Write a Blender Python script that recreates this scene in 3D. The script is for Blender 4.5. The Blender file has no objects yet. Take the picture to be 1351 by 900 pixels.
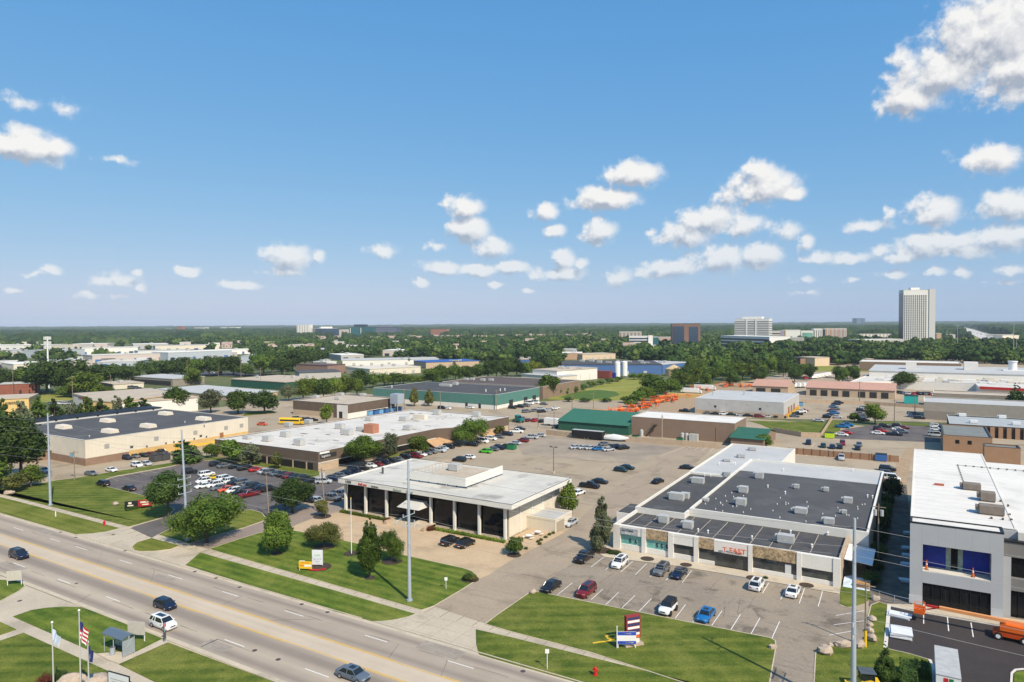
import bpy, math, random
import numpy as np
from mathutils import Vector, Matrix
random.seed(7)
R = math.radians
sc = bpy.context.scene
COL = sc.collection

# ------------------------------------------------------------------ camera model
F, CX, CY, CAM_H = 901., 675.5, 450., 45.
ROLL, PITCH, YAW = R(0.33), math.atan(23/901.), R(30.909)

def ray(u, v):
    x = (u-CX)/F; y = (v-CY)/F
    cr, sr, cp, sp = math.cos(ROLL), math.sin(ROLL), math.cos(PITCH), math.sin(PITCH)
    x2 = x*cr-y*sr; y2 = x*sr+y*cr
    return x2, cp-y2*sp, sp+y2*cp

def G(u, v, z=0.):
    """ground (or height z) position of something measured at photo pixel u, v"""
    x, f, d = ray(u, v)
    t = (CAM_H-z)/d
    a, b = x*t, f*t
    c, s = math.cos(YAW), math.sin(YAW)
    return (a*c-b*s, a*s+b*c)

def PX(X, Y, Z=0.):
    c, s = math.cos(YAW), math.sin(YAW)
    a = X*c+Y*s; b = -X*s+Y*c; d = CAM_H-Z
    cp, sp, cr, sr = math.cos(PITCH), math.sin(PITCH), math.cos(ROLL), math.sin(ROLL)
    cz = b*cp+d*sp; cy = -b*sp+d*cp
    x, y = a/cz, cy/cz
    return CX+F*(x*cr+y*sr), CY+F*(-x*sr+y*cr)

def VH(u):
    return 427-math.tan(ROLL)*(u-CX)

def HT(u, vtop, vbase):
    """height of something whose top shows at vtop and foot at vbase"""
    return CAM_H*(1-(vtop-VH(u))/(vbase-VH(u)))

# ------------------------------------------------------------------ materials
MATS = {}
def mat(name, col, rough=.8, var=.12, scale=.5, metal=0., spec=.3, stretch=None, col2=None, sharp=False, detail=4., bump=0., coord='world', fine=None, stain=None):
    if name in MATS: return MATS[name]
    m = bpy.data.materials.new(name); m.use_nodes = True
    nt = m.node_tree; N = nt.nodes; L = nt.links
    b = N['Principled BSDF']
    b.inputs['Roughness'].default_value = rough
    b.inputs['Metallic'].default_value = metal
    b.inputs['Specular IOR Level'].default_value = spec
    c = Vector(col)
    c2 = Vector(col2) if col2 else c*(1-var)
    c1 = c if col2 else c*(1+var)
    if var == 0 and not col2:
        b.inputs['Base Color'].default_value = (*col, 1)
    else:
        if coord == 'world':
            g = N.new('ShaderNodeNewGeometry'); src = g.outputs['Position']
        else:
            g = N.new('ShaderNodeTexCoord'); src = g.outputs['Object']
        mp = N.new('ShaderNodeMapping'); L.new(src, mp.inputs[0])
        if stretch: mp.inputs['Scale'].default_value = stretch
        no = N.new('ShaderNodeTexNoise'); no.inputs['Scale'].default_value = scale; no.inputs['Detail'].default_value = detail
        no.inputs['Roughness'].default_value = .65
        L.new(mp.outputs[0], no.inputs[0])
        rp = N.new('ShaderNodeValToRGB')
        rp.color_ramp.elements[0].position = .46 if sharp else .3; rp.color_ramp.elements[1].position = .56 if sharp else .7
        rp.color_ramp.elements[0].color = (*c1, 1); rp.color_ramp.elements[1].color = (*c2, 1)
        L.new(no.outputs[0], rp.inputs[0])
        out = rp.outputs[0]
        if fine:
            n2 = N.new('ShaderNodeTexNoise'); n2.inputs['Scale'].default_value = fine[0]; n2.inputs['Detail'].default_value = 2
            L.new(mp.outputs[0], n2.inputs[0])
            mr = N.new('ShaderNodeMapRange'); mr.inputs[1].default_value = .3; mr.inputs[2].default_value = .7
            mr.inputs[3].default_value = 1-fine[1]; mr.inputs[4].default_value = 1+fine[1]
            L.new(n2.outputs[0], mr.inputs[0])
            vm = N.new('ShaderNodeVectorMath'); vm.operation = 'SCALE'
            L.new(out, vm.inputs[0]); L.new(mr.outputs[0], vm.inputs['Scale']); out = vm.outputs[0]
        if stain:
            n4 = N.new('ShaderNodeTexNoise'); n4.inputs['Scale'].default_value = stain[0]; n4.inputs['Detail'].default_value = 6; n4.inputs['Roughness'].default_value = .6; n4.inputs['Distortion'].default_value = .4
            L.new(mp.outputs[0], n4.inputs[0]); m4 = N.new('ShaderNodeMapRange'); m4.inputs[1].default_value = .54; m4.inputs[2].default_value = .66; m4.inputs[3].default_value = 1; m4.inputs[4].default_value = stain[1]
            L.new(n4.outputs[0], m4.inputs[0]); v4 = N.new('ShaderNodeVectorMath'); v4.operation = 'SCALE'; L.new(out, v4.inputs[0]); L.new(m4.outputs[0], v4.inputs['Scale']); out = v4.outputs[0]
        L.new(out, b.inputs['Base Color'])
        if bump:
            bp = N.new('ShaderNodeBump'); bp.inputs['Strength'].default_value = bump; bp.inputs['Distance'].default_value = .05
            L.new(no.outputs[0], bp.inputs['Height']); L.new(bp.outputs[0], b.inputs['Normal'])
    MATS[name] = m
    return m

def nodes_of(m): return m.node_tree.nodes, m.node_tree.links, m.node_tree.nodes['Principled BSDF']

def mat_grass(name, c1, c2, stripe=.25, width=1.1, ang=0., patch=.18):
    """mown lawn: noise patches plus mower lanes"""
    m = mat(name, c1, rough=.95, var=0, spec=.1)
    N, L, b = nodes_of(m)
    g = N.new('ShaderNodeNewGeometry')
    mp = N.new('ShaderNodeMapping'); mp.inputs['Rotation'].default_value = (0, 0, ang); L.new(g.outputs['Position'], mp.inputs[0])
    no = N.new('ShaderNodeTexNoise'); no.inputs['Scale'].default_value = patch; no.inputs['Detail'].default_value = 8; no.inputs['Roughness'].default_value = .7
    L.new(mp.outputs[0], no.inputs[0])
    mp2 = N.new('ShaderNodeMapping'); mp2.inputs['Scale'].default_value = (.06, 1, 1); L.new(mp.outputs[0], mp2.inputs[0])
    n2 = N.new('ShaderNodeTexNoise'); n2.inputs['Scale'].default_value = 1.6/width; n2.inputs['Detail'].default_value = 3; L.new(mp2.outputs[0], n2.inputs[0])
    wv = N.new('ShaderNodeTexWave'); wv.bands_direction = 'Y'; wv.inputs['Scale'].default_value = .314/width/2; wv.inputs['Distortion'].default_value = 2.2
    wv.inputs['Detail Scale'].default_value = .2
    L.new(mp.outputs[0], wv.inputs[0])
    ad = N.new('ShaderNodeMath'); ad.operation = 'MULTIPLY_ADD'; ad.inputs[1].default_value = stripe; L.new(n2.outputs[0], ad.inputs[0])
    a2 = N.new('ShaderNodeMath'); a2.operation = 'MULTIPLY_ADD'; a2.inputs[1].default_value = stripe*.45; L.new(wv.outputs[1], a2.inputs[0]); L.new(ad.outputs[0], a2.inputs[2])
    L.new(no.outputs[0], ad.inputs[2])
    rp = N.new('ShaderNodeValToRGB'); rp.color_ramp.elements[0].position = .38+stripe*.5; rp.color_ramp.elements[1].position = .62+stripe*.95
    rp.color_ramp.elements[0].color = (*c1, 1); rp.color_ramp.elements[1].color = (*c2, 1)
    L.new(a2.outputs[0], rp.inputs[0])
    n3 = N.new('ShaderNodeTexNoise'); n3.inputs['Scale'].default_value = 6; n3.inputs['Detail'].default_value = 3; L.new(mp.outputs[0], n3.inputs[0])
    mr = N.new('ShaderNodeMapRange'); mr.inputs[1].default_value = .3; mr.inputs[2].default_value = .7; mr.inputs[3].default_value = .7; mr.inputs[4].default_value = 1.3
    L.new(n3.outputs[0], mr.inputs[0])
    n5 = N.new('ShaderNodeTexNoise'); n5.inputs['Scale'].default_value = .09; n5.inputs['Detail'].default_value = 9; n5.inputs['Roughness'].default_value = .72; L.new(mp.outputs[0], n5.inputs[0])
    m5 = N.new('ShaderNodeMapRange'); m5.inputs[1].default_value = .48; m5.inputs[2].default_value = .68; m5.inputs[4].default_value = .55; L.new(n5.outputs[0], m5.inputs[0])
    x5 = N.new('ShaderNodeMix'); x5.data_type = 'RGBA'; L.new(m5.outputs[0], x5.inputs[0]); L.new(rp.outputs[0], x5.inputs[6]); x5.inputs[7].default_value = (.20, .19, .05, 1)
    vm = N.new('ShaderNodeVectorMath'); vm.operation = 'SCALE'; L.new(x5.outputs[2], vm.inputs[0]); L.new(mr.outputs[0], vm.inputs['Scale'])
    L.new(vm.outputs[0], b.inputs['Base Color'])
    bp = N.new('ShaderNodeBump'); bp.inputs['Strength'].default_value = .6; bp.inputs['Distance'].default_value = .06
    L.new(n3.outputs[0], bp.inputs['Height']); L.new(bp.outputs[0], b.inputs['Normal'])
    return m

def mat_leaf(name, c1, c2, trans=.25, scale=.35, objvar=.35):
    m = mat(name, c1, rough=.7, var=0, spec=.15)
    N, L, b = nodes_of(m)
    g = N.new('ShaderNodeNewGeometry'); no = N.new('ShaderNodeTexNoise'); no.inputs['Scale'].default_value = scale; no.inputs['Detail'].default_value = 3
    L.new(g.outputs['Position'], no.inputs[0])
    rp = N.new('ShaderNodeValToRGB'); rp.color_ramp.elements[0].position = .33; rp.color_ramp.elements[1].position = .67
    rp.color_ramp.elements[0].color = (*c1, 1); rp.color_ramp.elements[1].color = (*c2, 1)
    L.new(no.outputs[0], rp.inputs[0])
    oi = N.new('ShaderNodeObjectInfo')
    mr = N.new('ShaderNodeMapRange'); mr.inputs[3].default_value = 1-objvar; mr.inputs[4].default_value = 1+objvar
    L.new(oi.outputs['Random'], mr.inputs[0])
    vm = N.new('ShaderNodeVectorMath'); vm.operation = 'SCALE'; L.new(rp.outputs[0], vm.inputs[0]); L.new(mr.outputs[0], vm.inputs['Scale'])
    L.new(vm.outputs[0], b.inputs['Base Color'])
    if trans:
        tr = N.new('ShaderNodeBsdfTranslucent'); L.new(vm.outputs[0], tr.inputs[0])
        mx = N.new('ShaderNodeMixShader'); mx.inputs[0].default_value = trans
        L.new(b.outputs[0], mx.inputs[1]); L.new(tr.outputs[0], mx.inputs[2])
        L.new(mx.outputs[0], N['Material Output'].inputs[0])
    return m

def mat_lines(name, col, line, axis_scale, thick=.04, rough=.7, axis='Z', var=.06):
    """cladding: thin darker joints every axis_scale metres along an axis"""
    m = mat(name, col, rough=rough, var=0)
    N, L, b = nodes_of(m)
    g = N.new('ShaderNodeNewGeometry'); sp = N.new('ShaderNodeSeparateXYZ'); L.new(g.outputs['Position'], sp.inputs[0])
    def frac(o, s):
        a = N.new('ShaderNodeMath'); a.operation = 'DIVIDE'; a.inputs[1].default_value = s; L.new(o, a.inputs[0])
        f = N.new('ShaderNodeMath'); f.operation = 'FRACT'; L.new(a.outputs[0], f.inputs[0])
        l = N.new('ShaderNodeMath'); l.operation = 'LESS_THAN'; l.inputs[1].default_value = thick/s; L.new(f.outputs[0], l.inputs[0])
        return l.outputs[0]
    if axis == 'XY':
        a = N.new('ShaderNodeMath'); L.new(sp.outputs[0], a.inputs[0]); L.new(sp.outputs[1], a.inputs[1]); o = a.outputs[0]
    else: o = sp.outputs['XYZ'.index(axis)]
    k = frac(o, axis_scale)
    no = N.new('ShaderNodeTexNoise'); no.inputs['Scale'].default_value = .35; no.inputs['Detail'].default_value = 5; L.new(g.outputs['Position'], no.inputs[0])
    rp = N.new('ShaderNodeValToRGB'); rp.color_ramp.elements[0].position = .3; rp.color_ramp.elements[1].position = .7
    rp.color_ramp.elements[0].color = (*[c*(1-var) for c in col], 1); rp.color_ramp.elements[1].color = (*[c*(1+var) for c in col], 1)
    L.new(no.outputs[0], rp.inputs[0])
    mx = N.new('ShaderNodeMix'); mx.data_type = 'RGBA'; L.new(k, mx.inputs[0]); L.new(rp.outputs[0], mx.inputs[6]); mx.inputs[7].default_value = (*line, 1)
    L.new(mx.outputs[2], b.inputs['Base Color'])
    return m

# ------------------------------------------------------------------ mesh helpers
class MB:
    def __init__(s): s.v = []; s.f = []
    def add(s, vs, fs):
        n = len(s.v); s.v += [tuple(p) for p in vs]; s.f += [tuple(i+n for i in f) for f in fs]; return s
    def box(s, x0, x1, y0, y1, z0, z1, M=None):
        vs = [(x, y, z) for z in (z0, z1) for x, y in ((x0, y0), (x1, y0), (x1, y1), (x0, y1))]
        if M is not None: vs = [tuple(M @ Vector(p)) for p in vs]
        return s.add(vs, [(3, 2, 1, 0), (4, 5, 6, 7), (0, 1, 5, 4), (1, 2, 6, 5), (2, 3, 7, 6), (3, 0, 4, 7)])
    def prism(s, poly, z0, z1, bottom=True):
        if area(poly) < 0: poly = poly[::-1]
        n = len(poly)
        vs = [(p[0], p[1], z0) for p in poly]+[(p[0], p[1], z1) for p in poly]
        fs = [tuple(range(n, 2*n))]+[(i, (i+1) % n, (i+1) % n+n, i+n) for i in range(n)]
        if bottom: fs.append(tuple(range(n-1, -1, -1)))
        return s.add(vs, fs)
    def sheet(s, poly, z):
        if area(poly) < 0: poly = poly[::-1]
        return s.add([(p[0], p[1], z) for p in poly], [tuple(range(len(poly)))])
    def ring(s, outer, w, z0, z1):
        """hollow kerb/parapet of width w inside polygon"""
        if area(outer) < 0: outer = outer[::-1]
        inn = inset(outer, w); n = len(outer)
        vs = [(p[0], p[1], z) for z in (z0, z1) for p in outer]+[(p[0], p[1], z) for z in (z0, z1) for p in inn]
        fs = []
        for i in range(n):
            j = (i+1) % n
            fs += [(i, j, j+n, i+n), (i+n, j+n, j+3*n, i+3*n), (j+2*n, i+2*n, i+3*n, j+3*n)]
        return s.add(vs, fs)
    def tube(s, p0, p1, r0, r1=None, n=8, caps=True):
        r1 = r0 if r1 is None else r1
        p0, p1 = Vector(p0), Vector(p1); d = (p1-p0).normalized()
        a = Vector((0, 0, 1)) if abs(d.z) < .9 else Vector((1, 0, 0))
        u = d.cross(a).normalized(); w = d.cross(u)
        vs = []
        for p, r in ((p0, r0), (p1, r1)):
            for i in range(n):
                t = 2*math.pi*i/n; vs.append(p+u*math.cos(t)*r+w*math.sin(t)*r)
        fs = [(i, (i+1) % n, (i+1) % n+n, i+n) for i in range(n)]
        if caps: fs += [tuple(range(n-1, -1, -1)), tuple(range(n, 2*n))]
        return s.add(vs, fs)
    def path(s, pts, r, n=6):
        for a, b in zip(pts[:-1], pts[1:]): s.tube(a, b, r, n=n)
        return s
    def ball(s, c, rx, ry=None, rz=None, n=8, m=5, jit=0, rnd=random):
        ry = rx if ry is None else ry; rz = rx if rz is None else rz
        vs = [(c[0], c[1], c[2]-rz)]
        for j in range(1, m):
            t = -math.pi/2+math.pi*j/m
            for i in range(n):
                a = 2*math.pi*i/n; k = 1+rnd.uniform(-jit, jit)
                vs.append((c[0]+rx*k*math.cos(t)*math.cos(a), c[1]+ry*k*math.cos(t)*math.sin(a), c[2]+rz*k*math.sin(t)))
        vs.append((c[0], c[1], c[2]+rz))
        fs = [(0, 1+(i+1) % n, 1+i) for i in range(n)]
        for j in range(m-2):
            for i in range(n):
                a = 1+j*n+i; b = 1+j*n+(i+1) % n; fs.append((a, b, b+n, a+n))
        t = len(vs)-1; o = 1+(m-2)*n
        fs += [(o+i, o+(i+1) % n, t) for i in range(n)]
        return s.add(vs, fs)
    def loft(s, rings, cap=True):
        n = len(rings[0]); vs = [p for r in rings for p in r]; fs = []
        for k in range(len(rings)-1):
            for i in range(n):
                a = k*n+i; b = k*n+(i+1) % n; fs.append((a, b, b+n, a+n))
        if cap: fs += [tuple(range(n-1, -1, -1)), tuple(range((len(rings)-1)*n, len(rings)*n))]
        return s.add(vs, fs)
    def build(s, name, m, parent=None, smooth=False, ang=35, fix=False):
        me = bpy.data.meshes.new(name); me.from_pydata(s.v, [], s.f)
        if fix:
            import bmesh
            bm = bmesh.new(); bm.from_mesh(me); bmesh.ops.recalc_face_normals(bm, faces=bm.faces); bm.to_mesh(me); bm.free()
        me.materials.append(m)
        if smooth:
            me.polygons.foreach_set('use_smooth', [True]*len(me.polygons))
            me.set_sharp_from_angle(angle=R(ang))
        me.update()
        return link(name, me, parent)

def link(name, data, parent=None):
    o = bpy.data.objects.new(name, data); COL.objects.link(o)
    if parent is not None:
        o.parent = parent
        if parent.get('_wo'):                       # parts of building-like things are written in world coordinates
            o.matrix_parent_inverse = Matrix.Translation(-Vector(parent['_wo']))
    return o

def area(p): return sum(p[i][0]*p[(i+1) % len(p)][1]-p[(i+1) % len(p)][0]*p[i][1] for i in range(len(p)))/2

def inset(p, w):
    n = len(p); out = []
    for i in range(n):
        a, b, c = Vector(p[i-1][:2]), Vector(p[i][:2]), Vector(p[(i+1) % n][:2])
        d1 = (b-a).normalized(); d2 = (c-b).normalized()
        n1 = Vector((-d1.y, d1.x)); n2 = Vector((-d2.y, d2.x))
        m = n1+n2
        k = w/max(.3, 1+n1.dot(n2))
        out.append((b.x+m.x*k, b.y+m.y*k))
    return out

def tag(o, label=None, cat=None, group=None, kind=None):
    if label: o['label'] = label
    if cat: o['category'] = cat
    if group: o['group'] = group
    if kind: o['kind'] = kind
    return o

def thing(name, label, cat, loc=(0, 0, 0), rz=0., group=None, world=False):
    o = bpy.data.objects.new(name, None); COL.objects.link(o)
    loc = tuple(loc) if len(loc) == 3 else (loc[0], loc[1], 0)
    o.location = loc; o.rotation_euler = (0, 0, rz); o.empty_display_size = .3
    if world: o['_wo'] = loc
    return tag(o, label, cat, group)

KIDS = {}
def dup(root, loc, rz, label, group=None, scale=1., swap=None):
    """copy a thing with its parts and their parts; swap replaces a material"""
    def cp(o, par):
        c = o.copy(); COL.objects.link(c)
        if par is not None: c.parent = par
        if swap and c.data:
            for i, sl in enumerate(c.material_slots):
                if sl.material and sl.material.name in swap:
                    sl.link = 'OBJECT'; sl.material = swap[sl.material.name]
        ks = KIDS.get(o.name)
        if ks is None: ks = KIDS[o.name] = list(o.children)
        for k in ks: cp(k, c)
        return c
    r = cp(root, None)
    r.location = (loc[0], loc[1], loc[2] if len(loc) > 2 else 0); r.rotation_euler = (0, 0, rz)
    r.scale = (scale,)*3 if not isinstance(scale, tuple) else scale
    r['label'] = label
    if group: r['group'] = group
    return r

def text(s, size, name, m, parent, loc, rot, ext=.03, align='LEFT'):
    cu = bpy.data.curves.new(name, 'FONT'); cu.body = s; cu.size = size; cu.extrude = ext; cu.align_x = align; cu.resolution_u = 3
    t = bpy.data.objects.new(name, cu); COL.objects.link(t)
    bpy.context.view_layer.update()
    me = bpy.data.meshes.new_from_object(t); bpy.data.objects.remove(t)
    me.materials.clear(); me.materials.append(m)
    me.transform(Matrix.Translation(Vector(loc)) @ rot.to_4x4())
    return link(name, me, parent)

def facerot(dx, dy):
    """text plane standing upright, reading along direction dx, dy"""
    x = Vector((dx, dy, 0)).normalized(); z = Vector((x.y, -x.x, 0)); y = Vector((0, 0, 1))
    return Matrix((x, y, z)).transposed()

# ------------------------------------------------------------------ palette
grass_front = mat_grass('lawn_grass', (.052, .094, .012), (.15, .19, .028), stripe=.38)
grass_near = mat_grass('lawn_grass_near', (.056, .088, .013), (.155, .175, .03), stripe=.34, ang=R(-32), width=1.3)
grass_dry = mat_grass('lawn_grass_dry', (.08, .11, .012), (.19, .195, .04), stripe=.25, patch=.1)
grass_field = mat_grass('field_grass', (.16, .185, .025), (.30, .28, .075), stripe=.15, patch=.03, width=4)
earth_green = mat('rough_ground', (.055, .085, .02), rough=.95, col2=(.15, .15, .06), scale=.012, detail=8, fine=(.3, .3))
concrete = mat('concrete_paving', (.50, .42, .31), rough=.9, var=.12, scale=.25, detail=6, fine=(3, .06), stain=(.3, .82))
apron_conc = mat('apron_concrete', (.47, .395, .295), rough=.9, var=.12, scale=.12, detail=7, fine=(2.5, .07), stain=(.15, .78))
tan_paver = mat('brick_pavers', (.49, .355, .22), rough=.9, var=.1, scale=.2, detail=6, fine=(4, .1), stain=(.15, .82))
asphalt_tan = mat('weathered_asphalt', (.41, .325, .225), rough=.92, col2=(.31, .245, .17), scale=.035, detail=9, fine=(2.2, .07), stain=(.09, .72))
asphalt_mid = mat('parking_asphalt', (.33, .265, .19), rough=.92, col2=(.22, .18, .14), scale=.06, detail=9, fine=(2.2, .1), stain=(.22, .55))
asphalt_dark = mat('dark_asphalt', (.15, .128, .115), rough=.9, col2=(.09, .08, .078), scale=.1, detail=8, fine=(2, .1), stain=(.2, .65))
asphalt_new = mat('new_asphalt', (.036, .030, .030), rough=.85, col2=(.055, .045, .042), scale=.12, detail=8, fine=(4, .12))
stain = mat('oil_stain', (.085, .075, .068), rough=.8, var=.25, scale=.5)
white_paint = mat('white_road_paint', (.72, .70, .66), var=.12, scale=3)
yellow_paint = mat('yellow_road_paint', (.62, .36, .035), var=.15, scale=2)
yellow_faded = mat('faded_yellow_paint', (.42, .31, .14), var=.15, scale=2)
soil = mat('mulch', (.06, .04, .028), var=.3, scale=2)
dirt = mat('bare_dirt', (.36, .25, .15), var=.15, scale=.4)
bark = mat('bark', (.10, .078, .055), rough=.9, var=.25, scale=2)
steel = mat('galvanised_steel', (.40, .45, .50), rough=.5, var=.06, scale=.6, metal=.3)
wood_pole = mat('weathered_wood', (.24, .19, .14), rough=.9, var=.15, scale=1)
pole_brown = mat('brown_metal', (.09, .06, .045), rough=.6, var=.1)
black = mat('black_plastic', (.015, .015, .017), rough=.5, var=0)
tyre_m = mat('tyre_rubber', (.018, .018, .019), rough=.85, var=0)
rim_m = mat('alloy_rim', (.45, .45, .46), rough=.3, var=0, metal=.8)
glass_m = mat('car_glass', (.012, .016, .02), rough=.06, var=0, spec=.8)
lamp_m = mat('headlamp_lens', (.75, .75, .72), rough=.1, var=0, spec=.8)
tail_m = mat('tail_lamp_lens', (.35, .01, .01), rough=.2, var=0)
white_m = mat('white_enamel', (.74, .73, .70), rough=.5, var=.04)
red_m = mat('red_enamel', (.50, .025, .02), rough=.4, var=.05)
orange_m = mat('orange_enamel', (.72, .13, .015), rough=.45, var=.08)
yellow_m = mat('yellow_enamel', (.75, .47, .02), rough=.45, var=.05)
green_m = mat('green_enamel', (.02, .16, .06), rough=.5, var=.1)
blue_m = mat('blue_enamel', (.04, .12, .32), rough=.5, var=.1)
glass_dark = mat('tinted_glazing', (.012, .012, .013), rough=.06, var=0, spec=.22)
glass_bl = mat('blue_grey_glazing', (.05, .08, .11), rough=.08, var=0, spec=1.)
hvac_m = mat('hvac_sheet_metal', (.50, .49, .46), rough=.55, var=.12, scale=1.2, metal=.2)
hvac_dark = mat('hvac_grille', (.07, .07, .07), rough=.6, var=.1)
roof_white = mat('white_roof_membrane', (.64, .60, .54), rough=.85, col2=(.54, .50, .44), scale=.12, detail=8, fine=(.8, .04), stain=(.12, .8))
roof_white2 = mat('bright_roof_membrane', (.68, .64, .58), rough=.85, var=.05, scale=.1, fine=(.6, .03), stain=(.1, .88))
roof_grey = mat('office_roof_membrane', (.60, .57, .50), rough=.85, col2=(.47, .44, .38), scale=.12, detail=9, stain=(.13, .62))
roof_dark = mat('black_roof_membrane', (.082, .079, .078), rough=.85, col2=(.056, .054, .054), scale=.2, detail=8, fine=(.9, .1), stain=(.3, 1.35))
roof_dark2 = mat('charcoal_roof_membrane', (.068, .066, .068), rough=.85, col2=(.092, .09, .09), scale=.1, detail=8, stain=(.12, 1.3))
roof_tan = mat('gravel_roof', (.46, .38, .29), rough=.9, var=.12, scale=.15, fine=(1, .06))
roof_lgrey = mat('grey_roof_membrane', (.45, .445, .43), rough=.85, var=.08, scale=.15)
roof_brown = mat('brown_roof_membrane', (.10, .075, .065), rough=.85, var=.15, scale=.15)
wall_cream = mat_lines('cream_block_wall', (.66, .59, .47), (.55, .48, .38), 1.22, thick=.05, axis='XY', var=.05)
wall_tan = mat('tan_brick_wall', (.47, .35, .24), var=.08, scale=.6, fine=(6, .08))
wall_tanband = mat('ochre_painted_wall', (.62, .40, .15), var=.06)
wall_brownbrick = mat('brown_brick_wall', (.26, .165, .11), var=.1, scale=.8, fine=(5, .1))
wall_brown = mat_lines('brown_metal_cladding', (.135, .098, .072), (.085, .06, .045), .6, thick=.08, axis='XY', var=.08)
wall_brownplain = mat('brown_stucco', (.24, .165, .115), var=.08, scale=.3)
wall_white = mat('white_painted_wall', (.72, .68, .61), var=.05, scale=.4, fine=(3, .03))
wall_white2 = mat('off_white_fascia', (.70, .67, .60), var=.04, scale=.4)
wall_grey = mat('grey_painted_wall', (.42, .40, .37), var=.06, scale=.3)
wall_greybrown = mat('grey_brown_wall', (.27, .235, .19), var=.08, scale=.3)
wall_teal = mat_lines('teal_metal_cladding', (.085, .205, .17), (.06, .15, .125), 1.0, thick=.08, axis='XY', var=.06)
wall_green = mat_lines('green_metal_cladding', (.022, .095, .062), (.016, .07, .045), .5, thick=.06, axis='XY')
roof_green = mat_lines('green_metal_roofing', (.035, .14, .09), (.026, .105, .07), .5, thick=.07, axis='X')
wall_panel = mat_lines('grey_composite_panels', (.43, .435, .44), (.32, .325, .33), 2.2, thick=.03, axis='XY', var=.03, rough=.5)
wall_blue = mat('blue_painted_wall', (.07, .145, .32), var=.08, scale=.1)
wall_red = mat('red_brick_wall', (.25, .085, .055), var=.12, scale=.5)
stone = mat('stone_veneer', (.46, .33, .19), col2=(.24, .17, .10), scale=2.6, detail=5, sharp=True, fine=(1.2, .22), bump=.5)
roof_pink = mat('salmon_shingles', (.47, .27, .20), var=.08, scale=.3)
blue_wrap = mat('blue_weather_membrane', (.015, .035, .30), var=.2, scale=.7, rough=.5)
rock_m = mat('limestone_boulder', (.42, .33, .25), var=.2, scale=1.2, bump=.5)
leaf_mid = mat_leaf('maple_leaves', (.045, .092, .014), (.14, .205, .03))
leaf_dark = mat_leaf('dark_leaves', (.026, .056, .013), (.085, .132, .027))
leaf_light = mat_leaf('light_leaves', (.065, .115, .014), (.18, .23, .032))
leaf_lime = mat_leaf('yellow_green_leaves', (.12, .15, .015), (.26, .27, .03))
leaf_grey = mat_leaf('grey_green_needles', (.095, .115, .055), (.20, .22, .115))
leaf_red = mat_leaf('reddish_leaves', (.12, .035, .02), (.20, .07, .03))
leaf_bronze = mat_leaf('bronze_leaves', (.07, .085, .018), (.17, .165, .045))
# ------------------------------------------------------------------ vegetation meshes
def ico(sub):
    import bmesh
    bm = bmesh.new(); bmesh.ops.create_icosphere(bm, subdivisions=sub, radius=1)
    v = np.array([p.co[:] for p in bm.verts]); f = np.array([[q.index for q in p.verts] for p in bm.faces]); bm.free()
    return v, f
ICO1, ICO2 = ico(1), ico(2)

def lobes(kind, rng):
    """list of lobe centres and radii for a tree of height 1"""
    L = []
    if kind == 'round':
        L.append((0, 0, .62, .26))
        for i in range(9):
            a = rng.uniform(0, 6.28); r = rng.uniform(.12, .26); z = rng.uniform(.38, .82)
            L.append((r*math.cos(a), r*math.sin(a), z, rng.uniform(.13, .2)))
        L.append((0, 0, .84, .15))
    elif kind == 'spread':
        L.append((0, 0, .56, .30))
        for i in range(12):
            a = i*.524+rng.uniform(-.25, .25); r = rng.uniform(.25, .48); z = rng.uniform(.36, .74)
            L.append((r*math.cos(a), r*math.sin(a), z, rng.uniform(.16, .24)))
        L.append((.05, 0, .78, .2))
    elif kind == 'cone':
        for i in range(9):
            t = i/8; rr = (.27*(1-t)**.75+.05)*(.75 if i == 0 else 1)
            for k in range(5 if t < .8 else 2):
                a = rng.uniform(0, 6.28); q = rr*.72
                L.append((q*math.cos(a), q*math.sin(a), .27+.66*t, rr*rng.uniform(.34, .58)))
    elif kind == 'spruce':
        for i in range(13):
            t = i/12; rr = .24*(1-t)+.03
            for k in range(5 if t < .7 else 2):
                a = rng.uniform(0, 6.28); q = rr*.75
                L.append((q*math.cos(a), q*math.sin(a), .10+.86*t, rr*rng.uniform(.35, .5)))
    elif kind == 'pine':
        for i in range(11):
            t = i/10; rr = .2*(1-t)**.7+.06
            for k in range(2):
                a = rng.uniform(0, 6.28); q = rr*rng.uniform(.5, 1)
                L.append((q*math.cos(a), q*math.sin(a), .16+.76*t, rr*rng.uniform(.4, .62)))
    elif kind == 'bush':
        L.append((0, 0, .5, .5))
        for i in range(8):
            a = i*.785; L.append((.42*math.cos(a), .42*math.sin(a), rng.uniform(.36, .62), rng.uniform(.25, .38)))
    return L

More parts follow.
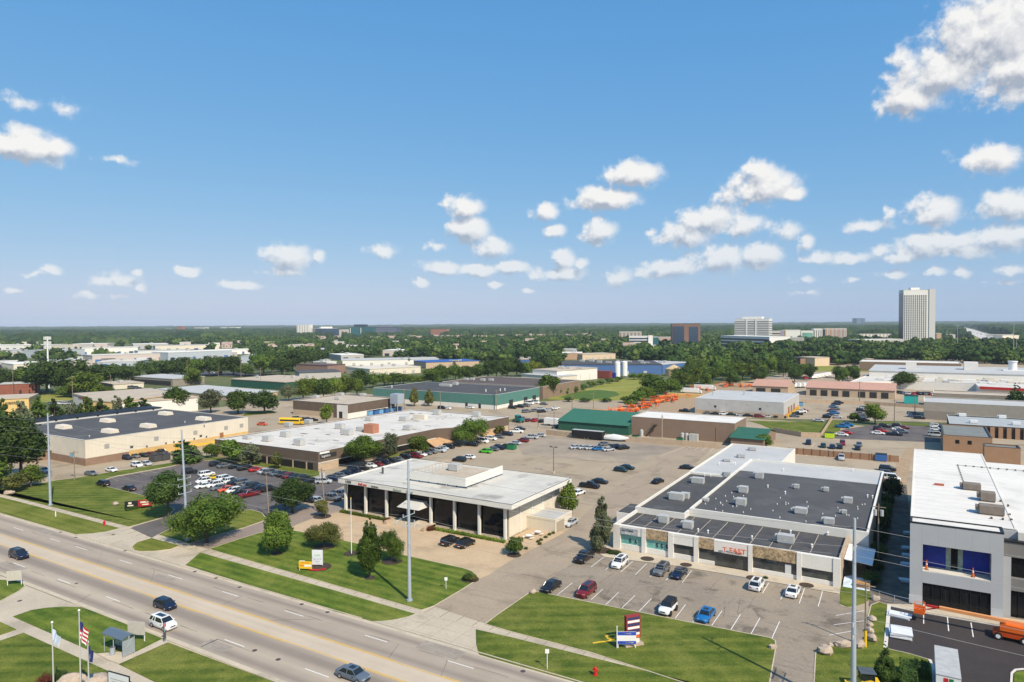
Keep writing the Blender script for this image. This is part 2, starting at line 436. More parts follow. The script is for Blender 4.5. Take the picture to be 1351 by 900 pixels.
def crown_arrays(kind, seed, n, leaf, core=ICO1, corek=.6):
    rng = random.Random(seed); nr = np.random.default_rng(seed)
    L = np.array(lobes(kind, rng)); C, Rr = L[:, :3], L[:, 3]
    w = Rr**2/np.sum(Rr**2); idx = nr.choice(len(L), size=n*2, p=w)
    d = nr.normal(size=(n*2, 3)); d /= np.linalg.norm(d, axis=1)[:, None]
    p = C[idx]+d*Rr[idx][:, None]*(nr.uniform(.55, 1.08, (n*2, 1))+.16*np.abs(nr.normal(size=(n*2, 1))))
    dist = np.linalg.norm(p[:, None]-C[None], axis=2)/Rr[None]
    dist[np.arange(n*2), idx] = 9
    keep = dist.min(axis=1) > .72; p = p[keep][:n]; d = d[keep][:n]; m = len(p)
    nm = d+nr.normal(scale=.55, size=(m, 3)); nm /= np.linalg.norm(nm, axis=1)[:, None]
    t = np.cross(nm, nr.normal(size=(m, 3))); t /= np.linalg.norm(t, axis=1)[:, None]; b = np.cross(nm, t)
    s = leaf*nr.uniform(.6, 1.3, (m, 1))
    q = np.stack([p-t*s*.5-b*s*.35, p+t*s*.2-b*s*.5, p+t*s*.6+b*s*.25, p-t*s*.15+b*s*.5], axis=1).reshape(-1, 3)
    fq = np.arange(m*4).reshape(m, 4)
    cv, cf = core; vs = [q]; tris = []; off = len(q)
    for (x, y, z, r) in L:
        k = 1+nr.uniform(-.12, .12, (len(cv), 1))
        vs.append(cv*k*r*corek+np.array([x, y, z])); tris.append(cf+off); off += len(cv)
    V = np.concatenate(vs); V[:, 2] = .2*0+V[:, 2]/np.percentile(q[:, 2], 99.3)
    return V, fq, np.concatenate(tris)

def mesh_from(name, v, quads, tris, m):
    me = bpy.data.meshes.new(name)
    nq, nt = len(quads), len(tris)
    me.vertices.add(len(v)); me.vertices.foreach_set('co', np.ascontiguousarray(v, dtype=np.float32).ravel())
    me.loops.add(nq*4+nt*3)
    li = np.concatenate([np.asarray(quads).ravel(), np.asarray(tris).ravel()]).astype(np.int32)
    me.loops.foreach_set('vertex_index', li)
    me.polygons.add(nq+nt)
    ls = np.concatenate([np.arange(nq)*4, nq*4+np.arange(nt)*3]).astype(np.int32)
    me.polygons.foreach_set('loop_start', ls)
    me.update(calc_edges=True); me.validate()
    me.materials.append(m)
    return me

def trunk_mesh(kind, seed):
    rng = random.Random(seed+50); b = MB()
    top = {'round': .62, 'spread': .55, 'cone': .8, 'spruce': .9, 'pine': .9}[kind]
    b.tube((0, 0, -.01), (0, 0, .3), .028, .02, n=7); b.tube((0, 0, .3), (.01, 0, top), .02, .007, n=6)
    if kind in ('round', 'spread', 'pine'):
        for i in range(7):
            a = i*.9+rng.uniform(-.3, .3); z = rng.uniform(.2, .45); r = .3 if kind == 'spread' else .2
            b.tube((0, 0, z), (r*math.cos(a), r*math.sin(a), z+.18), .011, .004, n=5)
    me = bpy.data.meshes.new('trunk'); me.from_pydata(b.v, [], b.f); me.materials.append(bark); me.update()
    return me

TREE = {}; WID = {}
def tree_set(kind, lod, mt):
    key = (kind, lod, mt.name)
    if key not in TREE:
        n, lf, nv = {'hi': (8500, .029, 2), 'mid': (1900, .05, 3), 'low': (420, .095, 3)}[lod]
        if kind in ('spruce',): lf *= .8
        out = []
        for i in range(nv):
            v, q, t = crown_arrays(kind, hash_(kind)+i*17+len(lod), n, lf)
            WID[kind] = 2*np.percentile(np.abs(v[:, :2]), 97.5)
            out.append((mesh_from('crown', v, q, t, mt), trunk_mesh(kind, i) if kind != 'bush' else None))
        TREE[key] = out
    return TREE[key]
def hash_(s): return sum(ord(c)*(i+1) for i, c in enumerate(s))

KINDNAME = {'round': 'broadleaf_tree', 'spread': 'spreading_tree', 'cone': 'maple_tree', 'spruce': 'spruce_tree', 'pine': 'pine_tree', 'bush': 'shrub'}
tree_n = [0]
TREE_POS = []
def tree(u, vb, vt, w, kind, mt, label, group=None, lod='mid', X=None):
    """tree measured in the photo: foot at u,vb, top at vt, crown w pixels wide"""
    x, y = G(u, vb)
    h = HT(u, vt, vb)
    dist = math.hypot(x, y)
    ww = w/F*dist
    tree_set(kind, lod, mt); rel = WID[kind]
    s = ww/(rel*h)
    return put_tree(x, y, h, s, kind, mt, label, group, lod)

def put_tree(x, y, h, s, kind, mt, label, group=None, lod='mid'):
    tree_n[0] += 1
    st = tree_set(kind, lod, mt); c, t = st[tree_n[0] % len(st)]
    o = thing(KINDNAME[kind], label, 'shrub' if kind == 'bush' else 'tree', (x, y, 0), random.uniform(0, 6.28), group)
    o.scale = (h*s, h*s, h)
    if t is None:
        link('foliage', c, o)
    else:
        link('crown', c, o); link('trunk', t, o)
    TREE_POS.append((x, y, h))
    return o

def shrub(x, y, w, h, mt, label, group=None, lod='mid'):
    st = tree_set('bush', lod, mt); c = st[random.randrange(len(st))][0]
    o = link('shrub', c); o.location = (x, y, 0); o.scale = (w/1.45, w/1.45, h); o.rotation_euler = (0, 0, random.uniform(0, 6))
    return tag(o, label, 'shrub', group)

def hedge(name, pts, w, h, mt, label, cat='hedge'):
    """clipped hedge following points, leafy surface"""
    nr = np.random.default_rng(len(pts)*7+int(abs(pts[0][0])))
    Q = []; b = MB()
    for a, c in zip(pts[:-1], pts[1:]):
        a = Vector(a); c = Vector(c); d = (c-a); ln = d.length; d.normalize(); nn = Vector((-d.y, d.x))
        b.prism([tuple(a+nn*w*.4), tuple(a-nn*w*.4), tuple(c-nn*w*.4), tuple(c+nn*w*.4)], 0, h*.86)
        k = int(ln*26*(w+h))
        s = nr.uniform(0, ln, k); side = nr.uniform(-1, 1, k); t = nr.uniform(0, 1, k)
        on = nr.uniform(0, 1, k) < w/(w+2*h)
        off = np.where(on, side*w/2, np.sign(side)*w/2); z = np.where(on, h, t*h)+nr.normal(0, .05, k)
        P = np.stack([a.x+d.x*s+nn.x*off, a.y+d.y*s+nn.y*off, z], axis=1)
        T = nr.normal(size=(k, 3)); T /= np.linalg.norm(T, axis=1)[:, None]; U = np.cross(T, nr.normal(size=(k, 3))); U /= np.linalg.norm(U, axis=1)[:, None]
        Q.append(np.stack([P-T*.14, P-U*.12, P+T*.14, P+U*.12], axis=1).reshape(-1, 3))
    q = np.concatenate(Q); nb = len(q)
    me = mesh_from(name, q, np.arange(nb).reshape(-1, 4), np.zeros((0, 3), int), mt)
    o = link(name, me)
    import bmesh
    bm = bmesh.new(); bm.from_mesh(me); vs = [bm.verts.new(p) for p in b.v]
    for f in b.f: bm.faces.new([vs[i] for i in f])
    bm.to_mesh(me); bm.free()
    return tag(o, label, cat)

# ------------------------------------------------------------------ vehicles
def car_ring(x, zb, zt, wb, wt, n=0):
    zm = zb+(zt-zb)*.55
    half = [(wb*.90, zb), (wb, zb+.14), (wb*1.0, zm), (wt, zt-.05), (wt-.10, zt)]
    r = [(x, y, z) for y, z in half]+[(x, -y, z) for y, z in half[::-1]]
    return r

PAINT = {}
def paint(name, c):
    m = mat('car_paint_'+name, c, rough=.25, var=0, spec=.4)
    nodes_of(m)[2].inputs['Coat Weight'].default_value = .25
    PAINT[name] = m
for nm, c in dict(black=(.012, .012, .014), white=(.74, .74, .73), silver=(.42, .44, .46), grey=(.13, .135, .14), navy=(.008, .014, .038), red=(.42, .012, .012),
                  maroon=(.16, .012, .018), blue=(.012, .13, .34), green=(.08, .42, .02), yellow=(.75, .50, .01), orange=(.62, .10, .03), tan=(.40, .33, .24), teal=(.006, .030, .034), steel=(.10, .125, .16)).items(): paint(nm, c)

SPEC = {  # length, half width, height, belt z, stations: hood end, windscreen top, roof end, rear
    'sedan': dict(L=4.8, W=.92, H=1.45, B=.90, hood=(.80, .80), cab=(-1.75, -1.05, .55, 1.15), tail=(.98, .90), r=.33),
    'coupe': dict(L=4.6, W=.92, H=1.35, B=.88, hood=(.74, .76), cab=(-1.45, -.60, .25, 1.15), tail=(.94, .88), r=.34),
    'suv': dict(L=4.7, W=.95, H=1.72, B=1.06, hood=(.96, .96), cab=(-2.25, -1.95, .55, 1.25), tail=(1.02, 1.0), r=.37),
    'hatch': dict(L=4.2, W=.89, H=1.50, B=.92, hood=(.82, .82), cab=(-2.02, -1.45, .50, 1.20), tail=(.95, .9), r=.32),
    'pickup': dict(L=5.7, W=1.0, H=1.85, B=1.15, hood=(1.08, 1.08), cab=(-.75, -.55, .85, 1.40), tail=(1.12, 1.1), r=.40),
    'offroader': dict(L=4.4, W=.93, H=1.85, B=1.15, hood=(1.1, 1.08), cab=(-2.05, -2.0, .62, .95), tail=(1.1, 1.1), r=.44),
    'van': dict(L=5.4, W=1.0, H=2.1, B=1.2, hood=(1.0, .95), cab=(-2.6, -2.5, 1.35, 2.1), tail=(1.1, 1.1), r=.35),
}
CAR = {}
def make_car(kind, col):
    """parts are written around the car's centre, front towards +x"""
    S = SPEC[kind]; h = S['L']/2; W = S['W']; p = PAINT[col]
    root = thing('parked_car', '', 'car')
    c0, c1, c2, c3 = S['cab']; B = S['B']; H = S['H']; zl = .22 if kind != 'offroader' else .42
    hz0, hz1 = S['hood']; tz0, tz1 = S['tail']
    b = MB()
    sts = [(h, zl+.12, hz0-.22, W*.72, W*.66), (h-.12, zl, hz0-.08, W*.86, W*.80), (h-.5, zl, hz0+.02, W*.97, W*.88), (c3, zl, B+.02, W, W*.93),
           (0, zl, B, W, W*.94), (c0+.1, zl, B+.02, W, W*.93)]
    if c0 > -h+.35:
        sts += [(c0-.1 if kind != 'pickup' else c0, zl, tz0+.02, W, W*.92)]
        if kind == 'pickup': sts = sts[:-1]
        sts += [(-h+.35, zl, tz0, W*.98, W*.90)]
    sts += [(-h+.1, zl+.04, tz1+.02, W*.93, W*.84), (-h, zl+.14, tz1-.08, W*.84, W*.76)]
    sts.sort(key=lambda t: -t[0])
    b.loft([car_ring(*t) for t in sts])
    if kind == 'pickup':
        b2 = MB(); b2.box(-h+.12, c0-.1, -W*.78, W*.78, B-.03, B+.045); b2.build('load_bed', black, root)
    b.build('body', p, root, smooth=True, ang=40, fix=True)
    # greenhouse
    g = MB(); wi = W*.90; wt = W*.74
    def gr(x, z, w): return [(x, w, z), (x, -w, z)]
    lo = [(c3, B-.03, wi), (c0, B-.03, wi)]; hi = [(c2, H-.05, wt), (c1, H-.05, wt)]
    vs = [(c3, wi, B-.03), (c3, -wi, B-.03), (c0, -wi, B-.03), (c0, wi, B-.03), (c2, wt, H-.05), (c2, -wt, H-.05), (c1, -wt, H-.05), (c1, wt, H-.05)]
    g.add(vs, [(0, 1, 5, 4), (1, 2, 6, 5), (2, 3, 7, 6), (3, 0, 4, 7), (4, 5, 6, 7)])
    g.build('windows', glass_m, root, fix=True)
    r = MB(); rt = wt+.02
    r.loft([[(x, y, z) for y, z in ((rt, H-.08), (rt, H-.03), (rt-.14, H+.0), (-rt+.14, H+.0), (-rt, H-.03), (-rt, H-.08))] for x in (c2+.04, c2-.12, c1+.1, c1-.04)])
    for sgn in (1, -1):                                   # pillars
        for (xa, xb) in ((c3, c2), (c0, c1)):
            r.tube((xa, sgn*wi*.99, B), (xb, sgn*wt*1.0, H-.06), .045, n=4)
        if kind not in ('coupe',):
            xm = (c1+c2)/2-.1
            r.tube((xm, sgn*wi*1.0, B), (xm, sgn*(wt+.01), H-.06), .05, n=4)
        if kind in ('suv', 'van', 'offroader'):
            r.tube((c0+.75, sgn*wi*1.0, B), (c1+.75, sgn*(wt+.01), H-.06), .07, n=4)
    r.build('roof', black if kind == 'offroader' else p, root, smooth=True, fix=True)
    rr = S['r']; wx = (h-.88, -h+.92)
    for x in wx:
        for sgn in (1, -1):
            w = MB(); y0 = sgn*(W-.20); y1 = sgn*(W+(.12 if kind == 'offroader' else .025))
            w.tube((x, y0, rr), (x, y1, rr), rr, n=14); t = w.build('wheel', tyre_m, root, smooth=True)
            q = MB(); q.tube((x, y1-sgn*.01, rr), (x, y1+sgn*.012, rr), rr*.62, n=10); q.build('rim', rim_m if kind != 'offroader' else black, t)
    for sgn in (1, -1):
        q = MB(); q.box(h-.30, h-.055, sgn*W*.52-.17, sgn*W*.52+.17, hz0-.27, hz0-.13); q.build('headlight', lamp_m, root)
        q = MB(); q.box(-h-.012, -h+.18, sgn*W*.60-.15, sgn*W*.60+.15, tz1-.30, tz1-.12); q.build('tail_light', tail_m, root)
        q = MB(); q.box(c3-.32, c3-.16, sgn*(W+.06)-.07, sgn*(W+.06)+.07, B-.02, B+.12); q.build('door_mirror', p, root)
    q = MB(); q.box(h-.03, h+.012, -W*.42, W*.42, hz0-.42, hz0-.25); q.build('grille', black, root)
    q = MB(); q.box(-h-.03, -h+.02, -.26, .26, .52, .64); q.build('number_plate', white_m, root)
    if kind in ('suv', 'sedan'):
        q = MB(); q.box(c1+.55, c2-.2, -wt*.55, wt*.55, H+.001, H+.014); q.build('sunroof', glass_m, root)
    return root

LITE = {}
def make_car_lite(kind, col):
    """the same shapes joined for cars too small to show lamps and rims"""
    S = SPEC[kind]; full = make_car(kind, col)
    for c in list(full.children):
        for k in list(c.children): bpy.data.objects.remove(k)
        if c.name.split('.')[0] in ('door_mirror', 'number_plate', 'sunroof', 'grille', 'headlight', 'tail_light'): bpy.data.objects.remove(c)
    return full

CARNAME = {'sedan': 'parked_car', 'coupe': 'sports_car', 'suv': 'sport_utility_vehicle', 'hatch': 'hatchback_car', 'pickup': 'pickup_truck', 'offroader': 'off_road_vehicle', 'van': 'passenger_van'}
CARCAT = {'sedan': 'car', 'coupe': 'car', 'suv': 'car', 'hatch': 'car', 'pickup': 'pickup truck', 'offroader': 'car', 'van': 'van'}
def car(x, y, deg, kind, col, label, group=None, full=False, z=0.03):
    key = (kind, col, full)
    D = CAR
    if key not in D:
        D[key] = (make_car if full else make_car_lite)(kind, col); r = D[key]
        r.location = (x, y, z); r.rotation_euler = (0, 0, R(deg)); r['label'] = label
        if group: r['group'] = group
    else: r = dup(D[key], (x, y, z), R(deg), label, group)
    r.name = CARNAME[kind]; r['category'] = CARCAT[kind]
    return r
ORD = ['first', 'second', 'third', 'fourth', 'fifth', 'sixth', 'seventh', 'eighth', 'ninth', 'tenth', 'eleventh', 'twelfth', 'thirteenth', 'fourteenth', 'fifteenth', 'sixteenth', 'seventeenth', 'eighteenth', 'nineteenth', 'twentieth']
KN = {'sedan': 'sedan', 'coupe': 'coupe', 'suv': 'SUV', 'hatch': 'hatchback', 'pickup': 'pickup truck', 'offroader': 'off-road car', 'van': 'van'}
CN = dict(grey='dark grey', steel='blue-grey', teal='dark teal')
def row(cars, deg, where, group, full=False):
    """cars: list of (u, v, kind, colour) measured in the photo, left to right"""
    seen = {}
    tot = {}
    for c in cars: tot[(c[2], c[3])] = tot.get((c[2], c[3]), 0)+1
    for c in cars:
        u, v, k, col = c[:4]; d = c[4] if len(c) > 4 else deg
        x, y = G(u, v, .75 if k in ('sedan', 'coupe', 'hatch') else .85)
        key = (k, col); seen[key] = seen.get(key, 0)+1
        nm = f"{CN.get(col, col)} {KN[k]}"
        lab = f"{ORD[seen[key]-1]} {nm} from the left {where}" if tot[key] > 1 else f"{nm} {where}"
        car(x, y, d, k, col, lab, group, full)
# ------------------------------------------------------------------ setting: ground, road, lots, lawns
def P(*pts): return [G(u, v) for u, v in pts]
def sheet(name, poly, z, m):
    return tag(MB().sheet(poly, z).build(name, m), kind='structure')
def rect(x0, x1, y0, y1): return [(x0, y0), (x1, y0), (x1, y1), (x0, y1)]

sheet('ground', [(14500*math.cos(a*math.pi/24), 14500*math.sin(a*math.pi/24)) for a in range(48)], 0, earth_green)
sheet('industrial_pavement', rect(-330, 130, 86.5, 330), .02, asphalt_tan)
sheet('rear_pavement', P((560, 547), (880, 549), (1351, 560), (1420, 545), (1420, 470), (1100, 478), (1000, 500), (880, 527), (750, 528), (715, 530), (560, 541)), .04, asphalt_tan)
sheet('apron', rect(-330, 40, 76.9, 86.45), .016, apron_conc)
sheet('near_apron', rect(-330, 40, 20, 57.3), .016, apron_conc)

def mat_road():
    m = mat('road_asphalt', (.27, .22, .18), rough=.9, var=0)
    N, L, b = nodes_of(m)
    g = N.new('ShaderNodeNewGeometry'); sp = N.new('ShaderNodeSeparateXYZ'); L.new(g.outputs['Position'], sp.inputs[0])
    mp = N.new('ShaderNodeMapping'); mp.inputs['Scale'].default_value = (.02, .9, 1); L.new(g.outputs['Position'], mp.inputs[0])
    n1 = N.new('ShaderNodeTexNoise'); n1.inputs['Scale'].default_value = 1; n1.inputs['Detail'].default_value = 6; L.new(mp.outputs[0], n1.inputs[0])
    n2 = N.new('ShaderNodeTexNoise'); n2.inputs['Scale'].default_value = .15; n2.inputs['Detail'].default_value = 9; n2.inputs['Roughness'].default_value = .7; L.new(g.outputs['Position'], n2.inputs[0])
    mr = N.new('ShaderNodeMapRange'); mr.inputs[1].default_value = 57.4; mr.inputs[2].default_value = 76.8; L.new(sp.outputs[1], mr.inputs[0])
    ad = N.new('ShaderNodeMath'); ad.operation = 'MULTIPLY_ADD'; ad.inputs[1].default_value = .02; L.new(n1.outputs[0], ad.inputs[0]); L.new(mr.outputs[0], ad.inputs[2])
    rp = N.new('ShaderNodeValToRGB'); L.new(ad.outputs[0], rp.inputs[0])
    lt, md, dk, ct = (.44, .365, .275), (.36, .295, .228), (.25, .205, .165), (.49, .40, .30)
    st = [(0, lt), (.05, md), (.10, dk), (.15, md), (.21, lt), (.27, md), (.32, dk), (.37, dk), (.425, md), (.435, ct), (.61, ct), (.62, md), (.68, dk), (.73, md), (.79, md), (.85, md), (.90, dk), (.95, md), (1, lt)]
    e = rp.color_ramp.elements
    e[0].position, e[0].color = st[0][0], (*st[0][1], 1); e[1].position, e[1].color = 1, (*st[-1][1], 1)
    for p, c in st[1:-1]: q = e.new(p); q.color = (*c, 1)
    m2 = N.new('ShaderNodeMapRange'); m2.inputs[1].default_value = .25; m2.inputs[2].default_value = .75; m2.inputs[3].default_value = .82; m2.inputs[4].default_value = 1.18
    a2 = N.new('ShaderNodeMath'); a2.operation = 'MULTIPLY_ADD'; a2.inputs[1].default_value = .5; a2.inputs[2].default_value = .25
    mx = N.new('ShaderNodeMath'); L.new(n1.outputs[0], mx.inputs[0]); L.new(n2.outputs[0], mx.inputs[1]); mx2 = N.new('ShaderNodeMath'); mx2.operation = 'MULTIPLY'; mx2.inputs[1].default_value = .5
    L.new(mx.outputs[0], mx2.inputs[0]); L.new(mx2.outputs[0], m2.inputs[0])
    vm = N.new('ShaderNodeVectorMath'); vm.operation = 'SCALE'; L.new(rp.outputs[0], vm.inputs[0]); L.new(m2.outputs[0], vm.inputs['Scale'])
    L.new(vm.outputs[0], b.inputs['Base Color'])
    return m
sheet('road', rect(-2400, 260, 57.4, 76.8), .03, mat_road())
# gutters and kerbs along the road, broken at the driveway mouths
DRV_FAR = [(-141.5, -118.3), (-73, -52.5), (-16.5, -4)]
DRV_NEAR = [(-175, -118)]
def kerb_run(y0, y1, gaps, name, ygut):
    b = MB(); xs = [-600]+[c for g in gaps for c in g]+[60]
    for a, c in zip(xs[::2], xs[1::2]): b.box(a, c, y0, y1, .0, .14)
    tag(b.build(name, concrete), kind='structure')
    sheet('gutter', rect(-600, 60, *ygut), .036, concrete)
kerb_run(76.62, 76.8, DRV_FAR, 'kerb', (76.0, 76.61)); kerb_run(57.3, 57.48, DRV_NEAR, 'kerb', (57.49, 58.2))
b = MB()
for y in (68.95, 65.75):
    b.sheet(rect(-900, 150, y-.07, y+.07), .038)
for (x0, x1) in ((-200, -190), (-165, -152), (-140, -128), (-118, -104), (-96, -84), (-74, -60), (-52, -40)):
    b.sheet(rect(x0, x1, 69.16, 69.28), .038); b.sheet(rect(x0+7, x1+7, 65.42, 65.54), .038)
tag(b.build('yellow_lane_lines', yellow_paint), kind='structure')
b = MB()
for (u0, v0, u1, v1) in ((17, 696.3, 29.6, 700.3), (66.3, 710.8, 79, 715), (100.3, 721.2, 115, 726), (157.4, 739, 173.8, 744), (220.8, 759, 240, 765), (292.5, 781, 313.5, 787.5), (373, 807, 397.3, 815), (477, 841, 506.3, 850.5), (586.6, 875.2, 620.3, 886)):
    x0 = G(u0, v0)[0]; x1 = G(u1, v1)[0]; b.sheet(rect(x0, x1, 72.72, 72.86), .038)
for (u0, v0, u1, v1) in ((21, 742, 35, 748), (79, 763.5, 96, 769.2), (143, 786.2, 161.5, 792.8), (298.5, 843, 323.5, 853), (402.5, 882.5, 433, 894.6)):
    x0 = G(u0, v0)[0]; x1 = G(u1, v1)[0]; b.sheet(rect(x0, x1, 61.6, 61.74), .038)
for k in range(40): b.sheet(rect(-205-k*12.2, -201.5-k*12.2, 72.72, 72.86), .038)
tag(b.build('white_lane_dashes', white_paint), kind='structure')
# manhole, cracks
b = MB()
for (u, v, r) in ((605/6.+.0, 660+660/6., .3),):
    x, y = G(u, v); b.tube((x, y, .03), (x, y, .042), r, n=14)
for (u, v) in ((100, 709.5), (80, 702.5), (149.5, 705.5), (165, 727), (257, 754.5), (285, 763), (316, 775), (398, 797.5), (432, 808), (336, 858.5), (367, 870.5), (26, 793), (690, 886)):
    x, y = G(u, v); b.tube((x, y, .03), (x, y, .043), .35, n=12)
tag(b.build('drain_covers', mat('cast_iron', (.07, .06, .055), var=.2)), kind='structure')

def mat_crack():
    return mat('tar_seam', (.10, .085, .075), var=.2, scale=1)
b = MB(); rr = random.Random(4)
def crack(x0, y0, x1, y1, w=.05, z=.041, j=.15):
    n = max(2, int(math.hypot(x1-x0, y1-y0)/2.5)); p = []
    for i in range(n+1):
        t = i/n; p.append((x0+(x1-x0)*t+rr.uniform(-j, j), y0+(y1-y0)*t+rr.uniform(-j, j)))
    for a, c in zip(p[:-1], p[1:]):
        d = Vector((c[0]-a[0], c[1]-a[1])).normalized()*w*rr.uniform(.4, 1); nx, ny = -d.y, d.x
        b.sheet([(a[0]+nx, a[1]+ny), (a[0]-nx, a[1]-ny), (c[0]-nx, c[1]-ny), (c[0]+nx, c[1]+ny)], z)
for x in range(-230, -30, 9):
    if rr.random() < .75: crack(x, 61.2, x+rr.uniform(3, 8), 61.2, .05, j=.05)
    if rr.random() < .6: crack(x, 73.2, x+rr.uniform(3, 9), 73.2, .04, j=.05)
    if rr.random() < .3: crack(x+rr.uniform(0, 8), 69.2, x+rr.uniform(0, 8), 73, .03)
    if rr.random() < .25: crack(x+rr.uniform(0, 8), 57.6, x+rr.uniform(0, 8), 61, .04)
crack(-86, 58.4, -86, 61.2, .12)
for (x, y, w_, l_) in ((-87, 58.6, 5, 2.2), (-60, 73.5, 7, 2.6), (-150, 60, 8, 1.6), (-118, 70.4, 5, 1.8), (-170, 74, 9, 1.8)): tag(MB().sheet(rect(x, x+w_, y, y+l_), .034).build('road_patch', mat('road_patch_asphalt', (.30, .255, .205), var=.15, scale=.5, fine=(3, .1))), kind='structure')
for k in range(34):                       # sealed cracks over the lots
    x, y = rr.uniform(-70, -18), rr.uniform(101, 121); a_ = rr.choice((0, 1.57))+rr.uniform(-.2, .2); l_ = rr.uniform(3, 11); crack(x, y, x+l_*math.cos(a_), y+l_*math.sin(a_), .035, z=.057)
    x, y = rr.uniform(-135, -45), rr.uniform(150, 250); crack(x, y, x+l_*2.2*math.cos(a_), y+l_*2.2*math.sin(a_), .07, z=.058)
tag(b.build('road_seams', mat_crack()), kind='structure')
b = MB()
for k in range(120): b.box(-330+k*3, -329.94+k*3, 83.2, 86.3, .0, .0625)
for k in range(9): b.box(-72, -53, 77.5+k*.0+k*.9, 77.54+k*.9, 0, .0195) if k % 3 == 0 else None
for k in range(6): b.box(-71+k*3.6, -70.96+k*3.6, 77, 83, 0, .0195); b.box(-141+k*4.2, -140.95+k*4.2, 77, 83, 0, .0195)
tag(b.build('pavement_joints', mat('dark_joint', (.22, .18, .14), var=.1)), kind='structure')  # plain dark joint lines between the paving panels

# lawns: low turf slabs with a concrete kerb round those beside pavement
LAWNS = []
def lawn(name, pts, m, kerb=.15, z=.09, world=False):
    poly = pts if world else P(*pts)
    if area(poly) < 0: poly = poly[::-1]
    tag(MB().prism(poly, 0, z).build(name, m), kind='structure')
    if kerb:
        tag(MB().ring(inset(poly, -kerb), kerb-.004, 0, z+.025).build('kerb', concrete), kind='structure')
    LAWNS.append(poly)
lawn('verge', [(-160, 618), (16, 660), (157, 697), (140, 701.5), (122, 703.8), (100, 705), (0, 677), (-160, 631)], grass_dry, kerb=0)
lawn('lawn', [(-200, 605), (32, 660), (170, 695.5), (190, 690), (222, 681), (230, 672), (200, 657), (143, 643), (128, 636), (150, 629), (225, 615.5), (262, 605.5), (258, 603), (225, 611), (150, 622.5), (100, 631), (75, 634), (55, 638), (30, 640), (0, 644), (-60, 640), (-200, 600)], grass_near, kerb=.14)
lawn('driveway_island', [(175, 721.5), (181, 716), (200, 710.5), (237, 720.3), (225, 725), (204, 727.5), (186, 728.2), (177, 726)], grass_dry)
lawn('lawn', [(209, 706), (250, 717.5), (280, 708), (321.6, 696.6), (352, 686), (345, 677), (331.6, 673), (308, 675), (265, 688), (225, 698)], grass_dry)
lawn('verge', [(264, 729.5), (450, 782), (547, 810.3), (536, 814), (523, 817), (507, 819.2), (490, 819.6), (450, 809.3), (353, 779.6), (245, 745.8)], grass_front, kerb=0)
lawn('front_lawn', [(276, 725), (315, 712), (348, 702), (378, 699), (407, 704), (450, 713), (476, 719), (523, 731), (560, 739), (610, 750), (622, 754), (629, 760), (628, 766), (606, 780), (572, 800), (556, 805.5), (400, 760.5)], grass_front)
lawn('strip_lawn', [(641, 824), (658, 811), (697, 784), (701, 781.5), (706, 781), (800, 799.8), (900, 820), (1016, 842.5), (1022, 846), (1023, 853), (1016, 893), (1008, 935), (780, 861.5), (675, 834)], grass_near)
lawn('verge', [(628, 831), (675, 841.6), (900, 898), (960, 913), (960, 960), (755, 899.0), (675, 876.5), (632, 864), (628.5, 850)], grass_near, kerb=0)
lawn('corner_lawn', [(1077, 862), (1090, 856), (1112, 850), (1128, 854), (1142, 846), (1150, 835), (1146, 815), (1150, 799), (1160, 795), (1171.5, 799), (1167, 856), (1200, 863.5), (1228, 872), (1231, 900), (1231, 990), (1070, 990)], grass_near)
lawn('side_grass', [(1109, 757), (1108.5, 797), (1118, 801), (1128, 800), (1141, 796), (1150, 789), (1146, 777), (1136, 770), (1125, 764)], grass_near, kerb=0)
lawn('lawn', [(-80, 760), (0, 765.5), (20, 766.5), (30, 770), (32, 774), (25, 780), (0, 793.5), (-80, 818)], grass_front)
lawn('lawn', [(17, 814), (41.6, 805.5), (60, 802.6), (83, 801), (106.6, 801.7), (150, 816.6), (216.5, 841.8), (179, 860.5), (157, 860), (127.4, 862.6)], grass_front, kerb=0)
lawn('lawn', [(-60, 806), (0, 821), (21.6, 831), (0, 838.5), (-60, 856)], grass_dry, kerb=0)
lawn('lawn', [(31, 835.5), (155, 891.6), (175, 901), (260, 945), (-60, 1000), (-120, 880), (0, 846)], grass_near, kerb=0)
lawn('lawn', [(222, 848.5), (358, 899.4), (470, 945), (330, 965), (203, 899.6), (157, 877)], grass_near, kerb=0)
b = MB()
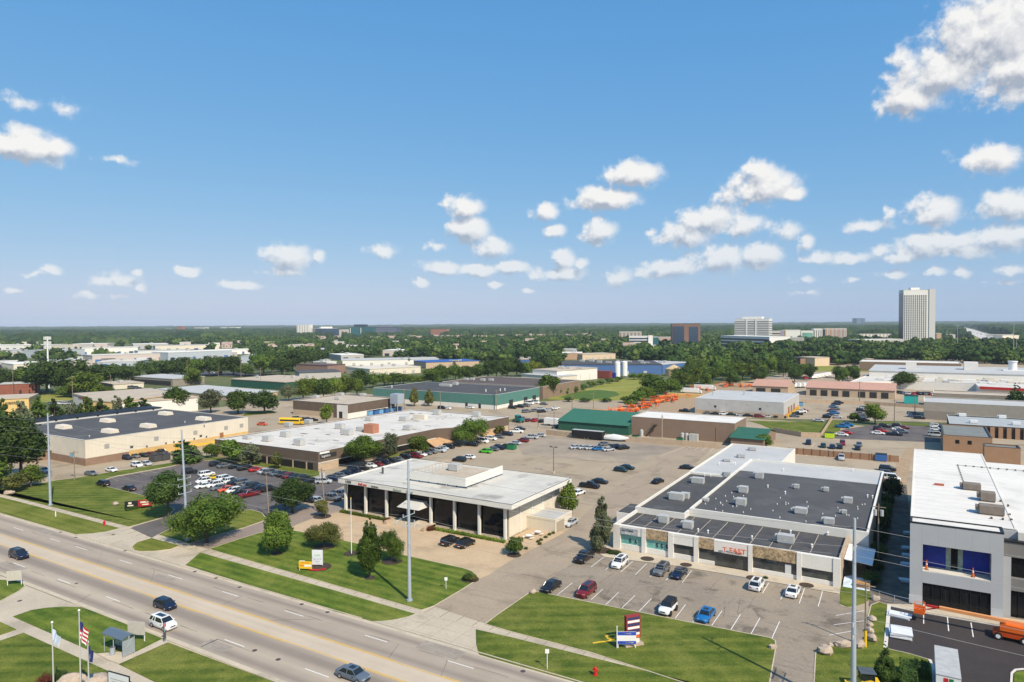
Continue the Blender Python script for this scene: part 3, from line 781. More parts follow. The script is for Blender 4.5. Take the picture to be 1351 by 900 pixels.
# field and other greens further back
for nm, pts, m in (
    ('field', [(722, 527), (735, 518), (778, 512), (808, 503), (830, 499), (864, 499), (858, 510), (852, 519), (825, 528.5), (768, 529)], grass_field),
    ('grass_bank', [(987, 555.5), (1040, 556.5), (1090, 557.5), (1087, 566), (1085, 572), (1057, 571), (1020, 567.5), (1003, 560)], grass_near),
    ('grass_bank', [(1097, 556), (1111, 556), (1108, 570), (1104, 576), (1083, 576.5)], grass_near),
    ('grass_strip', [(1165, 556.5), (1229, 560.5), (1229, 562.5), (1161, 558.8)], grass_near),
    ('grass_strip', [(262, 606), (275, 601), (300, 599), (345, 606), (421, 622.5), (428, 626), (405, 631), (368, 620), (320, 611.5)], grass_near),
    ('grass_strip', [(441, 627.5), (500, 606), (535, 593), (575, 581), (600, 573), (680, 552), (684, 553), (640, 568), (600, 581), (560, 591.5), (520, 604), (487, 613), (455, 620)], grass_dry),
    ('meadow', [(50, 530.5), (56, 519), (75, 517.3), (96, 519.5), (97, 527), (78, 530.5)], grass_field),
    ('grass_strip', [(320, 549), (325, 543), (358, 542), (364, 545)], grass_near),
    ('grass_strip', [(1046, 483), (1107, 483), (1108, 490), (1030, 491)], grass_field),
    ('grass_strip', [(30, 479), (52, 476), (58, 484), (20, 486)], grass_field),
    ('grass_strip', [(1140, 485.5), (1160, 485), (1158, 491), (1110, 490)], grass_field),
    ('meadow', [(1230, 452), (1290, 444), (1450, 448), (1450, 457), (1290, 456), (1240, 456)], grass_field),
):
    lawn(nm, pts, m, kerb=0, z=.12)
# darker mown patch of the field
sheet('field_patch', P((738, 525), (760, 517), (790, 514.5), (812, 517), (818, 521.5), (800, 526), (770, 527.5)), .14, mat('clover', (.07, .12, .012), var=.15, scale=.05))
# lots with their own surfaces
sheet('parking_lot', P((146, 643.5), (131, 636), (152, 629.6), (226, 616.2), (262, 607.3), (318, 612.4), (366, 621), (404, 632), (441, 628.5), (456, 633), (456, 640), (430, 652), (352, 684), (344, 676), (331, 672.3), (307, 674.3), (262, 688), (226, 697), (208, 705.5), (200, 709.8), (172, 697), (191, 690.6), (223, 681.6), (231, 672), (201, 656.4)), .045, asphalt_dark)
sheet('driveway', P((251, 718.5), (274, 724.5), (314, 711.6), (346, 701.8), (378, 698), (397, 689), (425, 680), (456, 671), (456, 655), (430, 661), (353, 687), (322, 697.4), (281, 708.8)), .05, mat('driveway_asphalt', (.27, .21, .17), var=.12, scale=.12, detail=8, fine=(2, .08)))
sheet('sidewalk', P((200, 709.5), (251, 718.5), (276, 725), (262, 729), (237, 720.8)), .06, concrete)
sheet('plaza', P((378, 699), (383, 696), (418, 682.5), (458, 674.5), (665, 713.5), (700, 698), (741, 701.6), (745, 703), (672, 741), (645, 759), (629, 765.5), (629, 760), (622, 754), (560, 739), (476, 719), (407, 704)), .055, tan_paver)
sheet('drive_lane', P((572, 800), (606, 780), (629, 766), (645, 759), (672, 741), (745, 703), (760, 690), (800, 652), (880, 600), (905, 590), (940, 592), (905, 622), (836, 668), (797, 716), (781, 724), (701, 781), (697, 784), (658, 811), (641, 823)), .042, mat('drive_asphalt', (.37, .29, .205), col2=(.30, .235, .17), rough=.92, scale=.08, detail=9, fine=(2.2, .08), stain=(.12, .75)))
sheet('parking_lot', P((702, 781), (781, 724.5), (797, 736), (900, 749), (1108, 785.5), (1109, 800), (1128, 803.5), (1145, 812), (1150, 835), (1142, 846), (1128, 854), (1112, 850), (1090, 856), (1077, 862), (1070, 990), (1000, 990), (1016, 893), (1023, 853), (1022, 846), (1016, 842), (900, 819.5), (800, 799)), .046, asphalt_mid)
sheet('parking_patch', P((966, 748), (1014, 757), (1012, 769), (960, 761)), .05, mat('patched_asphalt', (.26, .235, .21), var=.1, scale=.3))
sheet('walkway', P((781, 723.5), (797, 716), (809, 723.5), (1109, 776), (1108, 784.5), (1000, 765.5), (900, 748.5), (797, 735.5)), .12, concrete)
sheet('rear_lot_patch', P((683, 588), (735, 571), (905, 588), (838, 612), (760, 606), (690, 600)), .05, mat('dark_patch', (.20, .17, .14), col2=(.39, .31, .22), rough=.92, scale=.07, detail=9, fine=(2, .1)))
sheet('parking_lot', P((1112, 567), (1160, 559.2), (1229, 563), (1241, 578), (1240, 584), (1085, 578), (1095, 572)), .05, asphalt_dark)
sheet('construction_lot', P((1172, 798.5), (1203, 806), (1330, 828), (1430, 843), (1520, 990), (1240, 990), (1228, 872), (1176, 857), (1167, 856)), .05, asphalt_new)
sheet('walkway', P((1170, 797.5), (1200, 798.5), (1320, 815.5), (1420, 829), (1420, 841), (1330, 827.6), (1203, 805.5), (1171, 800)), .14, concrete)
sheet('side_alley', P((1146, 800), (1172, 798.5), (1203, 800), (1202, 700), (1196, 640), (1160, 640)), .045, mat('alley_dirt', (.19, .15, .11), col2=(.07, .06, .05), var=.2, scale=.4, detail=6))
sheet('yard_dirt', P((850, 545), (905, 545), (1000, 512), (1035, 505), (960, 503), (905, 517), (868, 527)), .06, dirt)
sheet('alley_path', P((1195, 640), (1206, 590), (1196, 592), (1183, 612), (1180, 640)), .05, dirt)
sheet('bus_stop_pad', P((127, 863.2), (157, 860.8), (179, 861), (216.5, 844.6), (222, 848), (157, 877), (143, 871.5)), .095, concrete)
# new white kerbs round the construction lot
b = MB()
def kerbline(pts, w=.2, h=.15, pix=True):
    p = P(*pts) if pix else pts
    for a, c in zip(p[:-1], p[1:]):
        d = Vector((c[0]-a[0], c[1]-a[1])).normalized()*w/2; nx, ny = -d.y, d.x
        b.prism([(a[0]+nx, a[1]+ny), (a[0]-nx, a[1]-ny), (c[0]-nx, c[1]-ny), (c[0]+nx, c[1]+ny)], .0, h)
kerbline([(1173, 799), (1171, 825), (1168, 856)], .5); kerbline([(1226, 871), (1231, 880), (1232, 905)], .3)
kerbline([(1351, 883.5), (1340, 884.5), (1335, 889), (1334, 905)], .25); kerbline([(1173, 800), (1203, 806.5), (1330, 828.6), (1430, 844)], .2, .16)
tag(b.build('new_kerb', mat('new_concrete', (.62, .57, .50), var=.05)), kind='structure')
lawn('island', [(1351, 886), (1341, 887), (1338, 891), (1338, 960), (1420, 960)], grass_front, kerb=0)
b = MB(); kerbline([(1042, 0+900), (1040, 905)], .1); 
# stall markings
b = MB()
def stripe(x0, y0, x1, y1, w=.11, z=.056):
    d = Vector((x1-x0, y1-y0)).normalized()*w/2; nx, ny = -d.y, d.x
    b.sheet([(x0+nx, y0+ny), (x0-nx, y0-ny), (x1-nx, y1-ny), (x1+nx, y1+ny)], z)
def pstripe(u0, v0, u1, v1, **k): stripe(*G(u0, v0), *G(u1, v1), **k)
for (u0, v0, u1, v1) in ((779.9, 748.4, 796.6, 735.4), (798.8, 752.3, 815, 739), (818.8, 755.3, 834.8, 741), (838, 759, 853, 744), (857.8, 761.5, 872, 748), (878.8, 766, 893, 752), (900, 769.3, 912.5, 753), (1006, 783, 1014.5, 769), (1030, 791.5, 1037, 777), (1054.5, 796.5, 1061.5, 776.5), (1079.5, 800.5, 1085.2, 780.5),
                         (735.7, 785, 755, 769.5), (779.9, 791.7, 795, 778), (799.3, 798.2, 816, 782), (820.6, 802.6, 837.8, 786), (843.2, 807, 859.5, 790), (867, 811.5, 880, 797), (891, 816, 904.5, 798), (914, 821, 921, 811), (939, 825.8, 952.5, 806.5), (964.3, 831, 977, 811), (991, 836.5, 1002.8, 815.5), (1018.5, 842.5, 1028.5, 820.5),
                         (1103, 812.5, 1142, 806), (1100, 824.8, 1140, 819.5), (1094, 838.5, 1130, 832), (1128, 793, 1132, 783)):
    pstripe(u0, v0, u1, v1)
for (u, v) in ((1218.5, 806), (1250, 815), (1281, 822)):
    x, y = G(u, v); stripe(x, y, x, y-5.4, w=.13)
for i in range(9):                       # back row of stalls behind the strip building
    pstripe(1028+i*11.9, 599.0+i*.9, 1033+i*11.9, 594.5+i*.9, w=.12, z=.06)
for i in range(8): pstripe(905+i*10.5, 593.3+i*.6, 911+i*10.5, 589.6+i*.6, w=.12, z=.06)
pstripe(1071, 590, 1075, 585, z=.07)
tag(b.build('stall_lines', white_paint), kind='structure')
b = MB()
for i in range(9):
    pstripe(734+i*0, 622, 765, 613, w=.12) if i == 0 else None
    x, y = G(732, 625); 
for i in range(8):
    pstripe(736+i*6.2, 625.5-i*2.2, 752+i*6.6, 627.5-i*2.1, w=.12, z=.055)
pstripe(732, 625, 768, 611.5, w=.12, z=.055); pstripe(676, 613, 700, 604, w=.15, z=.055)
for i in range(6): pstripe(800+i*4, 633-i*2.6, 815+i*4, 635-i*2.6, w=.1, z=.055)
for (u0, v0, u1, v1) in ((146, 630.5, 156, 635), (158, 628, 170, 632), (171, 625.3, 183, 629.5), (182, 622.5, 194, 626.6), (193, 620, 205, 624), (204, 617.8, 214, 621.5), (72, 637, 80, 627), (110, 633, 128, 637)):
    pstripe(u0, v0, u1, v1, w=.12, z=.058)
tag(b.build('faded_stall_lines', yellow_faded), kind='structure')
# mulch beds
def bed(u, v, r, name='mulch_bed'):
    x, y = G(u, v); tag(MB().tube((x, y, .05), (x, y, .13), r, n=16).build(name, soil), kind='structure')
for a in ((463.5, 731, 1.5), (488, 763, 1.0), (365, 731, 1.1), (428, 721.5, 2.1), (517, 741, 2.0), (425, 682, 2.1), (620, 765, 1.6), (678, 733, 1.4), (854, 738, 1.3), (794, 727, 2.0), (810, 729.5, 1.5), (993, 763, 1.1), (1064, 773, 1.2), (905, 746, 1.1)): bed(*a)
# ------------------------------------------------------------------ buildings
coping_m = mat('metal_coping', (.62, .59, .54), var=.05)
def building(name, label, cat, poly, h, wm, rm, par=.45, pw=.3, group=None, cope=coping_m, fascia=None):
    if area(poly) < 0: poly = poly[::-1]
    cx = sum(p[0] for p in poly)/len(poly); cy = sum(p[1] for p in poly)/len(poly)
    root = thing(name, label, cat, (cx, cy, 0), group=group, world=True)
    root['_p'] = str([tuple(p) for p in poly])
    w = MB().prism(poly, 0, h-par, bottom=False); w.ring(poly, pw, h-par, h-.06); w.build('wall', wm, root)
    MB().sheet(inset(poly, pw), h-par+.012).build('roof', rm, root)
    MB().ring(inset(poly, -.05), pw+.1, h-.06, h+.02).build('coping', cope, root)
    POLY[root.name] = poly
    return root
POLY = {}
def edge(root, i):
    p = POLY[root.name]; a, c = Vector(p[i]), Vector(p[(i+1) % len(p)]); d = (c-a); L = d.length; d.normalize()
    return a, d, Vector((d.y, -d.x)), L
def feat(root, name, m, i, s0, s1, z0, z1, out=.06, dep=.12, parent=None, b=None):
    """box on wall i from s0 to s1 metres along it (negative: from the far end)"""
    a, d, n, L = edge(root, i)
    if s0 < 0: s0 += L
    if s1 <= 0: s1 += L
    M = Matrix(((d.x, n.x, 0, a.x), (d.y, n.y, 0, a.y), (0, 0, 1, 0), (0, 0, 0, 1)))
    bb = MB() if b is None else b
    bb.box(s0, s1, out-dep, out, z0, z1, M)
    if b is None:
        o = bb.build(name, m, parent or root, fix=True)
        if parent: o.matrix_parent_inverse = Matrix.Translation(-Vector(root['_wo']))
        return o
def window(root, i, s0, s1, z0, z1, glass=None, name='window', frame=None):
    o = feat(root, name, glass or glass_dark, i, s0, s1, z0, z1, out=.03)
    f = MB(); a = .06
    for (p, q, r, s) in ((s0-a, s1+a, z0-a, z0), (s0-a, s1+a, z1, z1+a), (s0-a, s0, z0, z1), (s1, s1+a, z0, z1)): feat(root, '', None, i, p, q, r, s, out=.09, dep=.1, b=f)
    fo = f.build('frame', frame or coping_m, o, fix=True); fo.matrix_parent_inverse = Matrix.Translation(-Vector(root['_wo']))
    return o
def hvac(root, x, y, z, w=2.2, d=1.6, h=1.3, m=None, name='rooftop_unit'):
    M = Matrix.Translation((x, y, z))
    b = MB(); b.box(-w/2, w/2, -d/2, d/2, .25, h, M); b.box(-w/2+.1, w/2-.1, -d/2+.1, d/2-.1, 0, .25, M)
    b.box(-w/2-.5, -w/2, -d*.3, d*.3, h*.35, h*.9, M)
    o = b.build(name, m or hvac_m, root)
    g = MB(); g.box(w*.05, w*.42, -d/2-.02, -d/2+.02, .4, h-.2, M); g.box(-w*.42, -w*.05, -d/2-.02, -d/2+.02, .4, h-.2, M)
    g.box(w/2-.02, w/2+.02, -d*.38, d*.38, .4, h-.25, M); g.tube((x+w*.2, y, z+h), (x+w*.2, y, z+h+.08), d*.28, n=12)
    q = g.build('grille', hvac_dark, o); q.matrix_parent_inverse = Matrix.Translation(-Vector(root['_wo']))
    return o
def vent(root, x, y, z, h=.7, r=.18, m=None):
    b = MB(); b.tube((x, y, z), (x, y, z+h), r, n=8); b.tube((x, y, z+h), (x, y, z+h+.18), r*1.7, r*.8, n=8)
    return b.build('roof_vent', m or hvac_m, root)
def hv(root, u, v, z, **k): x, y = G(u, v, z); return hvac(root, x, y, z, **k)
def vt(root, u, v, z, **k): x, y = G(u, v, z); return vent(root, x, y, z, **k)

# ---- the white office block numbered 1000
X0, X1, Y0, Y1 = -120.2, -71.4, 118.8, 146.6
off = thing('office_building', 'white flat roofed office with a dark glass front, white columns and the number 1000', 'building', ((X0+X1)/2, (Y0+Y1)/2, 0), world=True)
MB().box(-119.3, -74.0, 122.0, 145.4, 0, 7.0).build('wall', wall_cream, off)
b = MB(); b.ring(rect(X0, X1, Y0, Y1), .5, 6.95, 8.0); b.build('fascia', wall_white2, off)
MB().prism(rect(X0+.5, X1-.5, Y0+.5, Y1-.5), 7.0, 7.72).build('roof', roof_grey, off)
b = MB(); b.ring(rect(X0-.03, X1+.03, Y0-.03, Y1+.03), .18, 8.0, 8.06); b.build('coping', hvac_dark, off)
cols = [-119.2+i*6.47 for i in range(8)]
for i, x in enumerate(cols):
    c = MB(); c.box(x-.24, x+.24, 120.0, 120.6, 0, 6.95); c.build('column', wall_white2, off)
for i in range(7):
    a, c = cols[i], cols[i+1]
    g = MB().box(a-.3 if i else a, c+.3 if i < 6 else c, 120.95, 121.15, .25, 6.95).build('curtain_wall', glass_dark, off)
    f = MB()
    for k in range(5): x = a+(c-a)*k/4; f.box(x-.035, x+.035, 120.87, 120.94, .25, 6.95)
    for z in (.25, 3.45): f.box(a, c, 120.88, 120.94, z, z+.09)
    q = f.build('mullion', mat('bronze_aluminium', (.05, .04, .035), var=0, rough=.4), g); q.matrix_parent_inverse = Matrix.Translation(-Vector(off['_wo']))
MB().box(-119.3, -74, 120.75, 121.3, 0, .24).build('plinth', concrete, off)
for y in (126.5, 131.5, 136.5, 141.5):
    MB().box(-74.0, -73.75, y-.2, y+.2, 0, 6.94).build('pilaster', wall_white2, off)
an = MB(); an.box(-73.99, -66.9, 129.4, 137.4, 0, 2.5); an.ring(rect(-73.98, -66.85, 129.35, 137.45), .3, 2.5, 2.95)
an.build('annex', wall_cream, off)
MB().sheet(rect(-73.7, -67.2, 129.7, 137.1), 2.55).build('annex_roof', roof_lgrey, off)
MB().box(-66.9, -66.82, 129.9, 133.5, .1, 2.2).build('annex_door', mat('beige_shutter', (.36, .30, .22), var=.1, scale=3), off)
# entrance canopy, steps
b = MB(); b.loft([[(-100.4, 117.0, 4.1), (-94.2, 117.0, 4.1), (-94.2, 121.7, 4.1), (-100.4, 121.7, 4.1)], [(-100.2, 117.2, 4.3), (-94.4, 117.2, 4.3), (-94.4, 121.7, 4.3), (-100.2, 121.7, 4.3)], [(-99.6, 119.2, 5.2), (-95.0, 119.2, 5.2), (-95.0, 121.7, 5.2), (-99.6, 121.7, 5.2)]])
b.build('entrance_canopy', mat('canvas', (.52, .49, .44), var=.08), off, fix=True)
b = MB()
for i in range(4): b.box(-102.5, -92.5, 117.9-i*.38, 121.2-i*.0, 0, .58-i*.15)
b.build('entrance_steps', concrete, off)
for x in (-102.8, -92.2):
    MB().box(x-.35, x+.35, 115.9, 118.6, 0, .85).build('planter_wall', wall_tan, off)
for x in (-100, -97.5, -95):
    MB().path([(x, 116.5, 0), (x, 116.5, .95), (x, 118, 1.3), (x, 118, .5)], .03).build('handrail', white_m, off)
# rooftop plant screen and penthouse
sx0, sx1, sy0, sy1 = -104.2, -88.0, 126.2, 142.2
b = MB()
b.box(sx0, sx1, sy0, sy0+.18, 8.15, 10.1); b.box(sx1-.18, sx1, sy0+.18, sy1, 8.15, 10.1)
b.build('plant_screen', wall_white2, off)
for i in range(7):
    b = MB(); x = sx0+i*(sx1-sx0)/6; b.box(x-.1, x+.1, sy0+.19, sy0+.32, 7.7, 8.15)
    b.build('screen_post', hvac_dark, off); b = MB(); y = sy0+i*(sy1-sy0)/6; b.box(sx1-.32, sx1-.19, y-.1 if y > sy0+.4 else y+.3, y+.1 if y > sy0+.4 else y+.45, 7.7, 8.15); b.build('screen_post', hvac_dark, off)
b = MB()
for i in range(12):
    y = sy0+.3+i*(sy1-sy0-.4)/11; b.tube((sx0, y, 7.7), (sx0, y, 9.9), .06, n=4)
b.tube((sx0, sy0, 9.9), (sx0, sy1, 9.9), .09, n=4); b.tube((sx0, sy0, 8.9), (sx0, sy1, 8.9), .06, n=4)
b.build('open_frame', mat('timber_frame', (.50, .38, .24), var=.1), off)
MB().box(-101.5, -91.5, 130.5, 140.5, 7.72, 8.95).build('penthouse', wall_cream, off)
MB().box(-101.7, -91.3, 130.3, 140.7, 8.95, 9.1).build('penthouse_roof', roof_tan, off)
hvac(off, -97.5, 135.5, 9.1, 2.6, 2.2, 1.7); hvac(off, -90.6, 131.0, 7.72, 1.6, 3, 1.2); hvac(off, -90.4, 136.5, 7.72, 1.6, 3, 1.2); hvac(off, -95, 128.2, 7.72, 3, 1.6, 1.0)
vt(off, 505, 625, 7.72, h=1.4, r=.25, m=hvac_dark); vt(off, 589, 641, 7.72, h=.5)
ink = mat('black_lettering', (.03, .03, .03), var=0)
text('1000', 1.0, 'street_number', ink, off, (-117.9, Y0-.04, 7.15), facerot(1, 0))
text('BelLens', .85, 'sign_lettering', red_m, off, (-113.6, Y0-.04, 7.12), facerot(1, 0), .06)
text('Institute', .66, 'sign_lettering', ink, off, (-109.6, Y0-.04, 7.12), facerot(1, 0))
text('Bankers', .75, 'sign_lettering', mat('pale_green_lettering', (.22, .33, .22), var=.1), off, (-102.9, Y0-.04, 7.1), facerot(1, 0)); text('Group', .75, 'sign_lettering', MATS['pale_green_lettering'], off, (-99.2, Y0-.04, 7.1), facerot(1, 0))

# ---- the strip of shops
S = thing('shopping_strip', 'long white shop strip with black roofs, stone panels and teal shop windows', 'building', (-31, 165, 0), world=True)
FX = -52.3; FX1 = -11.3; FY = 126.2
def sb(x0, x1, y0, y1, z0, z1, name, m): return MB().box(x0, x1, y0, y1, z0, z1).build(name, m, S)
# piers and fascias along the front; measured x of piers from the photo
def fx(u): # front plane x at photo column u
    return G(u, 726.2+(u-809)*.1677)[0]
pier_u = [(809, 815.8), (844.4, 849.8), (879.8, 886.6), (914, 920), (986.4, 992), (1050.8, 1057), (1099, 1109)]
pr = [(fx(a), fx(c)) for a, c in pier_u]; pr[0] = (FX, pr[0][1]); pr[-1] = (pr[-1][0], FX1)
for a, c in pr: sb(a, c, FY, FY+.7, 0, 4.95, 'pier', wall_white)
bays = [(pr[i][1], pr[i+1][0]) for i in range(6)]
kinds = ['white_teal', 'stone_teal', 'white', 'stone_door', 'stone_wide', 'white_end']
# bays as in the photo: sign bay, stone bay, plain, stone + entrance fascia, stone wide, plain
glass_teal = mat('teal_shop_window', (.16, .42, .38), rough=.12, var=.25, scale=.9, spec=.9)
glass_shop = mat('shop_glazing', (.03, .03, .027), rough=.06, col2=(.10, .105, .10), scale=.3, spec=.6)  # pale noise patches put reflections into the glass colour
frame_m = mat('pale_aluminium', (.68, .66, .62), var=0, rough=.4)
def bay(a, c, zf, fm, gm, zs, n, name='shop_window'):
    sb(a, c, FY+.12, FY+.7, zf, 4.9, 'fascia', fm)
    if zs > .2: sb(a, c, FY+.30, FY+.7, 0, zs, 'stall_riser', wall_white)
    g = sb(a, c, FY+.50, FY+.6, zs, zf, name, gm); f = MB()
    for k in range(n+1):
        x = a+(c-a)*k/n; f.box(max(a, x-.09), min(c, x+.09), FY+.40, FY+.49, zs, zf)
    f.box(a, c, FY+.41, FY+.49, zs, zs+.08); f.box(a, c, FY+.41, FY+.49, zf-.08, zf)
    q = f.build('frame', frame_m, g); q.matrix_parent_inverse = Matrix.Translation(-Vector(S['_wo']))
bay(*bays[0], 3.2, wall_white, glass_teal, 1.25, 3)
bay(*bays[1], 3.05, stone, glass_teal, 1.2, 3)
bay(*bays[2], 2.95, wall_white, glass_shop, 1.1, 4)
xm = fx(941)
bay(bays[3][0], xm, 2.95, stone, glass_shop, .8, 4); 
bay(xm, bays[3][1], 2.75, wall_white, glass_shop, .15, 5, 'shop_entrance')
bay(*bays[4], 2.9, stone, glass_shop, .85, 6); bay(*bays[5], 2.5, wall_white, glass_shop, .85, 5)
MB().box(fx(1039)-.5, fx(1039)+.5, FY+.36, FY+.44, .1, 2.5).build('shop_door', mat('white_door_frame', (.6, .6, .58), var=0), S)
b = MB(); b.box(fx(954), fx(978), FY-.35, FY+.12, 2.85, 3.05); b.build('sign_tray', hvac_m, S)
text('T', 1.25, 'sign_lettering', mat('orange_red_lettering', (.62, .085, .03), var=0), S, (fx(953), FY-.32, 3.12), facerot(1, 0), .08); text('FAST', 1.35, 'sign_lettering', MATS['orange_red_lettering'], S, (fx(961.6), FY-.32, 3.12), facerot(1, 0), .08)
b = MB(); b.box(fx(816.5), fx(839.5), FY-.05, FY+.12, 3.25, 4.55); b.build('sign_panel', mat('silver_sign_panel', (.36, .37, .38), var=.35, scale=3), S)
text('KUTTING', .55, 'sign_lettering', ink, S, (fx(818.5), FY-.08, 3.95), facerot(1, 0)); text('BEAUTY', .5, 'sign_lettering', white_m, S, (fx(822), FY-.08, 3.36), facerot(1, 0))
for u in (828, 835.5, 864, 870.5, 877):
    x = fx(u); q = MB(); q.ball((x, FY+.38, 2.2), .16, .02, .28, n=6, m=4); q.ball((x+.12, FY+.38, 1.8), .22, .02, .16, n=6, m=4); q.build('window_decal', ink, S)
# walls behind the front
sb(FX, FX+.35, FY+.71, 141.6, 0, 4.9, 'wall', wall_white)
sb(FX1-.35, FX1, FY+.71, 141.6, 0, 4.9, 'wall', wall_tan)
sb(FX+.36, FX1-.36, 127.2, 141.8, 3.7, 4.25, 'roof', roof_dark)
sb(FX+.36, FX1-.36, 126.91, 127.19, 3.7, 4.9, 'parapet', wall_white)
seam = MB()
for i in range(11): seam.box(-50.5+i*3.4, -50.4+i*3.4, 127.4, 141.2, 4.25, 4.275)
seam.build('roof_seams', roof_tan, S)
# taller main block
MB().prism(rect(-41.6, -8.0, 141.9, 187.2), 0, 5.35).build('wall', wall_white2, S); MB().box(-7.99, -7.9, 142, 202, 0, 5.3).build('brick_facing', wall_tan, S)
MB().ring(rect(-41.6, -8.0, 141.9, 202.4), .4, 5.36, 5.85).build('parapet', wall_white2, S)
MB().sheet(rect(-41.2, -8.4, 142.3, 187.2), 5.37).build('roof', roof_dark2, S)
MB().prism(rect(-41.6, -8.0, 187.21, 202.4), 0, 5.38).build('rear_wall', wall_white, S)
MB().sheet(rect(-41.2, -8.4, 187.2, 202.0), 5.40).build('roof', roof_lgrey, S)
# left block
MB().prism(rect(-52.3, -41.61, 141.81, 178.5), 0, 5.0).build('wall', wall_white, S)
MB().ring(rect(-52.35, -41.62, 138.6, 178.5), .3, 5.01, 5.5).build('parapet', wall_white2, S)
sb(-52.3, -41.62, 138.6, 141.8, 4.28, 5.0, 'wall_step', wall_white)
MB().sheet(rect(-52.0, -41.95, 138.9, 178.2), 5.02).build('roof', roof_dark, S)
# white rear block
MB().prism(rect(-52.4, -33.2, 202.41, 226.5), 0, 5.2).build('rear_wall', wall_white, S)
MB().prism(rect(-52.4, -41.61, 178.51, 202.4), 0, 5.2).build('rear_wall', wall_white, S)
MB().sheet([(-52.1, 178.8), (-41.7, 178.8), (-41.7, 202.2), (-33.5, 202.7), (-33.5, 226.2), (-52.1, 226.2)], 5.23).build('roof', roof_lgrey, S)
MB().ring([(-52.42, 178.52), (-41.62, 178.52), (-41.62, 202.43), (-33.18, 202.43), (-33.18, 226.52), (-52.42, 226.52)], .3, 5.2, 5.65).build('parapet', wall_white2, S)
MB().box(-33.19, -33.1, 205.5, 206.8, .1, 2.3).build('rear_door', pole_brown, S)
# side wing behind the pine
MB().box(-57.6, -52.31, 141.0, 149.0, 0, 3.1).build('side_wing', wall_white, S); MB().box(-57.4, -52.32, 141.2, 148.8, 3.1, 3.2).build('side_wing_roof', roof_dark, S)
zr = 5.4
for (u, v, z, k) in ((893, 660, 5.0, dict(w=3.2, d=1.7, h=1.7)), (876, 690, 4.3, dict(w=1.8, d=1.6, h=1.6)), (908, 697.5, 4.3, dict(w=1.8, d=1.6, h=1.5)), (1037, 716.5, 4.3, dict(w=2.8, d=1.7, h=1.6)),
                  (978, 667, zr, dict(w=2.0, d=1.7, h=1.6)), (1057, 678, zr, dict(w=2.3, d=1.7, h=1.3)), (1094, 692, zr, dict(w=1.8, d=1.5, h=1.3)), (1119, 664.5, zr, dict(w=1.7, d=1.5, h=1.4)), (1114, 678.5, zr, dict(w=.9, d=.9, h=.9)),
                  (921, 638, 5.0, dict(w=2.9, d=1.7, h=1.5)), (960, 630, 5.0, dict(w=1.7, d=1.5, h=1.5)), (1002, 631.5, zr, dict(w=1.9, d=1.6, h=1.6)), (981, 650.5, zr, dict(w=1.9, d=1.6, h=1.6)), (904, 658, 5.0, dict(w=1.8, d=1.5, h=1.4)),
                  (1051, 645, zr, dict(w=1.1, d=1.0, h=1.1)), (1090, 649, zr, dict(w=1.1, d=1.0, h=1.1)), (979, 604, 5.25, dict(w=2.0, d=1.6, h=1.1)), (994, 594.5, 5.25, dict(w=2.0, d=1.6, h=1.1)), (960, 609, 5.25, dict(w=1.8, d=1.5, h=.8)), (932, 662, 5.4, dict(w=1, d=1, h=.8))):
    hv(S, u, v, z, **k)
for (u, v, z) in ((1036, 652, zr), (1013, 643.5, zr), (929.5, 628.5, 5), (937.5, 629, 5), (949, 613.5, 5.25), (967, 613, 5.25), (970, 613, 5.25), (1001, 608.5, 5.25), (1033.5, 621.5, 5.4), (1043, 704, 4.3), (1071, 722.5, 4.3), (1092, 706.5, 4.3), (992, 711.5, 4.3), (921, 702, 4.3), (934, 704, 4.3), (1144.5, 656.5, zr), (1151, 657.5, zr), (1125, 622, 5.4)):
    vt(S, u, v, z, h=.55, r=.13, m=white_m)
rr = random.Random(11)
for k in range(46):
    x = rr.uniform(-40, -10); y = rr.uniform(144, 165); vent(S, x, y, zr-.03, h=.16, r=.07, m=white_m) if k < 40 else None
# canopy lean-to on the right side
cz = MB(); cz.loft([[(-11.2, 131.5, 3.4), (-6.8, 131.5, 3.0), (-6.8, 131.5, 3.12), (-11.2, 131.5, 3.52)], [(-11.2, 141, 3.4), (-6.8, 141, 3.0), (-6.8, 141, 3.12), (-11.2, 141, 3.52)]])
cz.build('side_canopy', white_m, S, fix=True)

# ---- the new grey building on the right
Gb = thing('commercial_building', 'new grey panelled two storey building with white roof and blue wrapped balcony recess', 'building', (20, 160, 0), world=True)
def gb(x0, x1, y0, y1, z0, z1, name, m): return MB().box(x0, x1, y0, y1, z0, z1).build(name, m, Gb)
gx0, gx1, gy = -1.2, 10.95, 125.0
gb(gx0, .55, gy, gy+3, 0, 13.0, 'wall', wall_panel); gb(9.45, gx1, gy, gy+3, 0, 13.0, 'wall', wall_panel)
gb(.551, 9.449, gy, gy+3, 9.8, 13.0, 'wall', wall_panel); gb(.551, 9.449, gy, gy+3.2, 3.7, 5.5, 'wall', wall_panel)
gb(gx0-.06, .56, gy-.05, gy+.01, .14, 1.5, 'wall_base', mat('grey_base_panel', (.50, .51, .52), var=.04)); gb(9.46, 10.95, gy-.05, gy+.01, .14, 1.5, 'wall_base', mat('grey_base_panel', (.5, .5, .5)))
gb(.552, 9.448, gy+.25, gy+.32, .2, 3.7, 'shop_glazing', glass_dark)
f = MB()
for i in range(8): x = .6+i*1.255; f.box(x-.03, x+.03, gy+.14, gy+.24, .15, 3.7)
f.box(.553, 9.447, gy+.15, gy+.24, .15, .3); f.box(.553, 9.447, gy+.15, gy+.24, 3.55, 3.695); f.box(.553, 9.447, gy+.15, gy+.24, 1.1, 1.16)
f.build('window_frame', black, Gb)
gb(.56, 9.44, gy+.02, gy+3.1, 5.5, 5.62, 'balcony_floor', mat('balcony_screed', (.62, .58, .50), var=.08, scale=1))
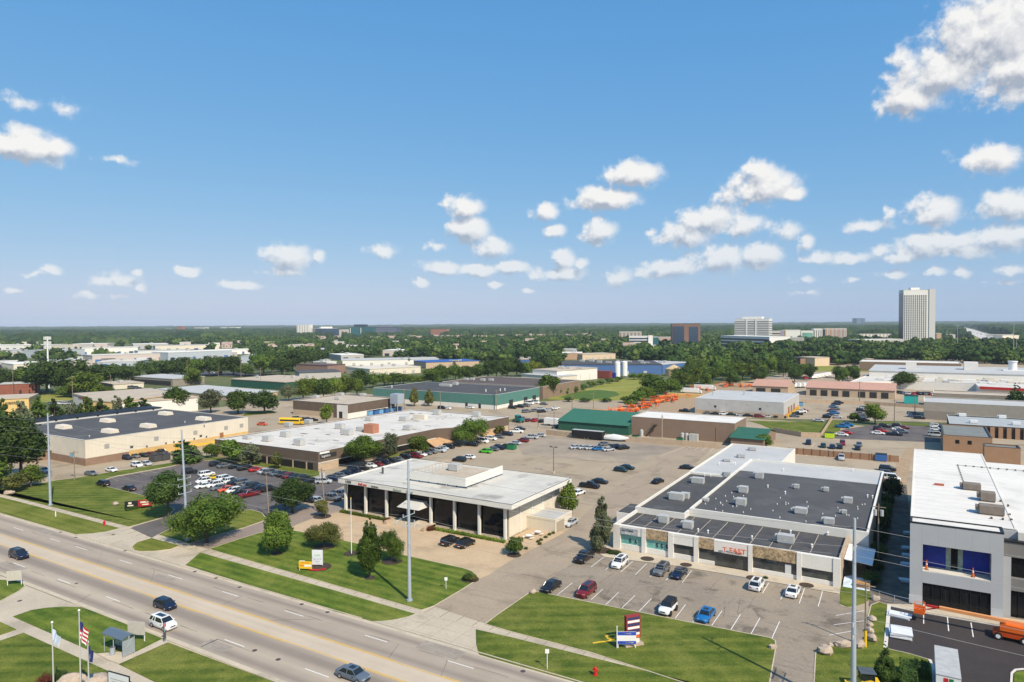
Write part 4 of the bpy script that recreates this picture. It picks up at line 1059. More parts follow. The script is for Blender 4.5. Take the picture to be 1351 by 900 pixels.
gb(.56, 3.7, gy+2.9, gy+3.02, 5.63, 9.79, 'weather_membrane', blue_wrap); gb(6.0, 9.44, gy+2.9, gy+3.02, 5.63, 9.79, 'weather_membrane', blue_wrap)
gb(3.71, 5.99, gy+2.95, gy+3.0, 5.63, 9.79, 'sheathing', mat('green_sheathing', (.33, .40, .34), var=.25, scale=1.5)); gb(4.4, 5.3, gy+2.86, gy+2.94, 5.63, 9.0, 'balcony_door', glass_dark)
MB().ring(rect(gx0-.05, gx1+.05, gy-.05, gy+3.5), .3, 13.0, 13.2).build('parapet', black, Gb)
# body of the building
gb(gx0, 12.9, gy+3.01, 197.4, 0, 12.9, 'wall', wall_panel); gb(12.91, 60, 127.2, 187.5, 0, 11.8, 'wall', wall_panel)
b = MB(); b.prism([(gx0, gy+3.5), (12.9, gy+3.5), (12.9, 197.4), (gx0, 197.4)], 12.91, 13.05); b.build('roof', roof_white2, Gb)
gb(gx0+.3, gx1-.3, gy+.3, gy+3.5, 12.85, 13.04, 'roof', roof_white2)
gb(12.905, 60, 127.25, 187.5, 11.81, 12.95, 'roof', roof_white2)
MB().ring([(gx0, gy+3.52), (10.9, gy+3.52), (10.9, 128.3), (12.85, 128.3), (12.85, 197.5), (gx0, 197.5)], .25, 13.05, 13.14).build('parapet', roof_white2, Gb)
gb(10.97, 60, 126.4, 127.19, 9.3, 11.5, 'wall', mat('dark_grey_panels', (.20, .19, .175), var=.08)); gb(10.97, 60, 126.3, 127.5, 11.5, 11.78, 'parapet', black)
gb(10.97, 12.0, 126.3, 127.19, 0, 9.3, 'wall', wall_panel)
gb(12.01, 60, 126.5, 127.19, 4.2, 6.2, 'wall', mat('dark_grey_panels', (.2, .2, .2))); gb(12.01, 60, 126.9, 127.19, .2, 4.2, 'shop_glazing', glass_dark); gb(12.01, 60, 126.9, 127.19, 6.2, 9.3, 'window', glass_dark)
f = MB()
for i in range(9): f.box(13+i*1.6, 13.07+i*1.6, 126.78, 126.89, .2, 4.2)
f.build('window_frame', black, Gb)
hbox = mat('brown_rooftop_unit', (.20, .165, .135), var=.15, scale=1)
for (u, v, w_, d_, h_) in ((1308, 678.5, 3.4, 2.2, 1.5), (1303, 661, 2.2, 2.2, 1.6), (1282, 646, 2.8, 2.3, 1.2)):
    x, y = G(u, v, 13.05); hvac(Gb, x, y, 13.05, w_, d_, h_, m=hbox)
x, y = G(1239, 640.5, 13.05); MB().box(x-.8, x+.8, y-.3, y+.3, 13.06, 13.4).build('roof_curb', mat('red_primer', (.40, .10, .06), var=.1), Gb)
b = MB(); x0, y0 = G(1263.5, 614.5, 13.05); x1, y1 = G(1273, 642, 13.05)
for k in range(14): t = k/13; x = x0+(x1-x0)*t; y = y0+(y1-y0)*t; b.box(x-.12, x+.12, y-.2, y+.2, 13.06, 13.22)
x1, y1 = G(1351, 622, 13.05)
b.tube((x0, y0, 13.2), (x1+6, y1, 13.2), .04, n=4)
for k in range(9): t = k/8; x = x0+(x1-x0)*t; y = y0+(y1-y0)*t; b.box(x-.15, x+.15, y-.15, y+.15, 13.06, 13.3)
for (u, v) in ((1308, 684.6), (1323, 686), (1334.5, 686.8), (1332, 680), (1320, 662), (1330, 668)):
    x, y = G(u, v, 13.05); b.box(x-.15, x+.15, y-.15, y+.15, 13.06, 13.35)
b.build('gas_line', hvac_dark, Gb)

# ---- warehouses of the middle ground (world rectangles measured from their roof corners)
B1 = building('warehouse', 'cream walled warehouse with a charcoal roof and six pale skylight boxes', 'building', rect(-286, -230, 116.9, 178.8), 8.3, wall_cream, roof_dark2, par=.25)
feat(B1, 'lower_wall', wall_brownbrick, 0, 20, 56.05, 0, 2.4, out=.08); feat(B1, 'lower_wall', wall_brownbrick, 1, 0, 14, 0, 2.4, out=.08)
feat(B1, 'lower_wall', wall_tanband, 1, 14.02, 61.9, 0, 2.7, out=.08)
for s in (6, 23, 38, 51, 58): feat(B1, 'louvre', mat('grey_louvre', (.34, .32, .29), var=0), 1, s, s+1.6, 4.6, 6.1)
for s in (14.5, 40.5): feat(B1, 'louvre', hvac_dark, 1, s, s+1.0, 3.4, 4.2)
feat(B1, 'door', mat('rust_brown_door', (.30, .13, .05), var=.1), 1, 49, 50.6, .1, 3.8, out=.1)
for s in (20, 27, 30, 34, 38, 43): feat(B1, 'wall_lamp', hvac_dark, 1, s, s+.4, 3, 3.5, out=.35, dep=.3)
cream_box = mat('cream_skylight', (.70, .62, .50), var=.05)
for (u, v) in ((84, 565), (145, 570.5), (142, 556.5), (195.5, 563.5), (218.5, 547), (268.5, 554)):
    x, y = G(u, v, 8.1); b = MB()
    b.loft([[(x-3, y-1.6, 8.06), (x+3, y-1.6, 8.06), (x+3, y+1.6, 8.06), (x-3, y+1.6, 8.06)], [(x-3, y-1.2, 9.3), (x+3, y-1.2, 9.3), (x+3, y+1.2, 9.3), (x-3, y+1.2, 9.3)]]); b.build('skylight_box', cream_box, B1, fix=True)
for (u, v) in ((52, 571), (118, 577), (244, 558), (270, 560)): vt(B1, u, v, 8.07, h=.5)
gate = MB(); gate.box(-229.8, -228, 168, 168.2, 0, 1.2)
# row of ochre frontage details
b1 = thing('entrance_block', 'low brown brick entrance block with white beams at the cream warehouse corner', 'building', (-262, 112, 0), world=True)
MB().box(-268, -252, 109.5, 116.8, 0, 3.2).build('wall', wall_brownbrick, b1); MB().box(-268.3, -251.7, 109.2, 116.85, 3.2, 3.45).build('roof', roof_tan, b1)
MB().box(-258, -255, 109.4, 109.48, .1, 2.4).build('door', black, b1); MB().box(-252, -247, 111, 111.4, 2.9, 3.2).build('beam', white_m, b1)

p2 = [(-207.6, 147.8), (-158.4, 148.3), (-155.0, 203.5), (-151.2, 208.0), (-148.0, 244.3), (-199.6, 243.5)]
B2 = building('warehouse', 'long brown clad building with a white roof crowded with air conditioning units', 'building', p2, 6.0, wall_brown, roof_white, par=.3)
feat(B2, 'recess', mat('shadow_recess_glazing', (.02, .02, .02), var=0, rough=.2), 0, 18, 47, .3, 2.3, out=.05); feat(B2, 'lower_wall', wall_tan, 0, 0, 17.8, 0, 2.3, out=.05)  # near-black panel on the wall paints in the shade of the recessed ground floor
feat(B2, 'lower_wall', wall_tan, 1, 0, 8, 0, 2.4, out=.05); feat(B2, 'window_band', glass_dark, 1, 8.2, 54, .6, 2.3, out=.05); feat(B2, 'lower_wall', wall_tan, 3, 3, 36, 0, 2.4, out=.05)
for s in (20, 26, 32, 38, 44): feat(B2, 'column', wall_tan, 0, s, s+.5, 0, 2.4, out=.14, dep=.2)
feat(B2, 'canopy_edge', wall_white2, 1, 0, 55, 2.4, 2.6, out=.12, dep=.14)
for s in (24, ): pass
x, y = G(577, 590, 0)
for (yy, l) in ((198, 12), (226, 11)):
    q = MB(); q.loft([[(-157.5+ (yy-198)*.11+8, yy-1.5, 0), (-157.5+(yy-198)*.11+8, yy+l, 0), (-154.6+(yy-198)*.11, yy+l, 2.4), (-154.6+(yy-198)*.11, yy-1.5, 2.4)], [(-157.0+(yy-198)*.11+8, yy-1.5, .05), (-157.0+(yy-198)*.11+8, yy+l, .05), (-154.3+(yy-198)*.11, yy+l, 2.6), (-154.3+(yy-198)*.11, yy-1.5, 2.6)]]); q.build('sloping_canopy', mat('orange_brick', (.48, .29, .15), var=.1), B2, fix=True)
text('logistics', 1.1, 'sign_lettering', white_m, B2, (-158.25, 149.6, 4.0), facerot(.06, 1)); 
q = feat(B2, 'sign_panel', ink, 1, .8, 7.2, 3.6, 5.0, out=.08); feat(B2, 'sign_panel', white_m, 1, .6, 4.4, 5.1, 5.7, out=.09)
for (u, v, w_, d_, h_) in ((326, 579.5, 2.6, 1.6, 1.2), (353, 582.5, 3.2, 2, 1.9), (376.5, 576.5, 3.2, 2, 1.9), (395, 587.5, 3.2, 2.2, 2.1), (380.5, 563.5, 3, 2, 1.8), (407, 559.5, 3, 2, 1.8), (449, 566, 3.4, 2, 2.0), (458.5, 574, 3.6, 2.2, 2), (476.5, 569, 3, 1.8, 1.6), (487.5, 555.5, 3, 2, 1.8), (533, 555.5, 3.2, 2, 1.8), (538.5, 567.5, 3, 2, 1.8), (577, 547.5, 3, 2, 2.2), (629, 550, 3, 2, 2.2), (454, 571, 2, 1.6, 1.2), (461, 570, 2, 1.6, 1.2)):
    hv(B2, u, v, 5.72, w=w_, d=d_, h=h_)
x, y = G(490, 571, 5.72); MB().box(x-2.2, x+2.2, y-1.6, y+1.6, 5.73, 8.9).build('brick_chimney_block', mat('orange_red_brick', (.40, .17, .10), var=.1), B2)
x, y = G(551, 552.5, 5.72); MB().box(x-1.5, x+4.5, y-1.2, y+1.2, 5.73, 7.6).build('roof_hatch', wall_cream, B2)
rr = random.Random(5)
for k in range(26):
    x = rr.uniform(-200, -162); y = rr.uniform(153, 238); MB().box(x, x+rr.uniform(.6, 3), y, y+rr.uniform(.4, 1.4), 5.73, 5.80).build('roof_patch', mat('tar_patch', (.22, .19, .16), var=.3, scale=1), B2)

B3 = building('warehouse', 'brown clad building with a tan gravel roof behind the yellow school bus', 'building', rect(-272, -234.4, 238.5, 272.5), 7.0, wall_brown, roof_tan)
feat(B3, 'white_wall', wall_white, 0, -7, 0, 0, 6.4, out=.12); feat(B3, 'doorway', ink, 0, -5.6, -3.4, 0, 3.2, out=.16)
feat(B3, 'white_wall', wall_white, 1, 0, 34, 0, 2.5, out=.08); feat(B3, 'lower_wall', wall_tan, 0, 0, 28, 0, 2.4, out=.05)
for (u, v) in ((417, 525), (446, 527.5), (450, 521.5), (479, 522.5)): hv(B3, u, v, 6.6, w=3, d=2.2, h=1.4)
B4 = building('warehouse', 'large teal clad warehouse with a black roof and a white lower wall', 'building', rect(-276, -191, 301.5, 350), 7.7, wall_teal, roof_dark, par=.25)
feat(B4, 'lower_wall', wall_white, 0, 0, 85, 0, 2.2, out=.08); feat(B4, 'lower_wall', wall_white, 1, .1, 48, 0, 1.9, out=.08)
for s in (66, 74.5): feat(B4, 'dock_door', ink, 0, s, s+1.6, 0, 2.6, out=.12)
for s in (14, 30, 40): feat(B4, 'dock_door', ink, 1, s, s+4, 0, 3.6, out=.12)
hv(B4, 588, 510, 7.5, w=8, d=2.5, h=1.6); hv(B4, 601, 508, 7.5, w=3, d=2.5, h=1.9)
for (u, v) in ((517, 511.5), (641, 517), (660, 516), (666, 515.5)): vt(B4, u, v, 7.5, h=1.2, r=.3, m=white_m)
B5 = building('warehouse', 'brown black roofed shed directly behind the teal warehouse', 'building', rect(-266, -192, 356, 408), 7.6, wall_brownplain, roof_brown)
for (u, v) in ((615, 501.5), (623, 501.5), (637, 502.5), (648, 502.5)): hv(B5, u, v, 7.2, w=3, d=2, h=1.5)
feat(B5, 'roof_edge', white_m, 2, 0, 60, 6.9, 7.7, out=.1)
B6 = building('warehouse', 'tall brown walled building with a bright white roof beside the green shed', 'building', rect(-99.5, -59, 259.2, 278.4), 7.5, wall_brownplain, roof_white2, par=.2)
feat(B6, 'downpipe', wall_brownbrick, 0, 33.6, 33.9, .2, 5.6, out=.15)
q = MB(); x, y = -93, 258
for k in range(8): q.box(x+k*.4, x+k*.4+.5, 258.2, 259.1, .4+k*.55, .5+k*.55)
q.tube((-93, 258.2, 1.3), (-90, 258.2, 5.6), .05, n=4); q.box(-90, -88.6, 258.2, 259.1, 4.8, 4.9); q.build('outside_stair', pole_brown, B6)
for x in (-94.6, -78.2, -76.5):
    q = MB(); q.tube((x, 257.6, 0), (x, 257.6, 2.4), .7, n=10); q.ball((x, 257.6, 2.4), .7, .7, .4); q.build('tank', hvac_m, B6, smooth=True)
q = MB(); q.box(-75.4, -72.2, 256.6, 258.6, 0, 2.6); q.build('condenser', hvac_m, B6)
def gable(name, label, x0, x1, y0, y1, he, hr, wm, rm, ridge=None, cat='building'):
    """gable roof with its ridge along x"""
    root = thing(name, label, cat, ((x0+x1)/2, (y0+y1)/2, 0), world=True)
    yr = (y0+y1)/2 if ridge is None else ridge
    w = MB(); w.add([(x0, y0, 0), (x1, y0, 0), (x1, y1, 0), (x0, y1, 0), (x0, y0, he), (x1, y0, he), (x1, y1, he), (x0, y1, he), (x0, yr, hr), (x1, yr, hr)],
                    [(0, 1, 5, 4), (1, 2, 6, 9, 5), (2, 3, 7, 6), (3, 0, 4, 8, 7)]); w.build('wall', wm, root)
    r = MB(); o = .5
    for ya, s in ((y0, 1), (y1, -1)):
        zo = he-(hr-he)*o/abs(yr-ya)
        r.loft([[(x, ya-s*o, zo+.05), (x, yr, hr+.05), (x, yr, hr+.22), (x, ya-s*o, zo+.2)] for x in (x0-o, x1+(o if name != 'green_shed' else 0))])
    r.build('roof', rm, root, fix=True)
    POLY[root.name] = rect(x0, x1, y0, y1)
    return root
gs = gable('green_shed', 'dark green metal shed with a green gable roof behind the black trailer', -131, -99.6, 256.6, 288, 3.9, 7.2, wall_green, roof_green)
for s in (9.7, 20): feat(gs, 'door_rail', wall_green, 0, s, s+.3, 0, 3.8, out=.12)
q = gable('lean_to', 'small building with a green gable roof at the right end of the brown building', -58.9, -47.5, 252.5, 276, 3.2, 5.4, wall_brownplain, mat_lines('green_shingles', (.03, .12, .08), (.022, .09, .06), .5, thick=.07, axis='Y'))
B7 = building('warehouse', 'pale grey warehouse with a light roof above a tan brick base and yellow bollards', 'building', rect(-96, -54.5, 337, 384), 7.5, wall_lg := mat_lines('light_grey_cladding', (.47, .455, .43), (.38, .37, .35), 1.0, thick=.08, axis='XY'), roof_lgrey, par=.15)
feat(B7, 'lower_wall', wall_tan, 0, 0, 41.5, 0, 2.0, out=.08); feat(B7, 'lower_wall', mat('orange_brick', (.48, .29, .15)), 1, 0, 47, 0, 1.6, out=.08)
for s in (9.5, 30.5): feat(B7, 'window', ink, 0, s, s+1, 3.4, 4.4, out=.08)
for s in (6.8, 15, 25, 34): feat(B7, 'louvre', hvac_m, 0, s, s+1, 5.2, 6.2, out=.08)
for s in (12, 20, 28): feat(B7, 'dock_door', mat('rust_brown_door', (.3, .13, .05)), 1, s, s+4, 0, 4, out=.12)
for (u, v) in ((941, 521), (982, 521)): vt(B7, u, v, 7.35, h=1.6, r=.35)
B11 = building('brick_building', 'orange brown brick building with a grey roof and two small square windows', 'building', rect(6.9, 20.8, 276.8, 306), 6.0, mat('orange_brown_brick', (.36, .215, .125), var=.07, fine=(5, .08)), mat('slate_roof', (.19, .20, .185), var=.12, scale=.2), cope=hvac_dark)
for s in (3.5, 7.0): window(B11, 0, s, s+1.2, 3.2, 4.5)
B12 = building('brick_building', 'low orange brown brick box just behind the white roof', 'building', rect(17.6, 26.9, 261.8, 268), 5.4, MATS['orange_brown_brick'], MATS['slate_roof'], cope=hvac_dark)
B13 = building('warehouse', 'long tan grey building with a pale roof and rooftop units on the right', 'building', rect(1.5, 75, 366, 391), 8.0, mat('taupe_wall', (.34, .30, .25), var=.06), roof_lgrey)
feat(B13, 'lower_wall', mat('taupe_dark', (.25, .22, .185), var=.05), 0, 0, 12, 0, 4, out=.5, dep=.5)
B14 = building('brick_building', 'low building with a grey blue roof and a row of brick piers', 'building', rect(10, 75, 319, 349), 4.6, mat('dark_glazing', (.05, .04, .035), var=0), mat('pale_blue_grey_roof', (.36, .38, .38), var=.08), cope=hvac_m)  # walls behind the piers are one even near-black colour
for k in range(16): feat(B14, 'brick_pier', MATS['orange_brown_brick'], 0, k*2.6+8, k*2.6+9.4, 0, 4.2, out=.5, dep=.55)
for (u, v) in ((1270, 549.5), (1285, 558.5), (1322.5, 552), (1341, 561)): hv(B14, u, v, 4.2, w=2.6, d=2, h=1.3, m=white_m)
def garages(name, label, x0, x1, y0, y1, n, gap=.0):
    r = gable(name, label, x0, x1, y0, y1, 4.9, 8.0, wall_tan, roof_pink)
    L = x1-x0
    for k in range(n):
        s = 2.2+(k+gap*(k >= 4))*(L-3.2)/(n+gap); d = feat(r, 'garage_door', ink, 0, s, s+(L-3.2)/(n+gap)*.62, 0, 3.6, out=.12)
    return r
garages('garage_building', 'long tan garage block with a salmon roof and seven dark bays', -60, -12.5, 451, 478, 7, .4)
garages('garage_building', 'short tan garage block with a salmon roof left of the longer one', -91, -70, 448, 474, 2)
# ---- the great white roofed plant on the right
M16 = building('factory', 'sprawling white roofed plant with roof structures and a red awning', 'building', [(-40, 497), (-12, 520), (30, 520), (30, 497), (95, 485), (95, 560), (-32, 590)], 5.5, wall_white, roof_white)
b = MB(); b.box(-32, 75, 560, 640, 0, 9.0); b.build('upper_wall', wall_white, M16); MB().box(-32.4, 75.4, 559.6, 640.4, 9.0, 9.4).build('upper_roof', roof_lgrey, M16)
for (u0, u1, v0, v1) in ((1195, 1209, 478, 487), (1272, 1290, 479, 488)):
    a = G(u0, v1, 9.4); c = G(u1, v1, 9.4); MB().box(min(a[0], c[0]), max(a[0], c[0]), a[1], a[1]+10, 9.41, 9.4+9*.62).build('penthouse', wall_white, M16)
a = G(1284, 512.5); feat(M16, 'awning', red_m, 3, 1, 24, 4.2, 5.6, out=2.0, dep=2.1); 
rr = random.Random(8)
for k in range(34):
    x = rr.uniform(-25, 80); y = rr.uniform(525, 556); q = hvac(M16, x, y, 5.1, rr.uniform(2, 7), rr.uniform(2, 4), rr.uniform(.8, 2.0), m=random.choice([hvac_m, white_m, wall_cream]))
x, y = G(1336, 497, 5.1); q = MB(); q.tube((x, y, 5), (x, y, 15.5), 2.6, n=14); q.tube((x, y, 15.5), (x, y, 16.3), 3.0, n=14); q.build('silo', white_m, M16, smooth=True)
MB().box(x-6, x+6, y-6, y-1, 5.05, 10).build('silo_base', white_m, M16)
x, y = G(1293, 497, 5.1); MB().ball((x, y, 5.3), 5, 5, 4.5, n=12, m=8).build('dome', hvac_m, M16, smooth=True)
B17 = building('garage_building', 'grey brown service garage with two tall dark doors and yellow posts', 'building', rect(6, 62, 418, 436), 7.6, wall_greybrown, roof_tan)
feat(B17, 'lower_wall', wall_tan, 0, 0, 36, 0, 4.6, out=.06)
for s in (19, 26): feat(B17, 'garage_door', ink, 0, s, s+4.6, 0, 4.4, out=.12)
for s in (5, 7, 9, 11, 13): feat(B17, 'yellow_post', yellow_m, 0, s, s+.5, 0, 2.6, out=.6, dep=.5)
def seams(root, x0, x1, y0, y1, z, step, m, axis='x'):
    b = MB(); k = x0+step if axis == 'x' else y0+step
    while k < (x1 if axis == 'x' else y1): b.box(k, k+.1, y0, y1, z, z+.012) if axis == 'x' else b.box(x0, x1, k, k+.1, z, z+.012); k += step
    b.build('roof_seams', m, root)['kind'] = 'stuff'
sm_w = mat('light_roof_seam', (.55, .51, .45), var=.1); sm_d = mat('dark_roof_seam', (.115, .112, .11), var=.2, scale=1)
seams(B1, -285, -231, 118, 178, 8.07, 6, sm_d, 'y'); seams(B2, -198, -162, 150, 242, 5.72, 4.5, sm_w, 'y'); seams(Gb, -.8, 12.5, 129, 197, 13.052, 3.2, sm_w, 'y'); seams(S, -41, -8.6, 142.5, 187, 5.375, 5.4, sm_d, 'y'); seams(S, -52, -42, 139, 178, 5.025, 6, sm_d, 'y'); seams(off, -119.6, -72, 119.4, 146, 7.722, 3.9, mat('office_roof_seam', (.48, .45, .40), var=.2), 'x'); seams(B4, -275, -192, 302, 349, 7.47, 9, sm_d, 'x')
B18 = building('warehouse', 'long brown brick warehouse with a white roof among the trees on the right', 'building', rect(-48, 30, 700, 740), 8.5, wall_brownplain, roof_white2)
# ------------------------------------------------------------------ distant buildings
def far_quad(u0, v0, u1, v1, depth):
    a = Vector(G(u0, v0)); c = Vector(G(u1, v1)); d = (c-a).normalized(); n = Vector((-d.y, d.x))
    return [tuple(a), tuple(c), tuple(c+n*depth), tuple(a+n*depth)]
FAR = []
def far(name, label, u0, v0, u1, v1, vt_, depth, wm, rm, cat='building', group=None, h=None):
    """block whose front foot runs u0,v0 - u1,v1 and whose top shows at vt_ on its left corner"""
    poly = far_quad(u0, v0, u1, v1, depth); hh = h or HT(u0, vt_, v0)
    root = thing(name, label, cat, ((poly[0][0]+poly[2][0])/2, (poly[0][1]+poly[2][1])/2, 0), group=group, world=True)
    MB().prism(poly, 0, hh, bottom=False).build('wall', wm, root)
    MB().prism(inset(poly, -.3), hh+.01, hh+.5).build('roof', rm, root)
    POLY[root.name] = poly; FAR.append((poly, hh)); root['_h'] = hh
    return root
def bands(root, i, n, z0, z1, frac, m, name='window_band', s0=.5, s1=-.5, out=.25):
    st = (z1-z0)/n
    for k in range(n): feat(root, name, m, i, s0, s1, z0+k*st, z0+k*st+st*frac, out=out, dep=.5)
def vbands(root, i, n, z0, z1, frac, m, name='window_bay', s0=0, s1=None, out=.3):
    L = edge(root, i)[3]; s1 = L if s1 is None else s1; st = (s1-s0)/n
    for k in range(n): feat(root, name, m, i, s0+k*st+st*.1, s0+k*st+st*(.1+frac), z0, z1, out=out, dep=.5)
white_far = mat('white_precast', (.72, .69, .63), var=.04, scale=.05)
dkglass = mat('dark_office_glazing', (.03, .045, .065), rough=.12, var=0, spec=.9)
tealglass = mat('teal_office_glazing', (.03, .12, .13), rough=.12, var=.2, scale=.03, spec=.9)
blueglass = mat('blue_office_glazing', (.035, .06, .10), rough=.12, var=.2, scale=.03, spec=.9)
# the tall slab
T = far('office_tower', 'tallest tower, a white ribbed high rise standing above the trees on the right', 1191.5, 454.5, 1225, 454.5, 383, 24, white_far, white_far)
th = T['_h']
L = edge(T, 0)[3]
for k in range(11):
    s = L*(.03+k*.083); w = feat(T, 'window_bay', dkglass, 0, s, s+L*.042, 9, th-10, out=.35, dep=.6)
for k in range(25): feat(T, 'floor_line', white_far, 0, L*.02, L*.93, 9+k*(th-20)/25, 9.9+k*(th-20)/25, out=.6, dep=.4) if k % 1 == 0 else None
feat(T, 'side_glazing', dkglass, 3, .5, -.5, 6, th-6, out=.3)
far('office_tower_core', 'pale windowless shaft on the right side of the tallest tower', 1225.4, 455, 1234, 453.5, 381, 26, mat('pale_precast', (.62, .60, .57), var=.04), white_far) if False else None
feat(T, 'service_core', mat('pale_precast', (.55, .53, .50), var=.04), 0, L+.05, L+11, 0, th+1.5, out=1.5, dep=22)
feat(T, 'roof_plant', white_far, 0, L*.35, L*.7, th, th+5, out=-8, dep=12)
# white 12 storey block and its podium
W = far('office_building', 'white twelve storey office block with dark window bands left of the tallest tower', 969, 456, 1014.5, 456.5, 421, 34, white_far, white_far)
wh = W['_h']; bands(W, 0, 11, 12, wh-2.5, .42, mat('brown_tinted_glazing', (.16, .14, .13), var=0, rough=.2)); L = edge(W, 0)[3]
for s in (.33, .60): feat(W, 'shaft', white_far, 0, L*s, L*(s+.045), 0, wh, out=.8, dep=.6)
bands(W, 1, 11, 12, wh-2.5, .42, dkglass); feat(W, 'penthouse', white_far, 0, L*.22, L*.78, wh, wh+4.2, out=-3, dep=24)
Q = far('office_podium', 'low white podium with dark window bands in front of the white office block', 951, 457.5, 1015, 461, 443, 40, white_far, white_far); bands(Q, 0, 3, 2, Q['_h']-1, .5, dkglass)
# brown and blue glass block
Bq = far('office_building', 'brown brick office block with blue glass panels right of the blue factory', 886.5, 459, 924, 459, 427.5, 30, mat('brown_precast', (.20, .115, .085), var=.06), roof_dark)
bh = Bq['_h']; L = edge(Bq, 0)[3]
feat(Bq, 'curtain_wall', blueglass, 0, L*.02, L*.43, 3, bh-4, out=.4); feat(Bq, 'curtain_wall', blueglass, 0, L*.60, L*.92, 3, bh-5, out=.4)
for k in range(7): feat(Bq, 'spandrel', dkglass, 0, L*.02, L*.43, 6+k*(bh-12)/7, 7.2+k*(bh-12)/7, out=.55, dep=.2); feat(Bq, 'spandrel', dkglass, 0, L*.6, L*.92, 6+k*(bh-12)/7, 7.2+k*(bh-12)/7, out=.55, dep=.2)
q = far('hotel', 'beige office wing with a flat roof beyond the blue fronted offices', 817, 450, 846, 450, 438, 25, mat('beige_render', (.50, .42, .34), var=.06), white_far); vbands(q, 0, 6, 2, q['_h']-2, .5, mat('grey_window_strip', (.25, .22, .2), var=0))
q = far('office_building', 'low blue glass office with white shaft among trees left of the brown office', 830, 459, 857, 459, 444, 30, white_far, white_far); bands(q, 0, 4, 1, q['_h']-.5, .6, blueglass)
feat(q, 'shaft', white_far, 0, 34, 42, 0, q['_h']+2, out=3, dep=3.2)
q = far('office_building', 'teal glass low office right of the white shaft office', 862, 459, 869, 459, 445, 20, tealglass, white_far)
q = far('office_building', 'salmon and white low building beside the brown office block', 869, 454, 886, 454, 445, 18, mat('salmon_render', (.50, .33, .27), var=.1), white_far); bands(q, 0, 2, 3, 9, .4, dkglass)
# cluster right of the white block
pk = mat('pinkish_render', (.55, .47, .42), var=.06)
for (nm, u0, u1, vt_, wm, lab, kind) in (
    ('hotel', 1015, 1030, 437, pk, 'pinkish hotel wing beside the white office block', 'b'), ('hotel', 1030.5, 1035, 436, mat('violet_grey_render', (.30, .28, .36), var=.05), 'narrow violet grey stair tower of the hotels', 'n'),
    ('hotel', 1035.5, 1056, 435.6, white_far, 'plain pale hotel block with a yellow strip on its edge', 'n'), ('office_building', 1057, 1073, 436.6, white_far, 'green glass office between the pale hotels', 'g'),
    ('hotel', 1073.5, 1085, 433.8, white_far, 'white hotel with grey window strips left of the dark glass stair', 'v'), ('hotel', 1085.3, 1088, 434.5, dkglass, 'dark glass stair tower between two white hotels', 'n'),
    ('hotel', 1088.3, 1117, 433.6, pk, 'long cream and orange striped hotel at the right of the cluster', 's')):
    q = far(nm, lab, u0, 452, u1, 452, vt_, 22, wm, white_far); hq = q['_h']; L = edge(q, 0)[3]
    if kind == 'b': bands(q, 0, 4, 2, hq-1, .4, dkglass)
    if kind == 'g': feat(q, 'curtain_wall', mat('green_glazing', (.16, .34, .27), var=.2, scale=.05, rough=.2), 0, L*.1, L*.95, 5, hq-4, out=.4)
    if kind == 'v': vbands(q, 0, 4, 3, hq-3, .45, mat('grey_window_strip', (.25, .22, .20)))
    if kind == 's': vbands(q, 0, 5, 1, hq-1, .3, mat('orange_render', (.50, .27, .17), var=.05)); vbands(q, 0, 14, 3, hq-3, .2, mat('grey_window_strip', (.25, .22, .20)), out=.45)
    if u0 == 1035.5: feat(q, 'yellow_strip', yellow_m, 0, .1, 2.5, 4, hq, out=.5)
q = far('stone_building', 'grey stone low building in the trees below the pale hotel block', 1031, 459.5, 1061, 459, 446, 24, mat('grey_stone_wall', (.30, .29, .28), var=.1, scale=.05), roof_lgrey); vbands(q, 0, 3, 1, 12, .4, dkglass)
q = far('apartment_building', 'tan apartment row with a crenellated top left of the tallest tower', 1134, 448.5, 1176, 448.5, 441, 20, mat('tan_render', (.52, .40, .31), var=.08), white_far); vbands(q, 0, 9, 0, q['_h']+1, .45, white_far)
q = far('office_building', 'long low white office in front of the tallest tower', 1137, 461, 1193, 460, 448.5, 30, wall_grey, white_far); bands(q, 0, 2, 1, q['_h']-3, .4, dkglass)
q = far('office_building', 'small distant white slab block on the skyline right of centre', 1124.5, 430, 1136.5, 430, 420, 60, blueglass, white_far, h=None); feat(q, 'white_side', white_far, 0, edge(q, 0)[3]*.5, -.1, 0, q['_h'], out=3)
q = far('brick_building', 'orange brick block with pale roof just right of the tallest tower', 1235.5, 450, 1242, 450, 440, 22, mat('orange_brick2', (.45, .29, .19), var=.1), white_far)
# left skyline
q = far('apartment_building', 'slim white slab tower with vertical strips on the left skyline', 391.5, 446, 408, 446, 428.5, 22, white_far, white_far); vbands(q, 0, 5, 3, q['_h']-2, .3, mat('warm_grey_strip', (.42, .38, .33), var=0))
q = far('office_building', 'dark blue glass office with white roof box right of the white slab tower', 416, 446, 447, 445.5, 433.5, 40, blueglass, white_far); feat(q, 'roof_box', white_far, 0, 20, 60, q['_h'], q['_h']+6, out=-3, dep=20)
q = far('office_building', 'small cream office between dark blue and teal glass offices', 447.5, 446, 458.5, 446, 435, 30, pk, white_far)
q = far('office_building', 'teal glass office block with pale corner posts', 460.5, 447, 488.5, 447, 431.5, 40, tealglass, roof_dark); vbands(q, 0, 2, 2, q['_h']-3, .06, white_far); feat(q, 'roof_box', dkglass, 0, 15, 50, q['_h'], q['_h']+8, out=-5, dep=25)
q = far('office_building', 'wide dark striped office with a stepped penthouse behind the trees', 491, 446, 523, 446, 431.8, 40, mat('slate_blue_cladding', (.09, .11, .16), var=.1), roof_dark); bands(q, 0, 6, 3, q['_h']-1, .4, mat('grey_band', (.20, .21, .26), var=0)); feat(q, 'roof_box', mat('grey_band', (.2, .2, .2)), 0, 25, 60, q['_h'], q['_h']+6, out=-5, dep=20)
